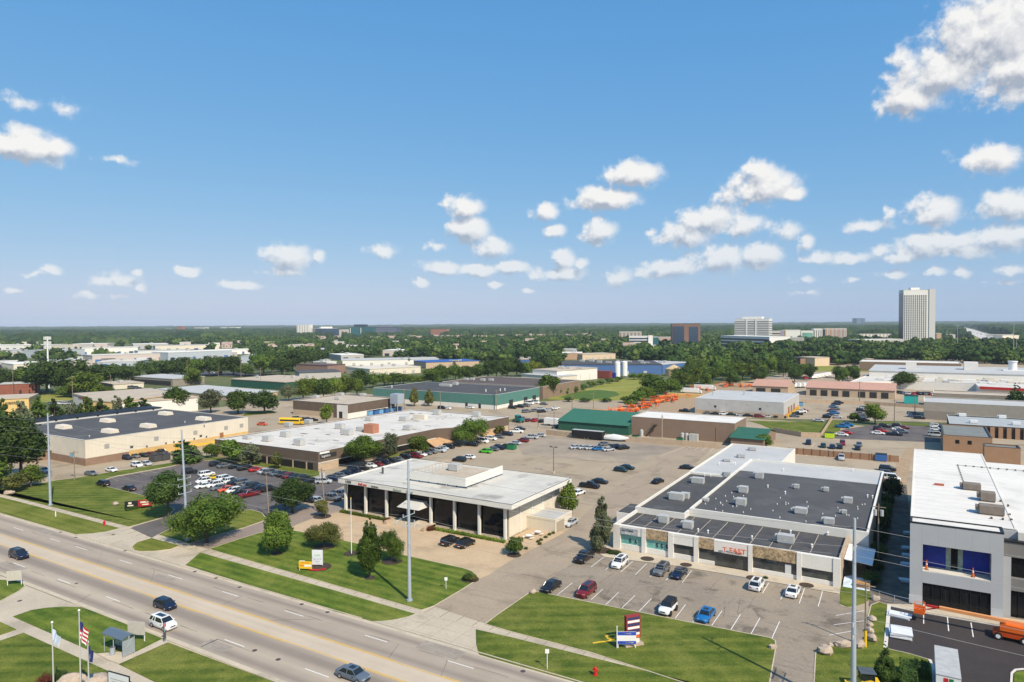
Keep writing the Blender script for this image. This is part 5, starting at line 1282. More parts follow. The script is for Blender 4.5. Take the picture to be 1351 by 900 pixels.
q = far('hotel', 'orange brick block rising above the tan townhouses', 568, 445.5, 589.5, 445.5, 434.5, 26, mat('orange_brick3', (.36, .17, .12), var=.08), roof_brown); vbands(q, 0, 8, 2, q['_h']-3, .4, mat('brown_strip', (.24, .12, .10), var=0))
q = far('church', 'dark red brick tower on the far left skyline', 233.5, 440, 239, 440, 430.5, 30, mat('dark_red_brick', (.28, .12, .09), var=.1), roof_brown)
for i, (u0, u1, v0, vt_, lab) in enumerate(((256, 270, 437, 432, 'distant cream hall on the left skyline near the red brick tower'), (291, 312, 437, 431.8, 'distant long white hall left of the white slab tower'), (214, 219, 439, 434, 'tiny distant cream block left of the red brick tower'), (306, 322, 439, 436, 'distant grey shed below the long white hall'))):
    far('distant_hall', lab, u0, v0, u1, v0, vt_, 40, white_far if i != 0 else pk, white_far)
# second ring: sheds among the trees behind the teal warehouse
SH = [  # u0,v0,u1,v1,vtop,depth,wall,roof,label
    (488, 496, 555, 492, 487.5, 45, wall_cream, mat('cream_roof', (.62, .55, .45), var=.06), 'wide cream shed with a cream roof behind the hedge of bright trees'),
    (452, 483, 579, 480.5, 476, 40, white_far, roof_lgrey, 'long pale grey shed with a grey roof in the middle distance'),
    (562, 486.5, 632, 484, 478.5, 40, wall_tan, blue_enam := mat('royal_blue_roof', (.03, .10, .33), var=.15), 'tan shed with a royal blue roof left of the dark trees'),
    (230, 494, 318, 497.5, 493.5, 30, wall_greybrown, roof_dark, 'low dark roofed shed behind the light green tree'),
    (305, 510, 376, 515, 500.5, 42, wall_green, roof_tan, 'green walled shed with a gravel roof left of the bright trees'),
    (395, 500, 450, 498, 492.5, 34, wall_grey, roof_dark2, 'long charcoal roofed building behind the bright green trees'),
    (206, 519, 302, 529, 514, 34, wall_tan, roof_lgrey, 'tan shop block with a light grey roof behind the cream warehouse'),
    (172, 506, 228, 510, 497, 26, wall_greybrown, roof_lgrey, 'grey building with a dark canopy behind the tan shop block'),
    (132, 511, 150, 514, 505, 20, wall_cream, roof_tan, 'small cream shed at the left of the grey canopy building'),
    (740, 474.5, 768, 474.5, 466, 30, mat('orange_brick2', (.4, .3, .2)), white_far, 'tan brick hall with a white roof behind the blue factory, left one'),
    (768.5, 475, 812, 473.5, 468, 30, mat('peach_wall', (.60, .46, .32), var=.05), roof_tan, 'peach walled long hall right of the tan brick hall'),
    (741, 494, 873, 494, 481.5, 60, wall_blue, roof_dark, 'long blue painted factory with a black roof full of vents'),
    (874, 493, 910, 489, 481.5, 40, wall_blue, roof_lgrey, 'smaller blue factory wing with a light roof at the woods edge'),
    (684, 480, 700, 480, 474.5, 24, wall_blue, roof_tan, 'small blue walled shed left of the yellow tree'),
    (735, 505, 788, 500, 490, 26, wall_white, roof_tan, 'cream workshop with doors in front of the blue factory'),
    (688, 503, 735, 507, 494, 22, wall_cream, roof_lgrey, 'pale workshop left of the cream workshop with a grey roof'),
    (670, 517, 704, 518, 506, 20, wall_brownplain, roof_brown, 'reddish brown roofed hut right behind the teal warehouse'),
    (900, 481, 916, 481, 475, 20, wall_cream, white_far, 'cream annex at the edge of the right hand woods'),
    (1056, 483, 1095, 482, 473, 25, wall_brownbrick, roof_dark, 'brown building with a dark roof beyond the lawn'),
    (1075, 483.5, 1094, 482.5, 472.5, 20, mat('peach_wall', (.6, .46, .32)), roof_tan, 'peach gabled office beyond the lawn'),
    (1335, 465, 1420, 468, 458, 40, wall_grey, white_far, 'white roofed building at the far right edge below the meadow'),
    (1144, 484, 1152, 484, 474, 10, wall_brownplain, roof_tan, 'small brown brick hut half hidden by trees'),
    (391, 492, 432, 494, 481, 22, mat('brown_house_wall', (.27, .17, .13), var=.1), mat('brown_shingles', (.12, .08, .07), var=.15, scale=.3), 'brown shingled low house under the dark trees'),
    (431, 487.5, 444, 486.5, 478, 20, white_far, white_far, 'small white shed right of the brown shingled house'),
    (318, 479, 340, 479, 470, 20, mat('pale_blue_wall', (.42, .46, .50), var=.05), roof_lgrey, 'pale blue grey shed in front of the dark left trees'),
    (0, 522, 46, 520, 507.5, 24, wall_red, roof_lgrey, 'red brick building on the grass at the left edge'),
    (-20, 552, 38.5, 549, 528, 22, mat('yellow_store_wall', (.66, .45, .18), var=.05), roof_tan, 'yellow fronted store with a dark doorway at the left edge'),
    (97, 536, 150, 552, 520, 40, wall_white, roof_tan, 'white walled store with a red stripe behind the pines'),
    (150, 552, 236, 540, 531, 22, mat('yellow_store_wall', (.66, .45, .18)), roof_tan, 'yellow fronted garage store beside the white walled store'),
]
for (u0, v0, u1, v1, vt_, dp, wm, rm, lab) in SH:
    q = far('warehouse' if 'shed' in lab or 'factory' in lab or 'workshop' in lab else 'building', lab, u0, v0, u1, v1, vt_, dp, wm, rm)
    h = q['_h']; L = edge(q, 0)[3]; rr = random.Random(int(u0*7))
    if 'factory' in lab or 'shed' in lab:
        for k in range(10 if 'long blue' in lab else 3):
            x, y = (Vector(q['_wo'][:2])+Vector((rr.uniform(-.4, .4)*L, rr.uniform(-.3, .3)*dp))); hvac(q, x, y, h+.5, rr.uniform(2, 5), 2, rr.uniform(1, 2.4))
    if 'canopy' in lab: feat(q, 'canopy', ink, 0, 2, -2, 1, 3.8, out=.4)
    if 'red stripe' in lab: feat(q, 'red_stripe', red_m, 0, L*.15, L*.95, h-1.3, h-.6, out=.2, dep=.3)
    if 'yellow fronted store' in lab: feat(q, 'doorway', ink, 0, L*.8, L*.97, 0, 3.6, out=.2); text('LUMBERJACK', 1.7, 'sign_lettering', ink, q, (*(Vector(POLY[q.name][0])+edge(q, 0)[1]*L*.36+edge(q, 0)[2]*.2), h-2.6), facerot(*edge(q, 0)[1]))
    if 'garage store' in lab: feat(q, 'lower_wall', wall_tan, 0, 0, -.1, 0, h-2.8, out=.2); text('Garage Floors', 1.9, 'sign_lettering', mat('brown_lettering', (.16, .06, .02), var=0), q, (*(Vector(POLY[q.name][0])+edge(q, 0)[1]*L*.42+edge(q, 0)[2]*.3), h-2.1), facerot(*edge(q, 0)[1])); feat(q, 'red_stripe', red_m, 0, 1, L*.3, h-1.6, h-.8, out=.25, dep=.3)
    if 'workshop' in lab:
        for k in range(4): feat(q, 'roller_door', wall_white, 0, L*(.08+k*.24), L*(.2+k*.24), 0, h*.6, out=.3); 
    if 'brick' in lab and 'building' in lab: feat(q, 'doorway', ink, 0, L*.55, L*.62, 0, 3, out=.15)
    if 'peach walled' in lab or 'blue painted' in lab or 'cream shed' in lab or 'long pale' in lab:
        for k in range(5): feat(q, 'door', hvac_m if 'blue' in lab else wall_grey, 0, L*(.1+k*.18), L*(.1+k*.18)+3, 0, 3, out=.15)
for (u, v) in ((814.5, 498.5), (824, 497.5)):
    x, y = G(u, v); t = MB(); t.tube((0, 0, 1), (0, 0, 12.5), 2.4, n=14); t.ball((0, 0, 12.5), 2.4, 2.4, 1, n=14)
    q = thing('storage_tank', 'left of the two white cylindrical tanks by the blue factory' if u < 820 else 'right of the two white cylindrical tanks by the blue factory', 'tank', (x, y, 0)); t.build('vessel', white_m, q, smooth=True)
    s = MB()
    for a in range(4): s.tube((2*math.cos(a*1.57), 2*math.sin(a*1.57), 0), (2*math.cos(a*1.57), 2*math.sin(a*1.57), 1.4), .2, n=5)
    s.build('supports', hvac_m, q)
x, y = G(889, 496); q = thing('storage_tank', 'squat tan conical tank right of the blue factory', 'tank', (x, y, 0)); t = MB(); t.tube((0, 0, 0), (0, 0, 6), 7, n=16); t.tube((0, 0, 6), (0, 0, 9.5), 7.2, .6, n=16); t.build('vessel', mat('tan_tank', (.55, .40, .22), var=.08), q, smooth=True)
x, y = G(797, 499); q = thing('shipping_container', 'dark rust red container beside the cream workshop', 'container', (x, y, 0)); MB().box(-6, 6, -3, 3, .15, 6).build('body', mat('rust_container', (.20, .05, .035), var=.15), q); MB().box(-6.1, -6.0, -2.8, 2.8, .3, 5.8).build('door', pole_brown, q)
x, y = G(808, 498.6); q = thing('shipping_container', 'deep blue container between the red one and the tanks', 'container', (x, y, 0)); MB().box(-3.2, 3.2, -3, 3, .15, 4.2).build('body', mat('deep_blue_container', (.01, .03, .22), var=.1), q); MB().box(-3.3, -3.2, -2.8, 2.8, .3, 4).build('door', pole_brown, q)
# left industrial belt: long flat roofed units, labelled in order
rr = random.Random(21)
belt = [  # u0,v0,u1,v1,vtop
    (-30, 462, 62, 462, 455.5), (14, 472, 54, 471, 464.5), (55, 463, 96, 461, 456), (96, 460, 142, 459.5, 454), (62, 472.5, 112, 470, 463), (108, 468, 182, 466.5, 459.5), (176, 461, 222, 460, 454.5), (205, 463.5, 289, 461.5, 456.5),
    (122, 479, 222, 475, 469.5), (222, 476, 306, 472, 465.5), (182, 470, 250, 468, 463.5), (-40, 487, 22, 485, 479), (18, 488, 62, 486, 481), (90, 487, 122, 485, 476.5), (128, 484, 182, 483, 478), (290, 468, 330, 467, 462),
    (410, 468.5, 445, 467, 461.5), (445, 462, 470, 462, 456.5), (505, 470, 532, 470, 462.5), (607, 468, 624, 468, 464), (634, 471, 664, 471, 464), (450, 476, 480, 475, 469), (330, 456, 366, 456, 451.5), (350, 466, 362, 466, 461)]
wl = [white_far, wall_grey, wall_cream, pk, mat('pale_blue_wall', (.42, .46, .50))]
for i, (u0, v0, u1, v1, vt_) in enumerate(belt):
    wm = wl[i % 5]; q = far('industrial_unit', f"{ORD[i//5]} flat roofed {['white', 'grey', 'cream', 'pinkish', 'pale blue'][i % 5]} unit in the far industrial belt", u0, v0, u1, v1, vt_, rr.uniform(30, 55), wm, [white_far, roof_lgrey, roof_white][i % 3], group='units of the far industrial belt')
    L = edge(q, 0)[3]; h = q['_h']; n = int(L/14)
    for k in range(min(n, 14)): feat(q, 'door', [dkglass, mat('grey_window_strip', (.25, .22, .2)), wall_blue][(i+k) % 3], 0, L*(k+.2)/n, L*(k+.2)/n+rr.uniform(3, 7), 0, min(4, h*.6), out=.3)
    feat(q, 'side_wall_band', wm, 1, .5, -.5, 1, 2, out=.2)
    x, y = q['_wo'][0], q['_wo'][1]; hvac(q, x+rr.uniform(-.2, .2)*L, y, h+.5, 5, 3, 2)
for i in range(18):
    u = rr.uniform(-10, 330); v = rr.uniform(456, 480); wm = wl[i % 5]; q = far('industrial_unit', f"{ORD[i]} small box unit from the left scattered in the far industrial belt", -10+i*19, v, -10+i*19+rr.uniform(9, 22), v-rr.uniform(0, 1), v-rr.uniform(3.5, 6), rr.uniform(14, 30), wm, [roof_lgrey, white_far, roof_dark][i % 3], group='small units of the far industrial belt')
    feat(q, 'door', dkglass, 0, 2, 5, 0, 3.5, out=.3)
# tan townhouses beyond the middle woods
def make_house():
    r = thing('town_house', 'tan gabled townhouse in the far estate beyond the trees', 'house', (0, 0, 0), group='townhouses of the far estate')
    w = MB(); w.add([(-9, -6, 0), (9, -6, 0), (9, 6, 0), (-9, 6, 0), (-9, -6, 7), (9, -6, 7), (9, 6, 7), (-9, 6, 7), (-9, 0, 11), (9, 0, 11)], [(0, 1, 5, 4), (1, 2, 6, 9, 5), (2, 3, 7, 6), (3, 0, 4, 8, 7)])
    w.add([(-3, -9, 0), (3, -9, 0), (3, -6, 0), (-3, -6, 0), (-3, -9, 7), (3, -9, 7), (3, -4, 7), (-3, -4, 7), (0, -9, 9.6), (0, -2, 9.6)], [(0, 1, 5, 8, 4), (1, 2, 6, 5), (3, 0, 4, 7)])
    w.build('wall', mat('townhouse_render', (.50, .39, .32), var=.12, scale=.02), r)
    f = MB(); f.loft([[(x, -6.6, 6.8), (x, 0, 11.1), (x, 0, 11.4), (x, -6.6, 7.1)] for x in (-9.5, 9.5)]); f.loft([[(x, 6.6, 6.8), (x, 0, 11.1), (x, 0, 11.4), (x, 6.6, 7.1)] for x in (-9.5, 9.5)])
    f.loft([[(-3.4, y, 6.9), (0, y, 9.8), (3.4, y, 6.9), (3.4, y, 7.1), (0, y, 10.0), (-3.4, y, 7.1)] for y in (-9.3, -2)]); f.build('roof', mat('townhouse_shingles', (.34, .25, .21), var=.12, scale=.02), r, fix=True)
    for x in (-6, 0, 6): MB().box(x-.8, x+.8, -6.1 if x else -9.1, -6.02 if x else -9.02, 2, 4.6).build('window', dkglass, r)
    return r
rr = random.Random(44); k_ = 0
for i in range(84):
    u = rr.uniform(320, 960) if i < 34 or i > 50 else rr.uniform(1040, 1340); v = rr.uniform(449.5, 466) if i < 34 or i > 50 else rr.uniform(446, 458); w_ = rr.uniform(8, 26); far('distant_building', f"{['long', 'short', 'wide', 'small'][i % 4]} {['pale', 'grey', 'cream', 'tan'][(i//4) % 4]} roofed building in the far woods", u, v, u+w_, v-rr.uniform(0, .8), v-rr.uniform(3.5, 5.5), rr.uniform(22, 50), wl[i % 4], [white_far, roof_lgrey, roof_tan, roof_white][(i//4) % 4], group='low roofs scattered in the far woods')
hs = make_house(); rr = random.Random(3); first = True; HOUSES = []
spots = [(rr.uniform(400, 470), rr.uniform(446.5, 449)) for _ in range(9)]+[(515+i*4.6+rr.uniform(-2, 2), rr.uniform(444.5, 449.5)) for i in range(30)]+[(655+i*4.2+rr.uniform(-2, 2), rr.uniform(443.5, 448)) for i in range(30)]
spots += [(u, v) for u, v in ((785, 459), (800, 455), (812, 451), (830, 462), (770, 463), (700, 455), (600, 462), (640, 459), (560, 465), (410, 463), (355, 460), (320, 457), (300, 459), (130, 447), (95, 447), (155, 451), (1010, 440), (345, 462), (360, 463), (1105, 455))]
for (u, v) in spots:
    x, y = G(u, v); HOUSES.append((x, y))
    if first: hs.location = (x, y, 0); hs.rotation_euler = (0, 0, .4); first = False
    else: dup(hs, (x, y, 0), rr.uniform(-.6, 1.3), hs['label'], hs['group'], scale=rr.uniform(.8, 1.25))
# motorway running away on the right
sheet('motorway', P((1256, 432), (1266, 431.2), (1283, 434.5), (1298, 439.5), (1331, 446.8), (1345, 449.2), (1315, 449.4), (1296, 448), (1281, 441), (1272, 435)), .5, mat('motorway_concrete', (.55, .50, .46), var=.06, scale=.02))

# ------------------------------------------------------------------ trees one can tell apart
def T_(u, vb, vt_, w, kind, mt, label, lod='mid', group=None): return tree(u, vb, vt_, w, kind, mt, label, group, lod)
T_(365, 731, 671, 38, 'cone', leaf_mid, 'pyramidal green tree on the front lawn left of the white sign', 'hi')
T_(488, 763, 690, 31, 'cone', leaf_mid, 'tall pyramidal tree in the middle of the front lawn beside the steel pole', 'hi')
T_(428, 722.5, 690, 43, 'spread', leaf_bronze, 'low bronze tinted spreading tree on the front lawn near the flagpole', 'hi')
T_(517, 741, 700.5, 32, 'spread', leaf_mid, 'low spreading tree tucked behind the tall pyramidal lawn tree', 'hi')
T_(425, 682, 659, 17, 'round', leaf_bronze, 'small young tree in a mulch square left of the white office', 'mid')
T_(386, 677, 632, 46, 'round', leaf_dark, 'round dark tree at the end of the dark car park left of the white office', 'hi')
T_(222, 682, 623, 46, 'round', leaf_dark, 'round dark tree beside the red and black sign', 'hi')
T_(273, 716, 652, 80, 'spread', leaf_mid, 'very wide bushy tree at the side of the driveway next to the steel pole', 'hi')
T_(480, 617, 576, 41, 'round', leaf_mid, 'big round tree at the corner of the long brown building', 'hi')
T_(513, 609, 572, 23, 'round', leaf_grey, 'grey green open tree beside the big round tree at the brown building', 'mid')
T_(552, 600, 575, 28, 'round', leaf_light, 'small light green tree in front of the long brown building', 'mid')
T_(621, 587, 553, 46, 'spread', leaf_mid, 'wide umbrella tree in front of the long brown building at its far end', 'hi')
T_(660, 574, 561, 14, 'round', leaf_bronze, 'small thin tree at the far right end of the brown building', 'low')
T_(242, 610, 583, 38, 'pine', leaf_dark, 'dark spreading pine at the corner of the cream warehouse', 'mid')
T_(279, 604, 586, 20, 'round', leaf_light, 'small light tree at the left end of the long brown building', 'mid')
T_(306, 611, 581, 32, 'round', leaf_mid, 'left of two green trees in front of the long brown building wall', 'mid')
T_(331, 615, 586, 24, 'round', leaf_grey, 'right of two green trees in front of the long brown building wall', 'mid')
T_(365, 619, 597, 16, 'round', leaf_bronze, 'small round tree on the grass strip by the red sports car', 'mid')
T_(678, 732, 709, 23, 'round', leaf_mid, 'small round tree in a mulch bed at the right corner of the white office', 'mid')
T_(750, 678, 638, 24, 'cone', leaf_light, 'bright green tree behind the right side of the white office', 'mid')
T_(795, 726, 657, 27, 'pine', leaf_grey, 'tall thin grey green pine at the left end of the shop strip', 'hi')
T_(20, 649, 624, 25, 'round', leaf_bronze, 'small round reddish green tree at the left edge of the lawn', 'mid')
T_(41, 643, 614, 22, 'round', leaf_light, 'small light green tree on the lawn behind the left steel pole', 'mid')
T_(2, 640, 546, 76, 'round', leaf_dark, 'huge dark tree filling the left edge of the picture', 'hi')
T_(28, 634, 560, 52, 'round', leaf_dark, 'second big dark tree at the left edge, right of the huge one', 'hi')
T_(-14, 645, 585, 46, 'round', leaf_mid, 'lower mid green tree at the foot of the huge left tree', 'mid')
T_(1168, 899, 854, 25, 'spruce', leaf_dark, 'small dark spruce beside the yellow machine at the bottom right', 'hi')
T_(1154.5, 560, 533, 22, 'round', leaf_light, 'bright green tree among the parked cars on the right', 'mid')
T_(1127, 557, 544.5, 13, 'round', leaf_mid, 'small round tree left of the bright green one in the right car park', 'low')
T_(1178, 662, 630, 26, 'round', leaf_dark, 'dark tree behind the right end of the shop strip', 'mid')
T_(1166, 700, 662, 15, 'round', leaf_dark, 'narrow dark tree in the alley right of the shop strip', 'mid')
T_(1008, 590, 573, 20, 'round', leaf_mid, 'green tree by the small green roof at the end of the brown building', 'mid')
T_(1192, 513.5, 491, 27, 'round', leaf_mid, 'round tree in front of the white roofed plant', 'mid')
T_(1341, 545, 511, 26, 'spruce', leaf_dark, 'dark conifer at the right edge by the service garage', 'mid')
T_(722, 524, 495, 32, 'round', leaf_mid, 'round tree at the left end of the field by the teal warehouse', 'mid')
T_(865, 524, 496, 36, 'round', leaf_mid, 'large round tree at the right side of the field', 'mid')
T_(850, 529, 510, 26, 'round', leaf_light, 'smaller tree beside the large one at the right side of the field', 'mid')
T_(885, 520, 500, 26, 'round', leaf_mid, 'round tree beyond the orange machines', 'mid')
T_(231.5, 543, 511, 30, 'round', leaf_mid, 'round tree above the left end of the cream warehouse roof', 'mid')
T_(278, 545, 514, 27, 'round', leaf_grey, 'round grey green tree behind the cream warehouse, second of the row', 'mid')
T_(314, 546, 516, 34, 'round', leaf_mid, 'broad green tree behind the cream warehouse, third of the row', 'mid')
T_(349, 546, 516, 36, 'round', leaf_dark, 'broad dark green tree behind the cream warehouse, fourth of the row', 'mid')
T_(404, 550, 534, 18, 'round', leaf_light, 'small light tree beside the orange car', 'mid') if False else None
T_(431, 560, 533, 17, 'round', leaf_light, 'bright small tree at the white corner of the brown building with gravel roof', 'mid')
T_(255, 508, 486, 19, 'round', leaf_light, 'light green tree above the grey roofed tan shop block', 'mid')
T_(547, 536, 511.5, 12, 'cone', leaf_bronze, 'left of two slim golden green trees at the teal warehouse', 'mid')
T_(566, 536, 514.5, 12, 'cone', leaf_bronze, 'right of two slim golden green trees at the teal warehouse', 'mid')
T_(391, 542, 532, 6, 'cone', leaf_dark, 'tiny dark column tree on the lawn behind the cream warehouse', 'low') if False else None
# generated rows measured from their ends in the photo
def belt_trees(seq, where, group, kind='round', lod='mid'):
    for i, (u, vb, vt_, w, mt) in enumerate(seq):
        T_(u, vb, vt_, w, kind if i % 4 else 'spread' if kind == 'round' else kind, mt, f"{ORD[i] if i < 20 else 'last'} tree from the left {where}", lod, group)
belt_trees([(*PX(-310, 108+i*6.3), 529+((i*7) % 5)*1.2-i*.6, 19+(i*5) % 7, [leaf_dark, leaf_grey, leaf_mid][i % 3]) for i in range(13)], 'in the pine row behind the cream warehouse', 'pine row behind the cream warehouse', 'pine')
belt_trees([(381, 529, 507, 24, leaf_grey), (400, 528, 500, 22, leaf_light), (413, 527, 499, 20, leaf_light), (427, 527, 500, 22, leaf_mid), (441, 526, 498, 22, leaf_light), (455, 524, 497, 24, leaf_light), (471, 522, 500, 22, leaf_light), (476, 515, 488, 26, leaf_dark), (492, 512, 491, 22, leaf_mid), (507, 509, 493, 20, leaf_light), (519, 508, 492, 22, leaf_mid), (532, 507, 494, 18, leaf_light), (544, 507, 495, 18, leaf_light), (556, 506, 495.5, 18, leaf_light), (571, 508, 486, 24, leaf_mid), (582, 505, 482, 26, leaf_mid), (601, 503, 481, 26, leaf_mid), (616, 502, 483, 22, leaf_dark), (630, 501, 481, 22, leaf_mid), (644, 500, 476, 24, leaf_dark)], 'in the bright belt behind the brown and teal buildings', 'tree belt behind the brown and teal buildings')
belt_trees([(655, 499, 474, 26, leaf_dark), (669, 499, 474, 24, leaf_dark), (682, 497, 474, 22, leaf_dark), (693, 496, 478, 16, leaf_mid), (703, 493, 476, 18, leaf_lime), (712, 491, 478, 15, leaf_light), (724, 489, 470, 20, leaf_dark), (737, 488, 471, 18, leaf_mid)], 'in the dark clump left of the blue factory', 'dark clump left of the blue factory')
belt_trees([(8, 518, 486, 34, leaf_dark), (28, 517, 487, 32, leaf_mid), (46, 517, 484, 30, leaf_dark), (62, 519, 478, 40, leaf_dark), (82, 521, 472, 50, leaf_dark), (98, 523, 484, 26, leaf_dark), (112, 524, 491, 36, leaf_light), (127, 524, 505, 22, leaf_light), (140, 523, 510, 20, leaf_light), (86, 524, 510, 20, leaf_mid), (132, 506, 481, 30, leaf_dark), (150, 506, 481, 30, leaf_dark), (170, 506, 482, 28, leaf_dark)], 'in the tall dark clump on the left', 'tall dark clump on the left')
belt_trees([(200, 500, 475, 32, leaf_dark), (222, 499, 476, 26, leaf_dark), (240, 498, 472, 30, leaf_dark), (256, 498, 474, 26, leaf_mid), (276, 497, 470, 28, leaf_dark), (292, 496, 471, 26, leaf_dark), (308, 496, 470, 24, leaf_dark), (324, 497, 481, 22, leaf_mid), (348, 495, 468, 26, leaf_mid), (359, 492, 465, 26, leaf_dark), (372, 495, 472, 26, leaf_dark), (386, 490, 462, 32, leaf_dark), (402, 484, 459, 30, leaf_dark), (417, 482, 462, 26, leaf_dark)], 'in the dark belt left of centre', 'dark belt left of centre')
belt_trees([(735, 521.5, 512, 16, leaf_light), (745, 520, 511, 14, leaf_light), (757, 518, 509, 14, leaf_mid), (769, 515, 507, 13, leaf_mid), (781, 511, 503, 13, leaf_light), (793, 508, 501, 12, leaf_mid), (804, 506, 499, 12, leaf_mid), (815, 504, 497, 12, leaf_light), (836, 501, 492, 16, leaf_mid), (848, 500.5, 492, 16, leaf_mid), (858, 500.5, 493, 16, leaf_light), (750, 530, 524, 14, leaf_dark), (772, 530.5, 525, 16, leaf_dark), (800, 530.5, 525, 16, leaf_mid), (826, 531.5, 523, 18, leaf_mid), (840, 533, 516, 20, leaf_mid), (832, 537, 527, 18, leaf_light)], 'in the hedge line round the field', 'hedge line round the field', lod='low')
# ------------------------------------------------------------------ woods of the right half: first the ones nearest, each a tree
rr = random.Random(77)
def zone(poly, n, hmin, hmax, where, group, mts, minsep):
    """scatter n countable trees in an image polygon, label them from left to right"""
    us = [p[0] for p in poly]; vs = [p[1] for p in poly]; pts = []; tries = 0
    while len(pts) < n and tries < 6000:
        tries += 1
        u = rr.uniform(min(us), max(us)); v0, v1 = min(vs), max(vs); v = VH(u)+1/rr.uniform(1/(v1-VH(u)), 1/(v0-VH(u)))
        if not inside((u, v), poly): continue
        x, y = G(u, v)
        if any(math.hypot(x-a, y-b) < minsep for a, b, _ in pts): continue
        pts.append((x, y, u))
    pts.sort(key=lambda p: p[2])
    for i, (x, y, u) in enumerate(pts):
        h = rr.uniform(hmin, hmax); mt = rr.choice(mts)
        o = put_tree(x, y, h, rr.uniform(.85, 1.25), 'round' if rr.random() < .75 else 'spread', mt, '', group, 'mid' if math.hypot(x, y) < 650 else 'low')
        o['label'] = f"{'tall' if h > (hmin+hmax)/2 else 'lower'} {mt.name.split('_')[0].replace('maple', 'green')} tree, number {i+1} from the left {where}"
def inside(p, poly):
    x, y = p; c = False; n = len(poly)
    for i in range(n):
        x0, y0 = poly[i][:2]; x1, y1 = poly[(i+1) % n][:2]
        if (y0 > y) != (y1 > y) and x < (x1-x0)*(y-y0)/(y1-y0)+x0: c = not c
    return c
zone([(895, 500), (940, 485), (1035, 480), (1035, 500), (990, 508), (950, 514), (905, 516), (888, 514)], 46, 9, 15, 'in the near right hand wood', 'near right hand wood', [leaf_mid, leaf_mid, leaf_dark, leaf_light], 9)
zone([(1036, 492), (1076, 492), (1076, 504), (1036, 506)], 9, 8, 12, 'in the clump left of the garages', 'clump left of the garages', [leaf_dark, leaf_mid], 9)
zone([(1106, 499), (1138, 499), (1136, 505), (1106, 506)], 7, 7, 11, 'in the clump above the long garage roof', 'clump above the long garage roof', [leaf_dark, leaf_mid], 8)
# ------------------------------------------------------------------ woods: too many to count
BUILT = [POLY[k] for k in POLY]
def near_poly_mask(X, Y, polys, grow):
    m = np.zeros(len(X), bool)
    for p in polys:
        cx = sum(q[0] for q in p)/len(p); cy = sum(q[1] for q in p)/len(p)
        d = np.hypot(cx, cy); ux, uy = -cx/d, -cy/d
        a, b_ = Vector(p[0][:2]), Vector(p[1][:2]); e = (b_-a); L = e.length; e.normalize(); n = Vector((-e.y, e.x)); dep = abs((Vector(p[2][:2])-b_).dot(n))
        s = (X-a.x)*e.x+(Y-a.y)*e.y; t = (X-a.x)*n.x+(Y-a.y)*n.y
        m |= (s > -grow) & (s < L+grow) & (t > -grow-d*.062*(d > 600)) & (t < dep+grow)
    return m
def blob_forest(name, label, zones, mt, seed, leafn, core, hrange):
    nr = np.random.default_rng(seed); V = []; Qd = []; Tr = []; off = 0
    bases = [crown_arrays('round' if i % 3 else 'spread', seed+i, leafn, .13 if leafn > 60 else .2, core=core, corek=.92) for i in range(6)]
    XY = []
    for poly, sp in zones:
        W = np.array(P(*poly)); lo, hi = W.min(0), W.max(0)
        n = int((hi[0]-lo[0])*(hi[1]-lo[1])/sp**2)
        n = min(n, 60000); p = nr.uniform(lo, hi, (n, 2))
        X, Y = p[:, 0], p[:, 1]; ins = np.zeros(n, bool); k = len(W)
        for i in range(k):
            x0, y0 = W[i]; x1, y1 = W[(i+1) % k]
            c = ((y0 > Y) != (y1 > Y)) & (X < (x1-x0)*(Y-y0)/(y1-y0+1e-9)+x0); ins ^= c
        c, s = math.cos(YAW), math.sin(YAW)
        p = p[ins]; XY.append(p)
    p = np.concatenate(XY)
    bad = near_poly_mask(p[:, 0], p[:, 1], BUILT, 7)
    for (hx, hy) in HOUSES:
        d = math.hypot(hx, hy); ux, uy = -hx/d, -hy/d
        s = (p[:, 0]-hx)*ux+(p[:, 1]-hy)*uy; t = abs(-(p[:, 0]-hx)*uy+(p[:, 1]-hy)*ux); bad |= (s > -15) & (s < d*.055) & (t < 13)
    p = p[~bad]
    for i, (x, y) in enumerate(p):
        v, q, t = bases[i % 6]; a = nr.uniform(0, 6.28); h = nr.uniform(*hrange); w = h*nr.uniform(.95, 1.45); ca, sa = math.cos(a), math.sin(a)
        vv = np.stack([(v[:, 0]*ca-v[:, 1]*sa)*w+x, (v[:, 0]*sa+v[:, 1]*ca)*w+y, (v[:, 2]-.12)*h], axis=1)
        V.append(vv); Qd.append(q+off); Tr.append(t+off); off += len(v)
    print(name, len(p), 'trees', sum(len(q) for q in Qd), sum(len(t) for t in Tr))
    o = link(name, mesh_from(name, np.concatenate(V), np.concatenate(Qd), np.concatenate(Tr), mt))
    return tag(o, label, 'wood', kind='stuff')
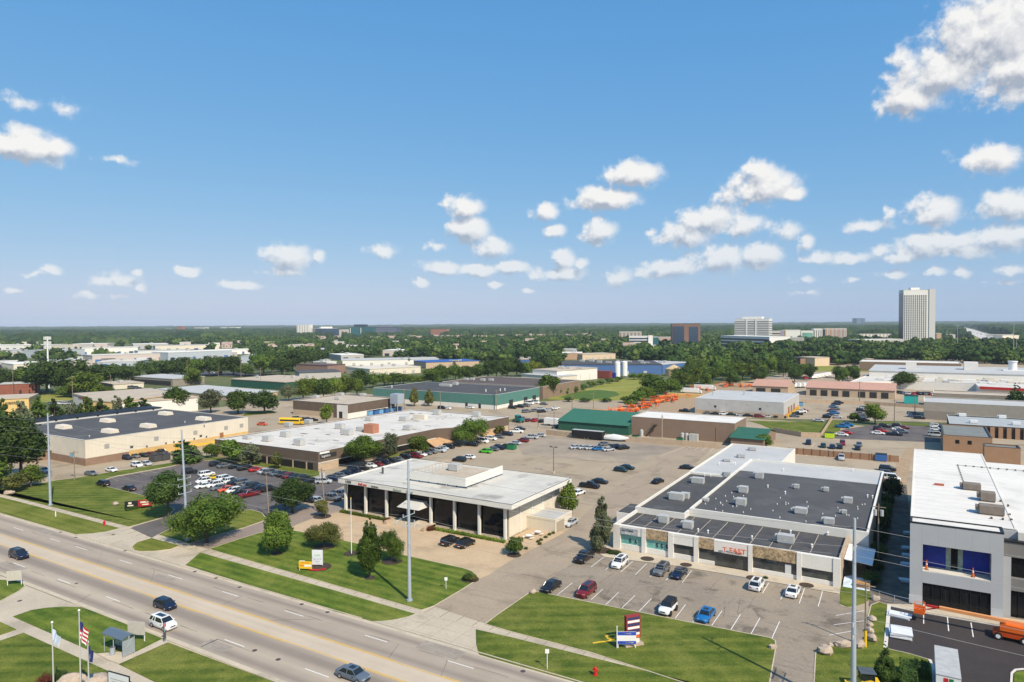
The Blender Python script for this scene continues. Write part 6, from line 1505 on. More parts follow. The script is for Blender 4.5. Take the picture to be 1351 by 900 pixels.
def mat_wood(name, s1, s2, pal):
    m = mat(name, (.04, .07, .015), rough=.8, var=0, spec=.1)
    N, L, b = nodes_of(m); g = N.new('ShaderNodeNewGeometry')
    n1 = N.new('ShaderNodeTexNoise'); n1.inputs['Scale'].default_value = s1; n1.inputs['Detail'].default_value = 3; L.new(g.outputs['Position'], n1.inputs[0])
    n2 = N.new('ShaderNodeTexVoronoi'); n2.inputs['Scale'].default_value = s2; L.new(g.outputs['Position'], n2.inputs[0])
    sp = N.new('ShaderNodeSeparateXYZ'); L.new(n2.outputs['Color'], sp.inputs[0])
    ad = N.new('ShaderNodeMath'); ad.operation = 'MULTIPLY_ADD'; ad.inputs[1].default_value = .55; L.new(sp.outputs[0], ad.inputs[0])
    m5 = N.new('ShaderNodeMath'); m5.operation = 'MULTIPLY'; m5.inputs[1].default_value = .6; L.new(n1.outputs[0], m5.inputs[0]); L.new(m5.outputs[0], ad.inputs[2])
    rp = N.new('ShaderNodeValToRGB'); e = rp.color_ramp.elements; e[0].position = .15; e[0].color = (*pal[0], 1); e[1].position = .8; e[1].color = (*pal[-1], 1)
    for i, c in enumerate(pal[1:-1]): q = e.new(.15+.8*(i+1)/(len(pal)-1)); q.color = (*c, 1)
    L.new(ad.outputs[0], rp.inputs[0]); L.new(rp.outputs[0], b.inputs['Base Color'])
    return m
wood_mid = mat_wood('middle_woods_leaves', .02, .07, [(.012, .028, .009), (.022, .048, .012), (.038, .072, .016), (.058, .10, .021), (.10, .14, .03)])
wood_far = mat_wood('far_woods_leaves', .006, .06, [(.010, .024, .010), (.02, .042, .014), (.036, .064, .018), (.06, .09, .026)])
Z1 = [([(770, 470), (900, 472), (930, 474), (1030, 476), (1140, 478), (1145, 487), (1105, 482), (1030, 484), (930, 489), (905, 487), (830, 478), (770, 476)], 12),
      ([(1140, 476), (1180, 477), (1265, 478), (1351, 482), (1420, 486), (1420, 468), (1250, 460), (1140, 462)], 12),
      ([(330, 484), (420, 476), (480, 473), (640, 474), (700, 474), (740, 473), (740, 467), (330, 467)], 15), ([(585, 478), (640, 478), (740, 482), (740, 474), (585, 472)], 12),
      ([(0, 484), (60, 480), (140, 474), (0, 474)], 30), ([(50, 479), (110, 479), (110, 473), (50, 473)], 18)]
blob_forest('middle_wood', 'broken wood of mixed green crowns spreading between the middle distance buildings', Z1, wood_mid, 5, 150, ICO1, (9.5, 18))
Z2 = [([(300, 467), (740, 467), (930, 472), (1140, 466), (1240, 462), (1420, 470), (1420, 460), (1100, 450), (800, 448), (540, 451), (330, 452)], 18.5),
      ([(-60, 478), (330, 474), (330, 453), (-60, 453)], 58), ([(180, 452.5), (330, 456), (420, 455), (420, 447.5), (180, 447.5)], 19), ([(-60, 451.5), (200, 452.5), (200, 447), (-60, 447.5)], 17),
      ([(1030, 455), (1190, 460), (1190, 452), (1030, 449)], 18)]
blob_forest('distant_wood', 'distant mass of tree crowns below the skyline with roofs showing through', Z2, wood_mid, 9, 50, ICO1, (11, 20))

# canopy out to the horizon: one continuous bumpy surface of crowns
def canopy():
    nr = np.random.default_rng(2)
    az = np.arange(R(-42), R(42), .00125); rad = [1950.]
    while rad[-1] < 12500: rad.append(rad[-1]*1.0048)
    rad = np.array(rad); na, nd = len(az), len(rad)
    A, D = np.meshgrid(az, rad); A = A+nr.uniform(-.0005, .0005, A.shape); D = D*(1+nr.uniform(-.0018, .0018, D.shape))
    c, s = math.cos(YAW), math.sin(YAW); a = D*np.sin(A); b_ = D*np.cos(A); X = a*c-b_*s; Y = a*s+b_*c
    def vn(X, Y, sc, sd):
        r2 = np.random.default_rng(sd).uniform(0, 1, (256, 256)); x = X/sc; y = Y/sc; xi = np.floor(x).astype(int); yi = np.floor(y).astype(int); fx_, fy = x-xi, y-yi
        fx_ = fx_*fx_*(3-2*fx_); fy = fy*fy*(3-2*fy); g = lambda i, j: r2[i % 256, j % 256]
        return (g(xi, yi)*(1-fx_)+g(xi+1, yi)*fx_)*(1-fy)+(g(xi, yi+1)*(1-fx_)+g(xi+1, yi+1)*fx_)*fy
    base = 2+13*vn(X, Y, 150, 1)**1.5+9*vn(X, Y, 38, 2)+8*vn(X, Y, 15, 3)*(D < 5000)+nr.uniform(0, 4, X.shape)
    clear = vn(X, Y, 330, 5); base = np.where((clear < .2) & (D < 6000), 1.0, base)
    hill = np.clip((D-4500)/7500, 0, 1)**1.3*10+np.clip((D-7000)/5000, 0, 1)*20*vn(X, Y, 1400, 7)**1.5+np.clip((D-5000)/4000, 0, 1)*9*vn(X, Y, 500, 8)
    Z = base+hill
    # clearings around tall far blocks and the motorway
    bad = near_poly_mask(X.ravel(), Y.ravel(), BUILT, 12).reshape(X.shape)
    for (hx, hy) in HOUSES:
        d = math.hypot(hx, hy)
        if d < 1900: continue
        ux, uy = -hx/d, -hy/d; s_ = (X-hx)*ux+(Y-hy)*uy; t = abs(-(X-hx)*uy+(Y-hy)*ux); bad |= (s_ > -14) & (s_ < d*.06) & (t < 14)
    W = np.array(P((1250, 431), (1268, 430.5), (1290, 434.5), (1345, 449), (1345, 452), (1290, 452), (1270, 438))); ins = np.zeros(X.shape, bool)
    for i in range(len(W)):
        x0, y0 = W[i]; x1, y1 = W[(i+1) % len(W)]; ins ^= ((y0 > Y) != (y1 > Y)) & (X < (x1-x0)*(Y-y0)/(y1-y0+1e-9)+x0)
    Z = np.where(bad | ins, -.5, Z); Z[0] = -1; Z[1] *= .6
    V = np.stack([X, Y, Z], axis=2).reshape(-1, 3)
    i, j = np.meshgrid(np.arange(nd-1), np.arange(na-1), indexing='ij'); k = (i*na+j).ravel()
    q = np.stack([k, k+1, k+1+na, k+na], axis=1)
    o = link('horizon_wood', mesh_from('horizon_wood', V, q, np.zeros((0, 3), int), wood_far)); print('canopy', len(q))
    tag(o, 'endless wood of tree crowns reaching the horizon', 'wood', kind='stuff')
canopy()
# ------------------------------------------------------------------ cars
def one(u, v, deg, kind, col, label, full=True, group=None):
    x, y = G(u, v, .75); return car(x, y, deg, kind, col, label, group, full)
one(25, 731, 0, 'suv', 'navy', 'dark sport utility car driving on the road at the left edge')
one(218, 796, 0, 'hatch', 'navy', 'dark navy hatchback driving beside the white car on the road')
one(215.5, 821, 0, 'suv', 'white', 'white sport utility car driving on the road near the bus shelter')
one(466, 887.5, 0, 'sedan', 'steel', 'grey blue sedan driving on the road at the bottom centre')
g = 'cars in front of the shop strip'
one(771, 734, -90, 'pickup', 'black', 'black pickup truck parked left of the shop strip stalls', group=g)
one(817.5, 741.5, -90, 'suv', 'white', 'white car with a black roof window in the upper stalls of the shop strip', group=g)
one(872.5, 751, -92, 'suv', 'grey', 'dark grey sport utility car in the upper stalls of the shop strip', group=g)
one(896, 755, -92, 'sedan', 'navy', 'dark navy sedan in the upper stalls right beside the dark grey car', group=g)
one(999, 770, 88, 'suv', 'white', 'white sport utility car parked in front of the shop entrance with tail to the road', group=g)
one(1046.5, 778.5, 88, 'sedan', 'white', 'white sedan in the rightmost occupied stall before the shop strip', group=g)
one(727, 772, -92, 'sedan', 'black', 'black sedan at the left end of the lower stalls by the lawn', group=g)
one(773.5, 778.5, -92, 'suv', 'maroon', 'dark red sport utility car in the lower stalls by the lawn', group=g)
one(881, 801.5, -92, 'offroader', 'white', 'white off road car with black tyres in the lower stalls', group=g)
one(931.5, 809.5, -92, 'sedan', 'blue', 'bright blue sedan in the lower stalls by the lawn', group=g)
one(752.5, 688.5, -90, 'sedan', 'silver', 'silver sedan parked beside the low annex of the white office', group=g)
one(594, 713, 87, 'suv', 'black', 'left of two black cars parked on the pavers before the white office')
one(614.5, 716, 87, 'suv', 'black', 'right of two black cars parked on the pavers before the white office')
# dark car park west of the office
row([(57, 620, 'suv', 'silver', 0), (120, 624, 'sedan', 'grey', 0), (147, 619, 'coupe', 'white', 0), (135.5, 637, 'suv', 'black', 180), (170, 643.5, 'sedan', 'black', 180)], 0, 'on the lane before the cream warehouse', 'cars on the lane by the cream warehouse', True)
row([(166, 603, 'suv', 'navy'), (177, 601.3, 'sedan', 'grey'), (189, 600, 'sedan', 'black'), (199.5, 598.5, 'sedan', 'maroon'), (212, 596, 'pickup', 'black')], 8, 'along the ochre wall of the cream warehouse', 'cars along the ochre warehouse wall')
row([(180.5, 612.5, 'suv', 'white'), (192.5, 610.8, 'sedan', 'silver')], 0, 'in the short row before the ochre wall', 'short row before the ochre wall')
C = 'the upper row of the dark car park'
row([(286, 611, 'suv', 'black'), (296, 613.5, 'sedan', 'grey'), (311.5, 614.5, 'sedan', 'black'), (323, 616.5, 'suv', 'black'), (338, 618.5, 'coupe', 'red'), (350, 620.8, 'sedan', 'silver'), (357, 622, 'suv', 'grey'), (366, 623.8, 'sedan', 'steel'), (375, 625.3, 'sedan', 'black'), (382.5, 627, 'suv', 'maroon'), (390, 628.3, 'sedan', 'navy'), (399.5, 630, 'suv', 'black')], 82, 'in '+C, C)
C = 'the middle row of the dark car park'
row([(250, 621.5, 'offroader', 'black', 60), (272.5, 624.5, 'suv', 'white'), (282.5, 628.5, 'coupe', 'yellow'), (296, 630, 'suv', 'white'), (304.5, 633, 'suv', 'white'), (312, 635, 'sedan', 'navy'), (320.5, 635, 'suv', 'grey'), (328, 638, 'sedan', 'grey'), (336, 640, 'suv', 'black'), (344.5, 642, 'sedan', 'navy'), (353, 644, 'suv', 'black')], 82, 'in '+C, C)
C = 'the lower row of the dark car park'
row([(268, 633.5, 'hatch', 'white'), (268.5, 640, 'sedan', 'white'), (283, 638.5, 'suv', 'white'), (289.5, 642.5, 'sedan', 'grey'), (299, 644.5, 'sedan', 'orange'), (308, 646.2, 'hatch', 'white'), (317.5, 648, 'suv', 'black'), (329, 650.8, 'pickup', 'maroon')], -98, 'in '+C, C)
row([(406, 658.5, 'sedan', 'black', 185), (418, 659, 'sedan', 'silver'), (437, 655.8, 'pickup', 'grey'), (449, 651, 'pickup', 'steel')], 5, 'near the kerb left of the white office', 'cars near the kerb left of the white office')
C = 'the long row beside the long brown building'
row([(411.5, 633.5, 'sedan', 'black', 80), (427, 634, 'suv', 'silver', 35), (438, 630, 'sedan', 'navy', 10), (448, 626.5, 'sedan', 'grey'), (457, 623.3, 'sedan', 'navy'), (467, 619.6, 'suv', 'navy'), (478, 616.5, 'sedan', 'black'), (488, 613.5, 'sedan', 'white'), (497, 611.5, 'sedan', 'maroon'), (506.5, 609, 'suv', 'navy'), (517, 607, 'sedan', 'black'), (525, 605.5, 'sedan', 'grey'), (536, 602.3, 'suv', 'black'), (549, 600.8, 'suv', 'maroon'), (555, 598.8, 'sedan', 'white'), (562, 597, 'sedan', 'grey'), (569, 595, 'suv', 'grey'), (579, 593.3, 'pickup', 'silver'), (584, 590.5, 'sedan', 'silver'), (592, 588.6, 'suv', 'black'), (601.5, 586.3, 'sedan', 'black'), (623, 585.6, 'suv', 'black'), (636, 581.3, 'van', 'white'), (648, 577.8, 'suv', 'white'), (658, 575.5, 'sedan', 'grey'), (669.5, 572, 'suv', 'navy')], 4, 'in '+C, C)
C = 'the facing row across the lane'
row([(606, 605.5, 'suv', 'black'), (618, 602.3, 'sedan', 'white'), (640.5, 594.5, 'suv', 'green'), (650, 592, 'sedan', 'grey'), (657, 589.8, 'pickup', 'navy'), (667, 588, 'sedan', 'black'), (679.5, 584, 'sedan', 'silver'), (690, 580.3, 'suv', 'maroon'), (701, 576, 'pickup', 'silver'), (712.5, 573.8, 'sedan', 'silver')], 185, 'in '+C, C)
C = 'the yard left of the green shed'
row([(681.5, 568.5, 'pickup', 'white', 20), (686, 565, 'sedan', 'black', 20), (689, 552, 'suv', 'grey'), (697, 554, 'sedan', 'maroon'), (706, 554, 'suv', 'red'), (714.5, 555, 'sedan', 'black'), (723, 555.3, 'suv', 'black'), (733, 562, 'sedan', 'grey')], 95, 'in '+C, C)
C = 'the yard in front of the teal warehouse'
row([(620.5, 537, 'sedan', 'white', 0), (676, 537.3, 'suv', 'black', 0), (685, 535.8, 'pickup', 'black', 0), (693, 534.5, 'pickup', 'grey', 0), (698.5, 531.5, 'van', 'white', 0), (706, 530.5, 'van', 'white', 0), (717.5, 532.5, 'sedan', 'grey', 0), (694.5, 542.3, 'suv', 'grey'), (705, 541.3, 'sedan', 'grey'), (714.5, 542.3, 'suv', 'black'), (713, 539, 'sedan', 'silver'), (724, 540.5, 'sedan', 'silver'), (733, 538, 'sedan', 'white'), (583, 537.6, 'suv', 'black', 0), (590, 538, 'sedan', 'white', 0)], 60, 'in '+C, C)
C = 'the row of used cars before the green shed'
row([(759, 589.3, 'sedan', 'silver'), (770, 589.7, 'sedan', 'silver'), (779, 590.3, 'sedan', 'silver'), (789.5, 591.2, 'sedan', 'blue'), (797.5, 585.3, 'sedan', 'grey'), (802.5, 592.3, 'sedan', 'silver'), (813, 588.7, 'suv', 'navy'), (822.5, 589.8, 'suv', 'black')], 60, 'in '+C, C)
row([(778, 639.5, 'pickup', 'black', 2), (791.5, 634.3, 'sedan', 'black', -2), (819, 619, 'hatch', 'teal', 0), (827.5, 615.8, 'sedan', 'teal', -5), (868, 634, 'sedan', 'black', 80), (763, 649, 'sedan', 'white', 80), (907, 616, 'sedan', 'black', 10)], 0, 'standing apart in the big rear lot', 'cars standing in the big rear lot')
C = 'the row before the pale grey warehouse'
row([(903.5, 541.5, 'pickup', 'black', 0), (934, 544.5, 'sedan', 'grey'), (944.5, 545.3, 'sedan', 'black'), (955, 545.4, 'suv', 'white'), (965, 546.2, 'sedan', 'teal'), (977.5, 547, 'sedan', 'silver'), (987, 547.7, 'sedan', 'black'), (1001.5, 548.7, 'suv', 'maroon'), (1013.5, 548.9, 'sedan', 'silver'), (1029, 549.3, 'pickup', 'black'), (1048, 548.4, 'sedan', 'steel', 10), (1051.5, 545.2, 'pickup', 'black', 10), (1056.5, 542.3, 'pickup', 'white', 10), (1060, 541, 'sedan', 'maroon', 10), (1080, 554.2, 'sedan', 'silver', 0)], 15, 'in '+C, C)
C = 'the double row right of the pale grey warehouse'
row([(1103, 532.5, 'sedan', 'navy'), (1107, 530.5, 'suv', 'black'), (1100, 536, 'sedan', 'blue'), (1102, 538.6, 'suv', 'grey'), (1098, 541.5, 'sedan', 'maroon'), (1101, 544, 'suv', 'blue'), (1095, 547, 'sedan', 'navy'), (1104, 549.6, 'sedan', 'silver'), (1092, 549.5, 'suv', 'black'), (1138, 537, 'sedan', 'silver'), (1136, 541, 'suv', 'black'), (1135, 545, 'sedan', 'grey'), (1139, 549.5, 'sedan', 'steel'), (1140, 553.5, 'suv', 'black')], 8, 'in '+C, C)
C = 'the dark lot right of the fence'
row([(1111, 562, 'pickup', 'blue', 0), (1117, 559.8, 'pickup', 'blue', 0), (1116.5, 570.3, 'sedan', 'red', 0), (1110.5, 572.6, 'sedan', 'white', 0), (1158.5, 570.8, 'sedan', 'white'), (1160, 565.3, 'suv', 'navy'), (1167.5, 561.5, 'suv', 'black'), (1163, 568, 'sedan', 'red'), (1180, 572, 'pickup', 'navy'), (1185, 565.8, 'sedan', 'white'), (1190.5, 568.8, 'suv', 'steel'), (1184.5, 561, 'suv', 'black'), (1192, 563.5, 'sedan', 'maroon'), (1234, 561, 'suv', 'white'), (1235, 565.8, 'suv', 'white'), (1233.5, 573.2, 'van', 'silver'), (1202, 548.3, 'sedan', 'silver'), (1213, 550.6, 'suv', 'black'), (1206, 545, 'sedan', 'grey')], 5, 'in '+C, C)
C = 'the stalls behind the brown plank fence'
row([(1066.5, 583.2, 'suv', 'navy'), (1086, 587.3, 'sedan', 'teal'), (1098, 588.8, 'sedan', 'navy'), (1108, 588.9, 'sedan', 'black'), (1111.5, 583.8, 'suv', 'maroon'), (1131.5, 590.5, 'sedan', 'black'), (1133.5, 585.8, 'sedan', 'steel'), (1110, 603, 'pickup', 'silver')], -85, 'in '+C, C)
C = 'the narrow yard behind the shop strip'
row([(1171, 617.5, 'suv', 'black', 0), (1171, 624, 'suv', 'navy', 0), (1174, 630, 'van', 'white', 0), (1169, 635.5, 'sedan', 'red', 0)], 0, 'in '+C, C)
C = 'the lot by the dark roofed brown cladding'
row([(346, 559, 'sedan', 'orange', 20), (392, 551.5, 'suv', 'black'), (399, 552.5, 'sedan', 'black'), (406, 553, 'suv', 'navy'), (413, 553.6, 'sedan', 'black')], 60, 'in '+C, C)
# countable far vehicles
g = 'vehicles in the far lots'
rr = random.Random(31); cols = ['white', 'silver', 'black', 'grey', 'red', 'navy']
far_rows = [((1040, 500), (1068, 500), 8, 'beside the clump of trees left of the garages'), ((1048, 508.5), (1070, 511), 7, 'between the two garage blocks'), ((1108, 493), (1124, 488), 5, 'by the trees beyond the long garage'), ((1186, 519), (1200, 521), 5, 'in the yard right of the long garage'), ((1206, 521), (1240, 522), 9, 'before the white roofed plant'),
            ((905, 472), (936, 471), 8, 'at the far edge of the right hand woods'), ((1030, 480), (1045, 479.5), 4, 'by the distant lawn'), ((20, 468), (48, 467), 8, 'in the far industrial belt, left part'), ((128, 472), (170, 470), 10, 'in the far industrial belt, middle part'), ((66, 453.5), (96, 453), 6, 'in the far industrial belt, rear part'),
            ((228, 464), (300, 462), 14, 'before the long white unit of the far belt'), ((300, 461), (316, 461), 4, 'beside the far townhouses'), ((170, 512), (205, 517), 6, 'before the grey canopy building'), ((44, 539), (56, 540), 3, 'by the yellow fronted store'), ((66, 534), (95, 534), 5, 'on the road beyond the pines'), ((338, 497), (352, 497), 3, 'under the dark belt left of centre'), ((1272, 437), (1322, 447), 10, 'on the motorway')]
for (a, c, n, where) in far_rows:
    for i in range(n):
        t = (i+.5)/n; u = a[0]+(c[0]-a[0])*t; v = a[1]+(c[1]-a[1])*t; x, y = G(u, v); col = rr.choice(cols); k = rr.choice(['sedan', 'suv', 'suv', 'van'])
        car(x, y, rr.choice([20, 70, 110, 0]), k, col, f"{CN.get(col, col)} {KN[k]} {where}, {ORD[i]} in its row", g, False, z=.1 if 'motorway' not in where else .6)

# ------------------------------------------------------------------ larger vehicles and machines
def place(root, u, v, rz=0, z=0): x, y = G(u, v); root.location = (x, y, z); root.rotation_euler = (0, 0, R(rz)); return root
def wheels(root, xs, w, r, hub=rim_m):
    for x in xs:
        for s in (1, -1):
            t = MB().tube((x, s*(w-.25), r), (x, s*w, r), r, n=14).build('wheel', tyre_m, root, smooth=True); MB().tube((x, s*(w-.02), r), (x, s*(w+.02), r), r*.55, n=10).build('rim', hub, t)
bus = thing('school_bus', 'yellow school bus parked behind the long brown building', 'bus')
b = MB(); b.loft([[(x, 1.2, .5), (x, 1.25, 1.2), (x, 1.2, 2.6), (x, .8, 3.0), (x, -.8, 3.0), (x, -1.2, 2.6), (x, -1.25, 1.2), (x, -1.2, .5)] for x in (-6, 4.2)]); b.loft([[(x, 1.0, .5), (x, 1.05, 1.5), (x, -1.05, 1.5), (x, -1.0, .5)] for x in (4.2, 5.8)]); b.build('body', yellow_m, bus, fix=True)
MB().box(-5.6, 3.8, -1.27, -1.22, 1.6, 2.3).build('windows', glass_m, bus); MB().box(-5.6, 3.8, 1.22, 1.27, 1.6, 2.3).build('windows', glass_m, bus); MB().box(4.2, 4.24, -1, 1, 1.6, 2.4).build('windscreen', glass_m, bus); wheels(bus, (-4, 4.4), 1.2, .48); place(bus, 386, 560, 20)
tr = thing('cargo_trailer', 'long black enclosed trailer standing before the green shed', 'trailer')
MB().box(-6.5, 6.5, -1.25, 1.25, .7, 3.4).build('body', black, tr); MB().box(-6.45, 6.45, -1.2, 1.2, 3.401, 3.46).build('roof', hvac_m, tr); MB().box(6.5, 8, -.1, .1, .6, .75).build('drawbar', steel, tr); wheels(tr, (-.8, .5), 1.28, .42); place(tr, 776, 579.5, 0)
bo = thing('motor_boat', 'white wrapped boat on a trailer right of the black trailer', 'boat')
b = MB(); b.loft([[(x, w, .9+k), (x, w*1.1, 1.9+k*.5), (x, w*.5, 2.3+t), (x, -w*.5, 2.3+t), (x, -w*1.1, 1.9+k*.5), (x, -w, .9+k)] for x, w, k, t in ((-4.5, 1.1, 0, .2), (-1, 1.2, 0, 1.3), (1.5, 1.15, .05, 1.0), (4, .7, .4, .3), (5.4, .08, 1.0, .1))]); b.build('hull', white_m, bo, smooth=True, fix=True)
b = MB(); b.box(-4, 3, -.9, .9, .6, .72); b.box(3, 6.2, -.06, .06, .6, .7); b.build('boat_trailer', steel, bo); wheels(bo, (-1.5,), 1.1, .36); place(bo, 812, 582, 0); bo.scale = (1, .9, .72)
tk = thing('tractor_unit', 'dark teal lorry cab parked in the yard left of the green shed', 'lorry')
b = MB(); b.box(-3, 3.2, -.5, .5, .7, 1.1); b.build('chassis', black, tk); b = MB(); b.loft([[(x, 1.15, .9), (x, 1.15, z), (x, -1.15, z), (x, -1.15, .9)] for x, z in ((-.6, 3.5), (1.2, 3.2), (1.25, 2.1), (3.2, 1.9))]); b.build('cab', mat('teal_lorry_paint', (.01, .16, .15), var=0, rough=.3), tk, fix=True)
MB().box(1.22, 1.3, -1, 1, 2.15, 3.0).build('windscreen', glass_m, tk); wheels(tk, (-2.3, -1.2, 2.4), 1.2, .52); place(tk, 683, 557.5, -20)
def boxtruck(label, u, v, rz, L=7, body=white_m):
    t = thing('box_truck', label, 'truck'); MB().box(-L/2, L/2-1.8, -1.2, 1.2, .9, 3.4).build('cargo_box', body, t)
    b = MB(); b.loft([[(x, 1.05, .5), (x, 1.05, z), (x, -1.05, z), (x, -1.05, .5)] for x, z in ((L/2-1.75, 2.4), (L/2-.6, 2.3), (L/2, 1.3), (L/2+.1, .6))]); b.build('cab', white_m, t, fix=True); MB().box(L/2-1.2, L/2-.5, -1.07, 1.07, 1.5, 2.1).build('windows', glass_m, t)
    wheels(t, (-L/2+1.4, L/2-.8), 1.15, .45); return place(t, u, v, rz)
boxtruck('white tanker shaped box truck behind the left end of the green shed', 730, 562, 0, 8); boxtruck('white box truck parked before the teal warehouse dock', 661, 534, 90, 7) 
q = boxtruck('large white trailer lorry in the yard beyond the orange machines', 912, 519, 5, 13); boxtruck('second white trailer lorry in the yard beyond the orange machines', 930, 514.5, 5, 14)
q = thing('storage_shed', 'long low shed with white bays and a black roof behind the cream warehouse', 'shed', (-298, 148, 0), world=True)
MB().box(-304, -293.5, 112, 182, 0, 8.0).build('wall', white_m, q); MB().box(-304.4, -293.1, 111.6, 182.4, 8.0, 8.3).build('roof', black, q)
for k in range(9): MB().box(-293.49, -293.3, 114+k*8, 114.8+k*8, 0, 7.9).build('bay_post', black, q)
for i in range(5): boxtruck(f"white camper parked in a row left of the long garages, {ORD[i]} from the left", 1043+i*6, 512-.2*i, 80, 7)
for i in range(5): boxtruck(f"white camper in the storage row beyond the garages, {ORD[i]} from the left", 1074+i*4.6, 500-.8*i, 60, 8)
# the big trailer at the bottom right
ct = thing('cargo_trailer', 'large white roofed cargo trailer on the dark new asphalt at the bottom right', 'trailer')
MB().box(-1.25, 1.25, -3.4, 3.4, .7, 3.1).build('body', white_m, ct); MB().box(-1.27, 1.27, -3.45, 3.45, 3.1, 3.17).build('roof', hvac_m, ct)
for k, m_ in ((-.45, red_m), (.1, green_m)): MB().box(k, k+.42, -3.44, -3.4, 2.35, 2.85).build('sticker', m_, ct)
for y_ in (-.9, .5):
    for s in (1, -1): MB().tube((s*1.0, y_, .4), (s*1.27, y_, .4), .4, n=12).build('wheel', tyre_m, ct, smooth=True)
MB().box(-.06, .06, 3.4, 5, .5, .65).build('drawbar', steel, ct)
xa, ya = G(1248, 854.5, 3.15); xb, yb = G(1251.5, 893, 3.15); ct.location = ((xa+xb)/2, (ya+yb)/2, .05); ct.scale = (1, abs(ya-yb)/6.9, 1); ct.rotation_euler = (0, 0, math.atan2(ya-yb, xa-xb)-math.pi/2)
# boom lift
def boom_lift(label, group=None):
    t = thing('boom_lift', label, 'boom lift', group=group)
    b = MB(); b.loft([[(x, w, .55), (x, w, z), (x, -w, z), (x, -w, .55)] for x, w, z in ((-2.1, .9, 1.0), (-1.2, 1.0, 1.35), (1.2, 1.0, 1.3), (2.1, .9, .95))]); b.build('chassis', mat('dark_orange_enamel', (.48, .06, .01), var=.06, rough=.4), t, fix=True)
    b = MB(); b.loft([[(x, 1.1, 1.4), (x, 1.1, z), (x, -1.1, z), (x, -1.1, 1.4)] for x, z in ((-2.6, 1.9), (-2.4, 2.25), (.6, 2.35), (1.3, 1.9))]); b.build('turntable', orange_m, t, fix=True)
    b = MB(); b.box(-2.2, 8.6, -.22, .22, 2.3, 2.75); b.build('boom', mat('pale_orange_enamel', (.76, .32, .12), var=.06, rough=.4), t)
    b = MB(); b.box(8.6, 10.2, -.15, .15, 2.35, 2.65); b.tube((8.6, 0, 2.5), (10.7, 0, 1.7), .1, n=6); b.build('boom_tip', red_m, t)
    b = MB(); b.box(10.4, 11.8, -.95, .95, 1.3, 1.4); b.box(10.4, 11.8, -.95, -.88, 1.4, 1.9); b.box(10.4, 11.8, .88, .95, 1.4, 1.9)
    for x in (10.45, 11.75):
        for y in (-.92, 0, .92): b.tube((x, y, 1.35), (x, y, 2.5), .035, n=5)
        b.tube((x, -.92, 2.5), (x, .92, 2.5), .04, n=5); b.tube((x, -.92, 1.95), (x, .92, 1.95), .035, n=5)
    for y in (-.92, .92): b.tube((10.45, y, 2.5), (11.75, y, 2.5), .04, n=5); b.tube((10.45, y, 1.95), (11.75, y, 1.95), .035, n=5)
    b.build('basket', orange_m, t); wheels(t, (-1.5, 1.5), 1.15, .52, hub=white_m)
    return t
bl = boom_lift('orange boom lift with its arm lowered before the grey building'); x, y = G(1331, 846); bl.location = (x+.3, y+.6, .05); bl.rotation_euler = (0, 0, R(176))
def scissor(label):
    t = thing('scissor_lift', label, 'scissor lift'); MB().box(-1.2, 1.2, -.6, .6, .3, 1.0).build('chassis', orange_m, t); b = MB()
    for s in (1, -1):
        for y in (-.5, .5): b.tube((-1.1*s, y, 1.0), (1.1*s, y, 1.5), .06, n=4)
    b.build('scissor_arms', pole_brown, t); b = MB(); b.box(-1.3, 1.3, -.65, .65, 1.5, 1.62)
    for x in (-1.25, 0, 1.25):
        for y in (-.62, .62): b.tube((x, y, 1.6), (x, y, 2.6), .04, n=4)
    for y in (-.62, .62): b.tube((-1.25, y, 2.6), (1.25, y, 2.6), .04, n=4)
    b.build('platform', orange_m, t); wheels(t, (-.85, .85), .68, .28); return t
sl = scissor('')
KIDS.clear()
mach = [(797, 546.5), (805, 546), (813, 546.5), (819, 544), (826, 545.5), (833, 545), (840, 543.5), (818, 541.5), (829, 541), (836, 539), (845, 540), (852, 539), (857, 536.5), (850, 534.5), (861, 532), (867, 533.5), (872, 531.5), (866, 529), (874, 527), (880, 530), (883, 527), (888, 529.5), (892, 527.5), (879, 525), (889, 525), (912, 514), (921, 515), (926, 513.5), (933, 516), (957, 511), (963, 510), (978, 511), (984, 511), (990, 510.5), (998, 511)]
rr = random.Random(17)
for i, (u, v) in enumerate(mach):
    x, y = G(u, v); lab = f"{ORD[i//3]} orange {'boom lift' if i % 3 == 0 else 'scissor lift of the front line' if i % 3 == 1 else 'scissor lift of the back line'} in the machine yard"
    r = dup(bl if i % 3 == 0 else sl, (x, y, .08), rr.uniform(0, 6.28), lab, 'orange machines in the yard', scale=rr.uniform(.95, 1.4) if i % 3 else .8)
x, y = G(786, 548); sl.location = (x, y, .08); sl['label'] = 'orange scissor lift at the very left end of the machine yard'; sl['group'] = 'orange machines in the yard'
x, y = G(900, 524); q = thing('container', 'long low yellow container beyond the orange machines', 'container', (x, y, .06)); MB().box(-9, 14, -1.2, 1.2, 0, 2.2).build('body', mat('pale_yellow', (.62, .42, .16), var=.05), q); MB().box(14, 14.05, -1, 1, .1, 2).build('door', wall_cream, q)
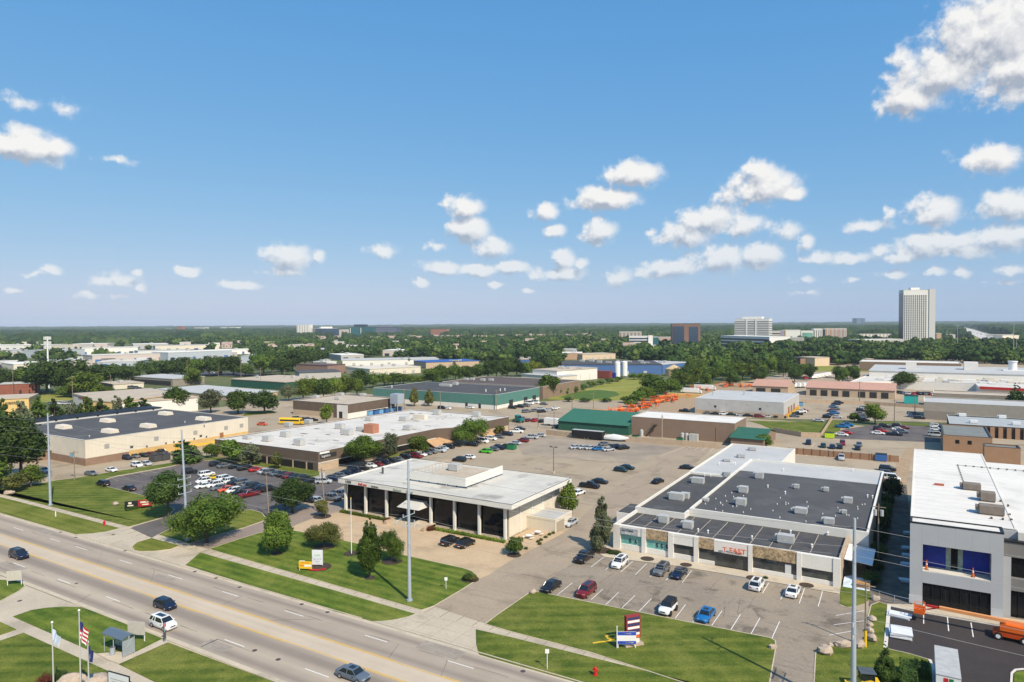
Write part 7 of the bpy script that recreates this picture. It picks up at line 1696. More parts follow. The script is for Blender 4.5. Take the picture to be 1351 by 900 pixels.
# skid steer at the bottom right
sk = thing('skid_loader', 'yellow mini loader with a dark canopy at the bottom right', 'loader')
b = MB(); b.loft([[(x, .7, .5), (x, .7, z), (x, -.7, z), (x, -.7, .5)] for x, z in ((-1.6, 1.3), (-.4, 1.5), (.6, 1.2), (1.2, .8))]); b.build('body', yellow_m, sk, fix=True)
b = MB()
for x in (-.9, .5):
    for y in (-.65, .65): b.box(x-.05, x+.05, y-.05, y+.05, 1.1, 2.3)
b.build('cab_posts', black, sk); MB().box(-1.1, .7, -.8, .8, 2.3, 2.42).build('canopy', mat('slate_canopy', (.08, .10, .12), var=.1), sk); MB().box(-.9, .5, -.6, .6, 1.2, 2.2).build('cab_glass', glass_m, sk)
b = MB(); b.box(1.4, 2.1, -.9, .9, .1, .6); b.tube((.4, .75, 1.4), (1.6, .75, .5), .08, n=5); b.tube((.4, -.75, 1.4), (1.6, -.75, .5), .08, n=5); b.build('bucket', yellow_m, sk); wheels(sk, (-.9, .7), .85, .42, hub=yellow_m); place(sk, 1141, 911, 200)
sk.location.z = .09

# ------------------------------------------------------------------ poles, wires, signs
def steelpole(u, v, label, zt, arms, r0=.33, r1=.16, lean=0, dy=0):
    x, y = G(u, v); t = thing('steel_pole', label, 'utility pole', (x, y, 0))
    b = MB(); b.tube((0, 0, -.1), (lean, 0, zt), r0, r1, n=12); b.tube((0, 0, -.1), (0, 0, .3), r0*1.6, n=12); b.build('shaft', steel, t, smooth=True)
    for z, s in arms:
        k = lean*z/zt; a = MB(); a.tube((k, -1.5, z), (k, 1.5, z+.05), .07, n=5) if s == 2 else a.tube((k, 0, z), (k+.0, 1.2 if s == 1 else -1.2, z+.35), .06, n=5)
        ar = a.build('crossarm', steel, t); q = MB()
        for e in ((-1.4, 1.4) if s == 2 else ((1.15,) if s == 1 else (-1.15,))): q.tube((k, e, z+.05), (k, e, z+.5), .07, n=6)
        q.build('insulator', hvac_m, ar)
    return (x, y)
pa = steelpole(66.6, 667, 'tall grey steel pole on the lawn at the far left', 23.2, [(22.3, 1), (20.4, -1)], lean=-.35)
pb = steelpole(247.5, 713.3, 'tall grey steel pole with three white crossarms beside the wide bushy tree', 23.2, [(12.9, 2), (11.4, 2), (9.9, 2)], lean=-1.4)
x, y = G(247.5, 713.3); 
q = thing('transformer_box', 'grey cabinet strapped to the foot of the steel pole by the bushy tree', 'electrical cabinet', (x-.6, y-.1, 0)); MB().box(-.35, .35, -.3, .3, .5, 2.4).build('cabinet', hvac_m, q); MB().box(-.3, .3, -.33, -.3, .7, 2.2).build('door', hvac_dark, q)
pc = steelpole(540.4, 793, 'tallest grey steel pole standing at the front of the lawn', 23.0, [(20.9, 1), (19.2, -1), (17.6, 1), (15.9, -1), (14.0, 2), (12.4, 2)])
x, y = -6.3, 86.3
pd = (x, y); u_, v_ = PX(x, y); steelpole(u_, v_, 'tall grey steel pole at the right, before the grey building', 22.6, [(20.9, 1), (19.2, -1), (10.6, 2), (9.2, 2)])
def wire(name, label, p, q, sag, r=.018, n=14):
    pts = []
    for i in range(n+1):
        t = i/n; pts.append((p[0]+(q[0]-p[0])*t, p[1]+(q[1]-p[1])*t, p[2]+(q[2]-p[2])*t-4*sag*t*(1-t)))
    tag(MB().path(pts, r, n=4).build(name, mat('aluminium_cable', (.32, .31, .30), var=0, rough=.5)), label, 'cable', group='overhead power cables along the road')
W_ = ''
chain = [(pa[0]-80, pa[1]), pa, pb, pc, pd, (pd[0]+70, pd[1])]
for zi, (z, dy, nm) in enumerate(((21.3, 1.1, 'topmost'), (19.6, -1.1, 'second from the top'), (18, 1.1, 'third from the top'), (13.5, 1.4, 'fourth from the top'), (12.0, -1.4, 'lowest'))):
    for i in range(5): wire('power_cable', f"{nm} overhead cable along the road, {ORD[i]} span from the left", (chain[i][0], chain[i][1]+dy, z), (chain[i+1][0], chain[i+1][1]+dy, z), 1.2 if abs(chain[i][0]-chain[i+1][0]) > 55 else .7)
def woodpole(u, v, zt, label, arms=1, trans=0, m=wood_pole, r=.16, lean=0., armdir=(0, 1), at_=None):
    x, y = at_ or G(u, v); t = thing('wooden_pole', label, 'utility pole', (x, y, 0)); b = MB(); b.tube((0, 0, -.1), (lean, 0, zt), r, r*.65, n=8); b.build('shaft', m, t, smooth=True)
    for k in range(arms):
        z = zt-.6-k*1.1; kx = lean*z/zt; dx, dy = armdir; MB().tube((kx-dx*1.2, -dy*1.2, z), (kx+dx*1.2, dy*1.2, z), .08, n=4).build('crossarm', m, t)
    for k in range(trans): 
        q = MB(); s = -.55+k*1.1 if trans > 1 else .5; c = Vector((lean*.8+armdir[0]*s, armdir[1]*s, zt*.8)); q.tube(c, c+Vector((0, 0, 1.1)), .32, n=10); q.build('transformer', hvac_m, t, smooth=True)
    return x, y
woodpole(429.5, 682, 11.5, 'leaning wooden pole with two grey transformers left of the white office', 1, 2, lean=-1.2, armdir=(1, 0))
woodpole(355, 684, 10.0, 'bare pale wooden pole by the dark car park', 0, 0, lean=-.8)
woodpole(98.5, 634, 8.8, 'wooden pole with a blue sign on the lane by the cream warehouse', 1, 0)
x, y = G(98.5, 634); q = thing('hanging_sign', 'small pale blue sign hung on the wooden pole by the cream warehouse', 'sign', (x, y, 7.3)); MB().box(-2.2, -.3, -.05, .05, -.6, .6).build('panel', mat('pale_blue_sign', (.30, .48, .58), var=.15, scale=2), q); MB().box(-2.3, 0, -.03, .03, .6, .68).build('bracket', pole_brown, q)
woodpole(0, 0, 11.0, 'wooden pole with transformers in the alley right of the shop strip', 1, 2, armdir=(1, 0), at_=G(1158.5, 742))
woodpole(1141.6, 853.8, 9.2, 'slim wooden pole with a yellow guard at the edge of the shop parking', 1, 0, armdir=(1, 0), r=.13)
x, y = G(1141.6, 853.8); MB(); q = thing('pole_guard', 'yellow plastic guard round the foot of the slim wooden pole', 'pole guard', (x, y, 0)); MB().tube((0, 0, .09), (0, 0, 2.4), .2, n=10).build('sleeve', yellow_m, q, smooth=True); MB().tube((0, 0, 2.4), (0, 0, 2.45), .22, n=10).build('cap', black, q)
woodpole(808.5+65, 579, 9.5, 'wooden pole with a white box before the brown building', 1, 1, m=mat('pale_wood', (.4, .35, .28), var=.1))
mid = [(17.5, 522, 489, 'above the left edge store'), (50, 520, 491, 'left of the grass meadow'), (77, 522, 499, 'in the grass meadow'), (96, 537, 496, 'right of the grass meadow'), (146, 512, 495, 'by the small cream shed'), (318, 500, 475, 'before the dark belt left of centre'), (344, 512, 485, 'beside the green walled shed'), (376, 508, 488, 'behind the green walled shed'),
       (288, 497, 482, 'behind the light grey roof'), (533.5, 541, 513, 'at the left of the teal warehouse'), (581, 541, 516, 'in front of the teal warehouse wall'), (655, 541, 514, 'at the near corner of the teal warehouse'), (783, 545, 518, 'before the field'), (1134, 533, 503, 'before the long garages'), (1180, 557, 527, 'by the right car park grass'), (755, 541, 521, 'in the tan yard left of the field'), (1207, 546, 519, 'before the long tan grey building'), (306, 572, 553, 'at the end of the cream warehouse'), (247, 500, 475, 'above the light green tree')]
for u, v, t_, lab in mid: woodpole(u, v, HT(u, t_, v), 'thin wooden utility pole '+lab, 1, 0, r=.2, armdir=(math.cos(YAW), math.sin(YAW)))
def lamp(u, v, t_, label, heads=1):
    x, y = G(u, v); h = HT(u, t_, v); t = thing('lamp_post', label, 'lamp post', (x, y, 0)); MB().tube((0, 0, 0), (0, 0, h), .11, .08, n=8).build('post', pole_brown, t)
    b = MB(); b.box(-.9, .9, -.08, .08, h-.05, h+.05); b.box(-1.2, -.6, -.3, .3, h, h+.25); b.box(.6, 1.2, -.3, .3, h, h+.25); b.build('lamp_head', pole_brown, t); MB().tube((0, 0, 0), (0, 0, .7), .3, n=8).build('footing', concrete, t)
lamp(730.5, 625, 590, 'brown two headed lamp post in the middle of the rear lot'); lamp(710, 566, 541, 'brown lamp post in the yard left of the green shed'); lamp(731, 566, 541, 'brown lamp post at the left end of the green shed'); lamp(366, 541, 512, 'pale lamp post left of the gravel roofed building')
lamp(1176, 596+22, 612-3, 'short dark post behind the shop strip') if False else None
for (u, v) in ((64, 513),):
    x, y = G(u, v); h = HT(u, 444, v); t = thing('phone_mast', 'tall white phone mast with antennas above the dark left trees', 'mast', (x, y, 0)); MB().tube((0, 0, 0), (0, 0, h), .8, .4, n=10).build('shaft', white_m, t)
    for z in (h-1.2, h-4.6, h-7.6):
        for k in range(6): a = k*1.047; MB().box(-.22, .22, -.3, .3, -1.1, 1.1, Matrix.Translation((2*math.cos(a), 2*math.sin(a), z)) @ Matrix.Rotation(a, 4, 'Z')).build('antenna', white_m, t)
        b = MB(); b.tube((-2, 0, z), (2, 0, z), .1, n=4); b.tube((0, -2, z), (0, 2, z), .1, n=4); b.build('antenna_frame', hvac_m, t)
for (u, v, t_, lab) in ((1263, 468, 430, 'right hand'), (1337, 478, 428, 'far right'), (1296+45, 470, 447, 'short')):
    x, y = G(u, v); t = thing('mast', f"{lab} thin grey mast rising beyond the right hand woods", 'mast', (x, y, 0)); MB().tube((0, 0, 0), (0, 0, HT(u, t_, v)), .35, .2, n=6).build('shaft', hvac_m, t); MB().box(-.8, .8, -.3, .3, HT(u, t_, v), HT(u, t_, v)+.6).build('lamp_head', hvac_m, t)
# empty flagpole before the office
x, y = G(463.7, 731); t = thing('flagpole', 'bare white flagpole on the front lawn', 'flagpole', (x, y, 0)); MB().tube((0, 0, 0), (0, 0, HT(463, 657, 731)), .09, .05, n=8).build('pole', white_m, t); MB().ball((0, 0, HT(463, 657, 731)), .13).build('finial', yellow_m, t)
# flags at the bottom left
def cloth(pts_top, w, drop, folds, m, name, parent, tilt=.35, n=22, mfun=None):
    """hanging flag: columns from the hoist, drooping away"""
    b = MB(); V = []
    for j in range(9):
        for i in range(n+1):
            s = i/n; t = j/8
            V.append((.06+s*w*(.35+.25*(1-t)), .22*math.sin(s*folds+t*1.5)*s**.6, -t*drop*.80-s*w*tilt-s*s*w*.35))
    F_ = [(j*(n+1)+i, j*(n+1)+i+1, (j+1)*(n+1)+i+1, (j+1)*(n+1)+i) for j in range(8) for i in range(n)]
    return V, F_
def mat_flag():
    m = mat('striped_flag_cloth', (.6, .6, .6), rough=.8, var=0); N, L, b = nodes_of(m); a = N.new('ShaderNodeAttribute'); a.attribute_name = 'col'; L.new(a.outputs['Color'], b.inputs['Base Color']); return m
def flag(z, parent, w, h, style, m, rz):
    V, F_ = cloth(None, w, h, 7, m, 'flag', parent); o = MB().add(V, F_).build('flag', m, parent, smooth=True, ang=80)
    o.location = (0, 0, z); o.rotation_euler = (0, 0, rz)
    ca = o.data.color_attributes.new('col', 'FLOAT_COLOR', 'CORNER'); n = 22
    for p in o.data.polygons:
        j, i = divmod(p.index, n); s = i/n; t = j/8
        if style == 'stripes': c = (.02, .03, .13) if s < .42 and t < .5 else ((.45, .02, .03) if int(t*8+.01) % 2 == 0 else (.75, .74, .72))
        elif style == 'navy': c = (.02, .035, .14) if not (.4 < s < .6 and .3 < t < .7) else (.4, .4, .42)
        else: c = (.50, .58, .72) if not (.35 < s < .65 and .3 < t < .7) else (.62, .66, .75)
        for l in p.loop_indices: ca.data[l].color = (*c, 1)
    return o
fm = mat_flag()
def flagpole(u, v, vt_, label, flags):
    x, y = G(u, v); h = HT(u, vt_, v); t = thing('flagpole', label, 'flagpole', (x, y, 0)); MB().tube((0, 0, 0), (0, 0, h), .10, .06, n=10).build('pole', mat('brushed_aluminium', (.62, .62, .62), var=0, rough=.35, metal=.4), t, smooth=True); MB().ball((0, 0, h), .14).build('finial', white_m, t)
    for (z, w, hh, st) in flags: flag(h-z, t, w, hh, st, fm, YAW)
flagpole(71, 925, 820, 'left flagpole with a pale blue drooping flag at the bottom left', [(.8, 1.5, 1.6, 'pale')])
flagpole(107, 932, 804, 'tallest flagpole with a drooping red and white striped flag', [(1.3, 1.6, 2.5, 'stripes')])
flagpole(117.5, 925, 846, 'short flagpole with a drooping navy flag right of the striped one', [(.5, .9, 2.0, 'navy')])
x, y = G(84, 865); 
# bus shelter
t = thing('bus_shelter', 'glass bus shelter with a curved grey roof beside the road', 'bus shelter', (*G(157.5, 862), .1), R(2)); t.scale = (1.12, 1.0, 1.1)
b = MB()
for x in (-1.9, 0, 1.9):
    for y in (-.8, .8): b.box(x-.04, x+.04, y-.04, y+.04, 0, 2.3)
b.build('frame', steel, t); b = MB(); b.loft([[(x, -1.0+2.0*k/6, 2.3+.35*math.sin(math.pi*k/6)) for k in range(7)]+[(x, 1.0-2.0*k/6, 2.36+.35*math.sin(math.pi*(6-k)/6)) for k in range(7)] for x in (-2.1, -.7, .7, 2.1)]); b.build('roof', mat('smoked_polycarbonate', (.10, .13, .16), var=0, rough=.25, spec=.7), t, fix=True)
gm = bpy.data.materials.new('clear_glass'); gm.use_nodes = True; nb = gm.node_tree.nodes['Principled BSDF']; nb.inputs['Base Color'].default_value = (.6, .65, .66, 1); nb.inputs['Roughness'].default_value = .05; nb.inputs['Alpha'].default_value = .3
b = MB(); b.box(-1.86, 1.86, .78, .80, .25, 2.1); b.box(1.88, 1.90, -.76, .76, .25, 2.1); b.build('glass_panel', gm, t); b = MB(); b.box(-1.5, 1.2, .25, .6, .42, .48); b.box(-1.4, -1.3, .3, .55, 0, .42); b.box(1.0, 1.1, .3, .55, 0, .42); b.build('bench', mat('dark_bench', (.06, .06, .07), var=0), t)
t = thing('waste_bin', 'grey mesh waste bin at the left side of the bus shelter', 'waste bin', (*G(148.5, 864.5), .1)); MB().tube((0, 0, 0), (0, 0, 1.05), .33, .36, n=12).build('bin', steel, t, smooth=True); MB().tube((0, 0, 1.05), (0, 0, 1.15), .38, .2, n=12).build('lid', hvac_dark, t, smooth=True)
def board(name, label, cat, u, v, w, h, z0, m, rz, posts=2, panels=(), lean=0, thick=.06, postm=white_m):
    x, y = G(u, v); t = thing(name, label, cat, (x, y, .09), R(rz)); b = MB()
    for s in ((-w/2+.1, w/2-.1) if posts == 2 else (0,)): b.box(s-.05, s+.05, thick/2+.001, thick/2+.1, 0, z0+h-.05)
    b.build('post', postm, t); MB().box(-w/2, w/2, -thick/2, thick/2, z0, z0+h).build('panel', m, t)
    for (xa, xb, za, zb, pm) in panels: MB().box(xa, xb, -thick/2-.015, -thick/2-.002, za, zb).build('print', pm, t)
    return t
board('notice_board', 'white real estate board seen from behind beside the bus shelter', 'sign', 180, 846.5, 2.6, 1.9, .9, mat('board_white', (.46, .43, .37), var=.08, scale=2), 24)
board('notice_board', 'white for sale board at the driveway mouth on the left', 'sign', 19, 772.5, 2.3, 1.7, .8, mat('board_white', (.6, .6, .6)), 45)
t = thing('bus_stop_sign', 'slim bus stop post at the kerb right of the bus shelter', 'sign', (*G(217.5, 848.5), .1)); MB().tube((0, 0, 0), (0, 0, 2.8), .05, n=6).build('post', steel, t); MB().box(-.03, .03, -.2, .2, 2.2, 2.75).build('plate', red_m, t); MB().box(-.1, .1, -.15, .15, .5, 1.5).build('timetable_case', hvac_dark, t)
t = board('monument_sign', 'dark framed white sign at the bottom left edge', 'sign', 157, 915, 3.6, 1.5, .8, mat('sign_white', (.68, .69, .70), var=.03), -YAW*0+8, panels=((-1.4, 1.3, 1.5, 1.62, hvac_m), (-1.2, .8, 1.2, 1.3, hvac_m)), postm=black)
b = MB(); b.box(-1.86, 1.86, -.05, .09, 2.3, 2.38); b.box(-1.88, -1.81, -.05, .09, .7, 2.3); b.box(1.81, 1.88, -.05, .09, .7, 2.3); b.build('frame', black, t)
# signs on the front lawn
t = board('monument_sign', 'tall plain white panel sign on a round red edged bed on the front lawn', 'sign', 419, 748, 2.0, 2.7, .35, mat('sign_white', (.7, .7, .7)), 27, panels=((-.55, .6, 1.9, 2.3, mat('pale_green_print', (.45, .58, .48), var=.3, scale=4)), (-.7, -.2, 1.35, 1.5, mat('grey_print', (.4, .42, .5), var=0)), (-.1, .3, 1.35, 1.5, MATS['grey_print']), (.4, .8, 1.4, 1.55, MATS['grey_print']), (-.2, .5, .95, 1.05, MATS['grey_print'])), thick=.22)
x, y = G(421, 749); t2 = thing('flower_bed', 'round bed with a red flower edge under the white panel sign', 'flower bed', (x, y, 0)); MB().tube((0, 0, .05), (0, 0, .22), 2.2, n=20).build('mulch', soil, t2); b = MB(); rr = random.Random(9)
for k in range(150): a = rr.uniform(3.3, 6.1); r_ = rr.uniform(1.75, 2.2); b.ball((r_*math.cos(a), r_*math.sin(a), .28), .11, n=5, m=3)
b.build('flowers', mat('red_flowers', (.42, .02, .015), var=.3, scale=5), t2)
t = board('sale_sign', 'yellow sale board with a small white flap left of the white panel sign', 'sign', 403, 753.5, 2.5, 1.35, .35, yellow_m, 24, panels=((-.2, 1.15, .75, 1.1, white_m), (-1.1, -.3, .8, 1.05, mat('orange_print', (.65, .2, .03), var=0)), (-.9, .8, 1.35, 1.5, MATS['orange_print'])))
b = MB(); b.box(-1.2, -.2, .2, .24, 1.3, 1.75); b.build('flap', white_m, t)
t = thing('monument_sign', 'tall maroon tenant sign with white strips on the strip lawn', 'sign', (*G(834.5, 851), .09), R(50)); t.scale = (.74, .74, .80); MB().box(-1.5, 1.5, -.42, .42, 1.2, 5.2).build('cabinet', mat('maroon_cabinet', (.26, .035, .035), var=.05), t); MB().box(-1.3, 1.3, -.32, .32, 0, 1.2).build('base', wall_white2, t)
for k in range(6): MB().box(-1.25, 1.25, -.46, -.43, 1.8+k*.55, 2.2+k*.55).build('tenant_strip', [white_m, mat('navy_strip', (.03, .04, .12), var=.4, scale=6), white_m, MATS['navy_strip'], white_m, MATS['navy_strip']][k], t)
MB().box(-1.25, 1.25, -.46, -.43, 1.3, 1.7).build('tenant_strip', orange_m, t)
MB().box(-1.9, 1.9, -.9, .9, -.02, .35).build('stone_foot', rock_m, t)
t = board('leasing_sign', 'blue and white leasing board in front of the maroon tenant sign', 'sign', 827, 856, 2.6, 1.75, .55, white_m, 30, panels=((-1.28, 1.28, 1.8, 2.28, mat('blue_print', (.03, .07, .40), var=.2, scale=3)), (-1.28, 1.28, .58, 1.0, MATS['blue_print']), (-1.0, .6, 1.98, 2.1, white_m), (-1.0, .9, .72, .86, white_m)), thick=.05)
MB().box(-1.4, -1.3, -.05, .05, 0, 3.1).build('tall_post', white_m, t)
t = thing('barrier_tape', 'crumpled yellow tape lying on the grass left of the tenant sign', 'tape', (0, 0, 0)); b = MB()
tp = [G(*p, z=.12) for p in ((782, 848.5), (792, 846.8), (803, 845.8), (812, 841), (816, 838), (808, 837.5), (799, 839), (803, 843), (812, 843))]
for a, c in zip(tp[:-1], tp[1:]):
    d = Vector((c[0]-a[0], c[1]-a[1])).normalized()*.14; b.prism([(a[0]-d.y, a[1]+d.x), (a[0]+d.y, a[1]-d.x), (c[0]+d.y, c[1]-d.x), (c[0]-d.y, c[1]+d.x)], .10, .13)
b.build('tape', yellow_m, t)
t = thing('entrance_sign', 'low black and red car brand style sign behind a clipped hedge on the left lawn', 'sign', (*G(183, 671.5), .09), R(52)); t['label'] = 'low sign, black left half and red right half, behind a hedge on the left lawn'
MB().box(-3.0, -.1, -.2, .2, .5, 2.0).build('panel', black, t); MB().box(-.1, 3.0, -.2, .2, .5, 2.0).build('panel', mat('red_sign_panel', (.34, .02, .02), var=.05), t)
b = MB(); b.box(-2.2, -1.5, -.23, -.21, 1.3, 1.8); b.box(-2.4, -1.1, -.23, -.21, .8, 1.1); b.box(.4, 2.4, -.23, -.21, 1.35, 1.75); b.box(.8, 2.2, -.23, -.21, .8, 1.1); b.build('lettering', mat('cream_print', (.68, .60, .45), var=.2, scale=5), t)
hedge('hedge', [G(166, 675), G(200, 667)], .9, .75, leaf_dark, 'clipped dark hedge in front of the black and red sign')
hedge('hedge', [(-119, 118.3), (-103.5, 118.3)], .9, .6, leaf_light, 'low clipped hedge along the glass front left of the office steps')
hedge('hedge', [(-91.5, 118.3), (-72.8, 118.3)], .9, .6, leaf_light, 'low clipped hedge along the glass front right of the office steps')
for (x, lab) in ((-103.6, 'red leaved shrub left of the office steps'), (-91.3, 'red flowering shrub right of the office steps')): shrub(x, 117.6, 2.2, 1.1, leaf_red, lab)
u_, v_ = G(617, 766); shrub(u_, v_, 2.0, 1.4, leaf_dark, 'left dark round shrub at the corner of the front lawn'); u_, v_ = G(624, 767); shrub(u_, v_, 1.7, 1.2, leaf_bronze, 'right bronze round shrub at the corner of the front lawn')
for i, (u, v) in enumerate(((806, 731), (815, 732.5))): a = G(u, v); shrub(*a, 1.4, .9, leaf_dark, ['left', 'right'][i]+' small round shrub in the bed before the strip sign')
for i, (u, v) in enumerate(((710, 716), (714, 713.5), (720, 710), (725, 706.5), (730, 704.5), (694, 725), (712, 719), (1010, 764))): a = G(u, v); shrub(*a, .9, .6, leaf_dark if i % 2 else leaf_bronze, f"small shrub in the gravel patio edge by the office annex, {ORD[i]} of eight")
for (u, v, w_, h_, lab) in ((60, 905, 2.2, 1.6, 'reddish grass clump at the bottom left edge'), (82, 898, 1.6, 1.3, 'small green shrub among the rocks at the bottom left')): a = G(u, v); shrub(*a, w_, h_, leaf_red if 'red' in lab else leaf_dark, lab, lod='mid')
hedge('hedge', [G(1198, 886), G(1200, 930)], 1.8, 1.6, leaf_dark, 'dark clipped hedge block at the bottom right, left piece'); hedge('hedge', [G(1206, 889), G(1226, 893)], 2.5, 1.5, leaf_dark, 'dark clipped hedge block at the bottom right, right piece')
# alley greenery
for i, (u, v, w_, h_) in enumerate(((1163, 700, 4, 3.5), (1160, 716, 4, 3), (1157, 735, 4, 2.8), (1153, 752, 4, 2.5), (1150, 770, 3.5, 2.2), (1166, 685, 4, 3.5), (1169, 668, 4, 3.5))): a = G(u, v); shrub(*a, w_, h_, leaf_dark, f"{ORD[i]} dark overgrown bush in the alley by the grey building" , 'overgrown alley bushes')
# hydrants, rocks, posts
def hydrant(u, v, label):
    t = thing('fire_hydrant', label, 'hydrant', (*G(u, v), .09)); b = MB(); b.tube((0, 0, 0), (0, 0, .65), .16, .14, n=10); b.ball((0, 0, .65), .16, .16, .15); b.tube((0, 0, .65), (0, 0, .88), .05, n=6); b.build('barrel', red_m, t, smooth=True)
    b = MB(); b.tube((-.28, 0, .5), (.28, 0, .5), .08, n=8); b.tube((0, -.26, .45), (0, 0, .45), .09, n=8); b.build('outlet', red_m, t); MB().tube((0, 0, 0), (0, 0, .06), .24, n=10).build('flange', red_m, t)
    t.scale = (1.35,)*3
hydrant(137.8, 693.5, 'red fire hydrant on the verge at the left driveway'); hydrant(785.5, 891.5, 'orange red fire hydrant on the verge at the bottom right of centre')
def rock(u, v, w, h, label, at=None):
    x, y = G(u, v); b = MB(); rr = random.Random(int(u*3)); b.ball((0, 0, h*.4), w/2, w*.36, h*.6, n=9, m=6, jit=.18, rnd=rr); o = b.build('boulder', rock_m, smooth=True, ang=25); o.location = (x, y, .05); o.rotation_euler = (0, 0, rr.uniform(0, 3)); return tag(o, label, 'boulder', 'boulders along the shop parking edge' if u > 1000 else None)
for i, (u, v, w, h) in enumerate(((1090, 863, 2.2, 1.1), (1084, 857, .9, .6), (1096, 854, .8, .6), (1103, 853, .7, .5), (1113, 853.5, 2.4, .9), (1134, 854, 2.0, .9), (1150, 846, 1.7, 1.0), (1147.5, 835.5, 1.3, .8), (1151, 818.5, 1.6, .6), (1155, 792.5, 1.5, .8), (1148, 826, 1.2, .5), (1020, 856, 1.3, .6))): rock(u, v, w, h, f"pale boulder edging the shop parking, {ORD[i]} from the left of its line" if i < 11 else 'pale boulder at the right corner of the strip lawn')
for (u, v, w, h, lab) in ((152.5, 666.5, 1.9, .8, 'pale boulder on the left lawn near the black and red sign'), (12, 652, 2.5, 1.0, 'pale boulder at the left end of the sidewalk'), (95, 902, 3.2, 1.3, 'pale boulder at the bottom left, left one'), (128, 905, 3.4, 1.4, 'pale boulder at the bottom left, right one'), (703, 783.5, 1.2, .8, 'pale boulder at the driveway corner of the strip lawn')): rock(u, v, w, h, lab)
def post(u, v, h, label, m=white_m, r=.05, plate=True, name='road_sign'):
    t = thing(name, label, 'sign', (*G(u, v), .09)); MB().tube((0, 0, 0), (0, 0, h), r, n=6).build('post', m, t)
    if plate: MB().box(-.25, .25, -.03, .03, h-.55, h, Matrix.Rotation(YAW, 4, 'Z')).build('plate', m, t)
post(722, 883.5, 2.6, 'white signpost on the verge below the strip lawn'); post(588.5, 777, 1.9, 'small white sign on a post near the corner of the front lawn'); post(73.5, 682, 1.2, 'short pale marker post on the left verge', r=.12, plate=False, name='marker_post')
# tables on the office patio
for i, (u, v) in enumerate(((698, 711), (709.5, 706))):
    t = thing('picnic_table', ['left', 'right'][i]+' white picnic table on the gravel patio by the annex', 'table', (*G(u, v), .05), R(20*i)); MB().tube((0, 0, .7), (0, 0, .76), .75, n=12).build('table_top', white_m, t); MB().tube((0, 0, 0), (0, 0, .7), .1, n=6).build('leg', steel, t)
    for k in range(3): a = k*2.1; MB().box(-.5, .5, -.16, .16, .42, .48, Matrix.Rotation(a, 4, 'Z') @ Matrix.Translation((0, 1.1, 0))).build('seat', white_m, t)
# fences
def fence(name, label, pts, h, m, boards=True, postm=None, cat='fence'):
    t = thing(name, label, cat, (*pts[0], 0), world=True); b = MB(); q = MB()
    for a, c in zip(pts[:-1], pts[1:]):
        a = Vector(a); c = Vector(c); d = (c-a); L = d.length; d.normalize(); n = Vector((-d.y, d.x))*.06
        b.prism([tuple(a+n), tuple(a-n), tuple(c-n), tuple(c+n)], .05, h)
        for k in range(int(L/2.6)+1): p = a+d*min(L, k*2.6); q.prism([(p.x-.1, p.y-.1), (p.x+.1, p.y-.1), (p.x+.1, p.y+.1), (p.x-.1, p.y+.1)], 0, h+.12)
    b.build('panels', m, t); q.build('posts', postm or m, t)['kind'] = 'stuff'
fence('masonry_wall', 'long tan yard wall between the rear lot and the brown building', P((720.5, 573.5), (759, 578), (832, 583), (900, 588.5), (948, 592)), 2.0, wall_tan, cat='wall')
fence('masonry_wall', 'short tan wall section on the grass bank right of the green lean-to', P((1020, 570), (1057, 576.5), (1083, 577.5)), 1.9, wall_tan, cat='wall')
fence('masonry_wall', 'tan wall running away up the grass bank', P((1083, 577.5), (1098, 554)), 1.9, wall_tan, cat='wall')
fence('plank_fence', 'brown plank fence behind the rear stalls of the shop strip', P((1030, 598), (1060, 600), (1100, 603.5), (1150, 607.5), (1186, 610)), 2.1, mat('fence_planks', (.30, .17, .10), var=.12, scale=1.5), postm=pole_brown)
fence('low_wall', 'long pale low wall before the salmon roofed garages', P((1057, 531), (1140, 533.5), (1219, 539)), 1.8, wall_tan, cat='wall')
q = thing('yard_gate', 'grey metal yard gate by the loading ramp of the cream warehouse', 'gate', (*G(300, 573), 0), R(92)); MB().box(-7, 7, -.05, .05, .2, 1.6).build('panel', steel, q); MB().box(-7.1, -6.9, -.1, .1, 0, 2).build('post', steel, q)
# dumpsters and crates
def dump(u, v, m, label, rz=0, s=1.):
    t = thing('dumpster', label, 'dumpster', (*G(u, v), .06), R(rz)); b = MB(); b.loft([[(x, -.9*s, .15), (x, .9*s, .15), (x, 1.0*s, 1.4*s), (x, -.8*s, 1.4*s)] for x in (-1.1*s, 1.1*s)]); b.build('body', m, t, fix=True); MB().box(-1.1*s, 1.1*s, -.82*s, 1.02*s, 1.41*s, 1.5*s).build('lid', black, t); MB().box(-1.2*s, 1.2*s, -.1, .1, .7, .85).build('fork_sleeve', m, t)
dump(675, 593, green_m, 'green dumpster at the left side of the rear lot', s=1.3); dump(1162.5, 608, blue_m, 'blue dumpster by the brown plank fence', s=1.5); dump(838, 579.5, green_m, 'small green dumpster behind the tan wall, left one'); dump(897, 583, green_m, 'small green dumpster behind the tan wall, right one')
dump(1094.5, 578, mat('lime_enamel', (.45, .62, .02), var=0), 'lime green dumpster at the foot of the grass bank', s=1.4); dump(1202, 532.5, mat('turquoise_enamel', (.02, .35, .32), var=0), 'turquoise container before the white roofed plant', s=3)
dump(205, 608.5, hvac_dark, 'left dark grey dumpster at the end of the ochre wall', s=1.5); dump(216, 607, hvac_dark, 'right dark grey dumpster at the end of the ochre wall', s=1.5)
dump(1056, 535.5, mat('sky_blue_enamel', (.15, .35, .55), var=0), 'small light blue container by the yellow bollards', s=1.3)
for i, (u, v) in enumerate(((486, 548), (494, 547), (500, 546), (508, 545), (517, 543.5), (525, 542.5))): dump(u, v, mat('sky_blue_enamel', (.15, .35, .55)) if i % 2 == 0 else blue_m, f"blue skip in the yard beside the gravel roofed building, {ORD[i]} from the left", s=1.5)
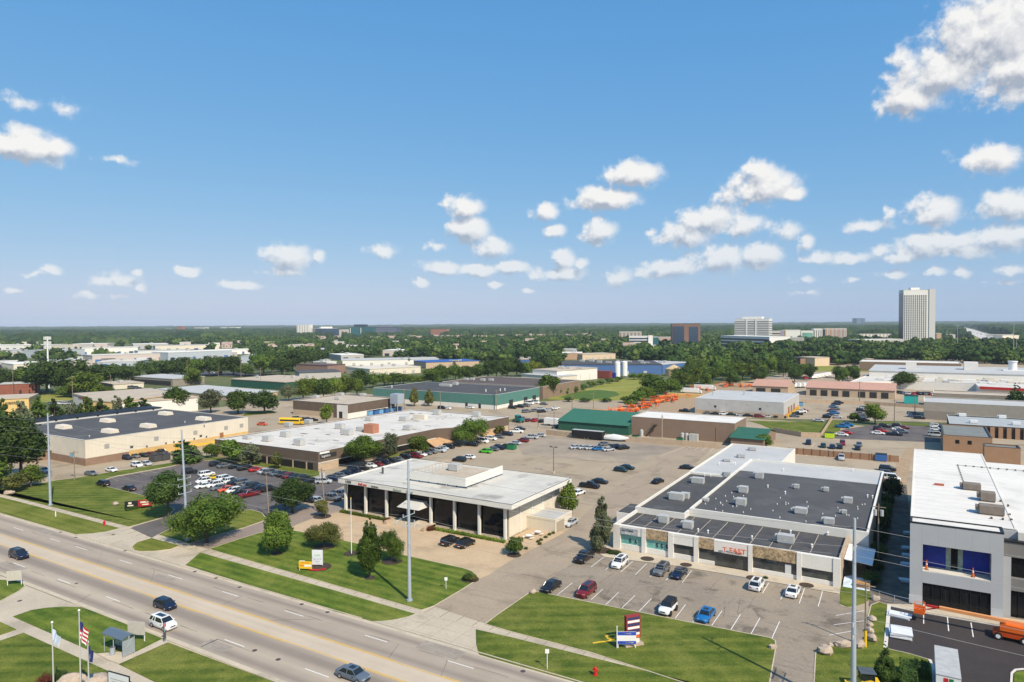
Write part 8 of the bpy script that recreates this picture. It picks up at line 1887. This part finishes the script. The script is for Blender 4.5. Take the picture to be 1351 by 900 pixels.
q = thing('silo', 'grey box silo on legs at the end of the gravel roofed building', 'silo', (*G(524, 544), 0)); MB().box(-2.5, 2.5, -2.5, 2.5, 4.5, 9.5).build('bin', steel, q); b = MB()
for x in (-2.2, 2.2):
    for y in (-2.2, 2.2): b.box(x-.15, x+.15, y-.15, y+.15, 0, 4.5)
b.build('legs', steel, q); MB().box(-2.56, -2.5, -1.2, 1.2, 5.5, 8).build('hatch', black, q)
for i in range(10):
    t = thing('bollard', f"yellow bollard beside the pale grey warehouse, {ORD[i]} from the front", 'bollard', (-53.2, 342+i*3.6, 0), group='yellow bollards beside the pale grey warehouse'); MB().tube((0, 0, 0), (0, 0, 1.6), .28, n=6).build('post', yellow_m, t); MB().ball((0, 0, 1.6), .28, n=6, m=4).build('cap', yellow_m, t)
# ochre guard rails at the cream warehouse ramp
t = thing('guard_rail', 'yellow guard rail along the ramp at the far end of the ochre wall', 'rail', (*G(262, 591), 0), R(80)); b = MB()
for k in range(8): b.box(-8+k*2.2, -7.8+k*2.2, -.08, .08, 0, 1.1)
b.build('posts', yellow_m, t)['kind'] = 'stuff'; MB().box(-8.2, 7.8, -.12, .12, 1.1, 1.5).build('rail', yellow_m, t)
# construction clutter before the grey building
def stack(u, v, w, d, n, label, rz=0, m=white_m):
    t = thing('panel_stack', label, 'building material', (*G(u, v), .06), R(rz)); rr = random.Random(int(u))
    for k in range(n): MB().box(-w/2, w/2, -d/2, d/2, k*.17+.02, k*.17+.16, Matrix.Translation((rr.uniform(-.15, .15), rr.uniform(-.15, .15), 0)) @ Matrix.Rotation(rr.uniform(-.06, .06), 4, 'Z')).build('board', m, t)
foam = mat('foil_board', (.66, .67, .68), var=.08, scale=1)
stack(1186.5, 814.5, 3.0, 1.6, 3, 'upper pile of white boards on the new asphalt', -8, foam); stack(1188, 839, 2.7, 3.0, 5, 'lower pile of white boards on the new asphalt', 4, foam)
for i, (u, v) in enumerate(((1197, 735), (1195, 747), (1194, 768), (1196, 725), (1198, 705))): stack(u, v, 1.6, 1.2, 3, f"pile of grey boards in the shaded alley, {ORD[i]} of five", 5*i, foam)
def cone(u, v, label, z=.06, at=None, h=.95):
    p = at or G(u, v); t = thing('traffic_cone', label, 'cone', (*p, z)); MB().tube((0, 0, .04), (0, 0, h), .2, .04, n=10).build('cone', orange_m, t); MB().box(-.26, .26, -.26, .26, 0, .04).build('base', black, t); MB().tube((0, 0, h*.5), (0, 0, h*.68), .125, .10, n=10).build('band', white_m, t)
cone(1218.5, 806, 'orange cone at the top of the first new stall line', h=1.5)
cone(0, 0, 'orange barrier cone on the balcony, left one', 5.63, (1.1, 125.9), 1.5); cone(0, 0, 'red barrier cone on the balcony, right one', 5.63, (7.2, 125.7), 1.4)
t = thing('timber_pile', 'orange brown stack of pallets beside the shop strip', 'pallets', (*G(1137.5, 776), .09)); rr = random.Random(2)
for k in range(5):
    for j in range(6): MB().box(-1.2, 1.2, -.9+j*.3, -.72+j*.3, .05+k*.22, .11+k*.22).build('slat', mat('pallet_wood', (.50, .28, .12), var=.2, scale=2), t)
    MB().box(-1.2, -1.05, -.9, .85, k*.22-.04+.04, .05+k*.22).build('bearer', MATS['pallet_wood'], t)
t = thing('tarpaulin', 'pale blue tarpaulin under the side canopy of the shop strip', 'tarpaulin', (-9, 129.5, 0)); b = MB(); rr = random.Random(1)
b.loft([[(x, y, .5+.5*rr.random()) if 0 < k < 5 else (x, y, .05) for k, y in enumerate((-2.4, -1.6, -.5, .5, 1.6, 2.4))]+[(x, 2.4, 0), (x, -2.4, 0)] for x in (-2, -1, 0, 1, 2)]); b.build('sheet', mat('pale_blue_tarp', (.50, .58, .66), var=.1, scale=1), t, fix=True)
t = thing('mesh_fence', 'orange mesh on a low barrier across the mouth of the alley', 'barrier', (*G(1160, 790), .06), world=True); pts = P((1143, 783), (1160, 788), (1180, 794), (1202, 799)); b = MB()
for a, c in zip(pts[:-1], pts[1:]): b.tube((*a, 1.0), (*c, 1.0), .03, n=4); b.tube((*a, .1), (*c, .1), .03, n=4); b.tube((*a, 0), (*a, 1.05), .04, n=4)
b.build('rail', steel, t); MB().box(0, .1, 0, .1, 0, .1, Matrix.Translation((*G(1182, 790), .5))).build('warning_flag', orange_m, t)
print('trees', tree_n[0], 'objects', len(bpy.data.objects))
# ------------------------------------------------------------------ daylight, sky with cumulus, air
SUN_EL, SUN_AZ = 45., -27.            # azimuth measured from +x
sd = Vector((math.cos(R(SUN_AZ))*math.cos(R(SUN_EL)), math.sin(R(SUN_AZ))*math.cos(R(SUN_EL)), math.sin(R(SUN_EL))))
sl_ = bpy.data.lights.new('sun', 'SUN'); sl_.energy = 5; sl_.angle = R(.53); sl_.color = (1, .91, .76)
so = bpy.data.objects.new('sun', sl_); COL.objects.link(so); so.rotation_euler = sd.to_track_quat('Z', 'Y').to_euler()

def build_world():
    w = bpy.data.worlds.new('World'); sc.world = w; w.use_nodes = True
    nt = w.node_tree; N = nt.nodes; L = nt.links; N.clear()
    out = N.new('ShaderNodeOutputWorld'); bg = N.new('ShaderNodeBackground'); bg.inputs[1].default_value = .1; L.new(bg.outputs[0], out.inputs[0])
    sky = N.new('ShaderNodeTexSky'); sky.sky_type = 'NISHITA'; sky.sun_disc = False; sky.sun_elevation = R(SUN_EL); sky.sun_rotation = R(90-SUN_AZ)
    sky.altitude = 200; sky.air_density = 1.0; sky.dust_density = .7; sky.ozone_density = 1.6
    # the cloud field lives in its own group so it can be sampled twice (here and a little towards the sun)
    g = bpy.data.node_groups.new('cloud_field', 'ShaderNodeTree'); g.interface.new_socket('Dir', in_out='INPUT', socket_type='NodeSocketVector'); g.interface.new_socket('Field', in_out='OUTPUT', socket_type='NodeSocketFloat')
    n = g.nodes; l = g.links; gi = n.new('NodeGroupInput'); go = n.new('NodeGroupOutput')
    def M(op, a=None, b=None, c=None, tree=n, lk=l):
        m = tree.new('ShaderNodeMath'); m.operation = op
        for i, v in enumerate((a, b, c)):
            if v is None: continue
            if isinstance(v, (int, float)): m.inputs[i].default_value = v
            else: lk.new(v, m.inputs[i])
        return m.outputs[0]
    sp = n.new('ShaderNodeSeparateXYZ'); l.new(gi.outputs[0], sp.inputs[0])
    # azimuth to the right of the view axis and elevation, both in degrees
    c0, s0 = math.cos(YAW), math.sin(YAW)
    ax = M('ADD', M('MULTIPLY', sp.outputs[0], c0), M('MULTIPLY', sp.outputs[1], s0)); fy = M('ADD', M('MULTIPLY', sp.outputs[0], -s0), M('MULTIPLY', sp.outputs[1], c0))
    az = M('MULTIPLY', M('ARCTAN2', ax, fy), 57.2958); el = M('MULTIPLY', M('ARCSINE', sp.outputs[2]), 57.2958)
    cb = n.new('ShaderNodeCombineXYZ'); l.new(az, cb.inputs[0]); l.new(el, cb.inputs[1])
    # domain warp
    nz = n.new('ShaderNodeTexNoise'); nz.inputs['Scale'].default_value = .8; nz.inputs['Detail'].default_value = 3; l.new(cb.outputs[0], nz.inputs[0])
    wv = n.new('ShaderNodeVectorMath'); wv.operation = 'MULTIPLY_ADD'; wv.inputs[1].default_value = (1.7, .9, 0); wv.inputs[2].default_value = (-.85, -.45, 0); l.new(nz.outputs['Color'], wv.inputs[0])
    ad = n.new('ShaderNodeVectorMath'); ad.operation = 'ADD'; l.new(cb.outputs[0], ad.inputs[0]); l.new(wv.outputs[0], ad.inputs[1])
    Cl = [(1310, 45, 85, 48, 1.3), (1345, 90, 60, 35, 1.2), (1245, 98, 62, 26, 1.1), (1200, 130, 42, 22, 1), (1195, 88, 26, 24, .7), (1305, 210, 46, 17, 1), (1232, 279, 34, 20, 1.1), (1330, 270, 46, 17, 1), (1325, 313, 50, 16, 1), (1215, 326, 42, 15, 1.05), (1262, 318, 34, 12, 1), (1190, 341, 34, 7, .9), (1265, 330, 60, 9, .8),
          (1006, 247, 54, 20, 1.05), (1003, 229, 26, 15, 1), (960, 255, 22, 10, .8), (1048, 256, 18, 9, .9), (935, 290, 52, 17, 1), (905, 311, 42, 15, 1.1), (980, 296, 32, 14, 1), (950, 342, 42, 17, 1.1), (890, 352, 42, 10, .95), (1005, 339, 33, 17, 1), (866, 362, 22, 7, .8), (1035, 305, 30, 9, .7), (1063, 320, 14, 10, .9), (1145, 298, 34, 8, .6), (1172, 283, 12, 7, .85),
          (1080, 341, 30, 7, .8), (1120, 341, 35, 7, .8), (1160, 331, 20, 6, .7), (1063, 368, 16, 4, .6), (1063, 386, 20, 4, .6), (1180, 362, 20, 6, .75), (1237, 358, 14, 6, .7), (1267, 360, 14, 8, .8), (1335, 354, 20, 7, .75), (1125, 368, 11, 4, .6), (1330, 374, 20, 3.5, .5),
          (612, 274, 31, 13, 1.1), (618, 304, 33, 16, 1.2), (648, 327, 32, 13, 1), (572, 325, 20, 6, .7), (838, 229, 43, 15, 1.1), (798, 262, 52, 14, 1.15), (717, 279, 24, 10, 1.05), (732, 305, 18, 8, .95), (791, 305, 27, 14, 1.05), (503, 330, 28, 8, .75), (583, 352, 32, 8, 1), (628, 356, 36, 8, 1.05), (676, 353, 31, 8, 1.05), (745, 343, 18, 13, 1.05), (737, 361, 43, 9, 1.1), (766, 348, 13, 7, .9), (556, 373, 12, 7, 1), (655, 375, 13, 4, .8), (696, 383, 13, 3.5, .7), (818, 365, 22, 11, .8),
          (875, 357, 32, 9, .8), (895, 313, 22, 13, .8), (860, 305, 8, 5, .6), (35, 194, 52, 20, 1.15), (75, 193, 24, 11, .9), (160, 212, 26, 4.5, .42), (30, 136, 40, 9, .36), (92, 145, 26, 8, .34), (380, 340, 37, 16, 1.1), (421, 338, 12, 7, .8), (378, 359, 26, 6, .95), (320, 376, 30, 5.5, 1), (250, 358, 17, 6, .95), (68, 357, 15, 6, .85), (45, 362, 17, 4, .6), (155, 370, 31, 8, .85), (182, 361, 9, 6, .8), (15, 382, 16, 4.5, .8), (118, 389, 17, 4, .6), (158, 391, 14, 4, .65), (188, 381, 8, 5, .6)]
    acc = None
    for (u, v, ru, rv, wt) in Cl:
        x, f, d = ray(u, v); a0 = math.degrees(math.atan2(x, f)); e0 = math.degrees(math.atan2(-d, math.hypot(x, f))); k = math.degrees(1/F)*math.cos(math.radians(a0))
        sb_ = n.new('ShaderNodeVectorMath'); sb_.operation = 'MULTIPLY_ADD'; sx, sy = 1/(ru*1.08*k), 1/(rv*1.45*k); sb_.inputs[1].default_value = (sx, sy, 0); sb_.inputs[2].default_value = (-a0*sx, -e0*sy, 0); l.new(ad.outputs[0], sb_.inputs[0])
        ln = n.new('ShaderNodeVectorMath'); ln.operation = 'LENGTH'; l.new(sb_.outputs[0], ln.inputs[0])
        fl = M('MULTIPLY_ADD', ln.outputs['Value'], -wt, wt)
        acc = fl if acc is None else M('SMOOTH_MAX', acc, fl, .3)
    n1 = n.new('ShaderNodeTexNoise'); n1.inputs['Scale'].default_value = .8; n1.inputs['Detail'].default_value = 9; n1.inputs['Roughness'].default_value = .58; l.new(cb.outputs[0], n1.inputs[0])
    pf = M('MULTIPLY_ADD', n1.outputs[0], 1.9, -.95)
    fld = M('ADD', acc, M('MULTIPLY', pf, .75)); l.new(M('MAXIMUM', fld, -.6), go.inputs[0])
    tc = N.new('ShaderNodeTexCoord')
    def grade(o):
        s = N.new('ShaderNodeSeparateColor'); c = N.new('ShaderNodeCombineColor'); L.new(o, s.inputs[0])
        for i, (g_, k_) in enumerate(((.90, .66), (.47, .63), (.20, .75))):
            v = M('MULTIPLY', M('POWER', M('MULTIPLY', s.outputs[i], .1, tree=N, lk=L), g_, tree=N, lk=L), k_*10, tree=N, lk=L); L.new(v, c.inputs[i])
        return c.outputs[0]
    def field(off):
        va = N.new('ShaderNodeVectorMath'); va.operation = 'ADD'; L.new(tc.outputs['Generated'], va.inputs[0]); va.inputs[1].default_value = off
        nm = N.new('ShaderNodeVectorMath'); nm.operation = 'NORMALIZE'; L.new(va.outputs[0], nm.inputs[0])
        gn = N.new('ShaderNodeGroup'); gn.node_tree = g; L.new(nm.outputs[0], gn.inputs[0]); return gn.outputs[0]
    f0 = field((0, 0, 0)); s1 = Vector((math.cos(YAW), math.sin(YAW), 0))*.005+Vector((0, 0, .013)); f1 = field(tuple(s1))
    mk = N.new('ShaderNodeMapRange'); mk.interpolation_type = 'SMOOTHERSTEP'; mk.inputs[1].default_value = -.06; mk.inputs[2].default_value = .66; L.new(f0, mk.inputs[0])
    # self shading: thicker cloud towards the sun and deeper inside means darker
    df = M('SUBTRACT', f1, f0, tree=N, lk=L); sh = M('MULTIPLY_ADD', df, 1.5, .26, tree=N, lk=L); sh = M('ADD', sh, M('MULTIPLY', f0, .22, tree=N, lk=L), tree=N, lk=L)
    rp = N.new('ShaderNodeValToRGB'); e = rp.color_ramp.elements; e[0].position = .0; e[0].color = (.97, .96, .94, 1); e[1].position = 1.0; e[1].color = (.42, .47, .56, 1); q = e.new(.5); q.color = (.72, .735, .77, 1); L.new(sh, rp.inputs[0])
    sc_ = N.new('ShaderNodeVectorMath'); sc_.operation = 'SCALE'; sc_.inputs['Scale'].default_value = 8.6; L.new(rp.outputs[0], sc_.inputs[0])
    # clouds fade into the air near the horizon
    sz = N.new('ShaderNodeSeparateXYZ'); L.new(tc.outputs['Generated'], sz.inputs[0]); fr = N.new('ShaderNodeMapRange'); fr.inputs[1].default_value = .0; fr.inputs[2].default_value = .17; fr.inputs[3].default_value = .5; fr.inputs[4].default_value = .98; L.new(sz.outputs[2], fr.inputs[0])
    k = M('MULTIPLY', mk.outputs[0], fr.outputs[0], tree=N, lk=L)
    mx = N.new('ShaderNodeMix'); mx.data_type = 'RGBA'; L.new(k, mx.inputs[0]); L.new(grade(sky.outputs[0]), mx.inputs[6]); L.new(sc_.outputs[0], mx.inputs[7]); L.new(mx.outputs[2], bg.inputs[0])
    w.cycles.sampling_method = 'MANUAL'; w.cycles.sample_map_resolution = 512
build_world()

HAZE = True
if HAZE:
    hm = bpy.data.materials.new('haze_air'); hm.use_nodes = True; N = hm.node_tree.nodes; N.clear()
    o_ = N.new('ShaderNodeOutputMaterial'); pv = N.new('ShaderNodeVolumePrincipled'); pv.inputs['Color'].default_value = (.80, .90, 1.0, 1); pv.inputs['Density'].default_value = 5.5e-5; pv.inputs['Anisotropy'].default_value = -.1
    hm.node_tree.links.new(pv.outputs[0], o_.inputs['Volume'])
    hz = MB().box(-13800, 13800, -13800, 13800, -1, 150).build('haze', hm); tag(hz, kind='stuff'); hz['label'] = 'thin blue air over the whole place'; hz['category'] = 'haze'

# ------------------------------------------------------------------ camera
cam = bpy.data.cameras.new('camera'); co = bpy.data.objects.new('camera', cam); COL.objects.link(co); sc.camera = co
cam.sensor_width = 36; cam.sensor_fit = 'HORIZONTAL'; cam.lens = F/1351*36; cam.clip_start = .5; cam.clip_end = 60000
cr, sr, cp, sp_ = math.cos(ROLL), math.sin(ROLL), math.cos(PITCH), math.sin(PITCH)
cols_ = [Vector((cr, -sr*sp_, -sr*cp)), Vector((sr, cr*sp_, cr*cp)), Vector((0, -cp, sp_))]
Rz = Matrix.Rotation(YAW, 3, 'Z'); Mx = Matrix([Rz @ c for c in cols_]).transposed().to_4x4(); Mx.translation = (0, 0, CAM_H); co.matrix_world = Mx
sc.view_settings.view_transform = 'Standard'; sc.view_settings.look = 'None'; sc.view_settings.exposure = .17; sc.view_settings.gamma = 1; sc.view_settings.use_curve_mapping = False
sc.render.resolution_x, sc.render.resolution_y = 1024, 682
cy_ = sc.cycles; cy_.max_bounces = 4; cy_.diffuse_bounces = 2; cy_.glossy_bounces = 2; cy_.transmission_bounces = 2; cy_.transparent_max_bounces = 4; cy_.volume_bounces = 0; cy_.use_denoising = True; cy_.caustics_reflective = False; cy_.caustics_refractive = False; cy_.sample_clamp_indirect = 5
try: cy_.denoiser = 'OPENIMAGEDENOISE'
except Exception: pass
for o in bpy.data.objects:
    for k in ('_wo', '_p', '_h'):
        if k in o: del o[k]
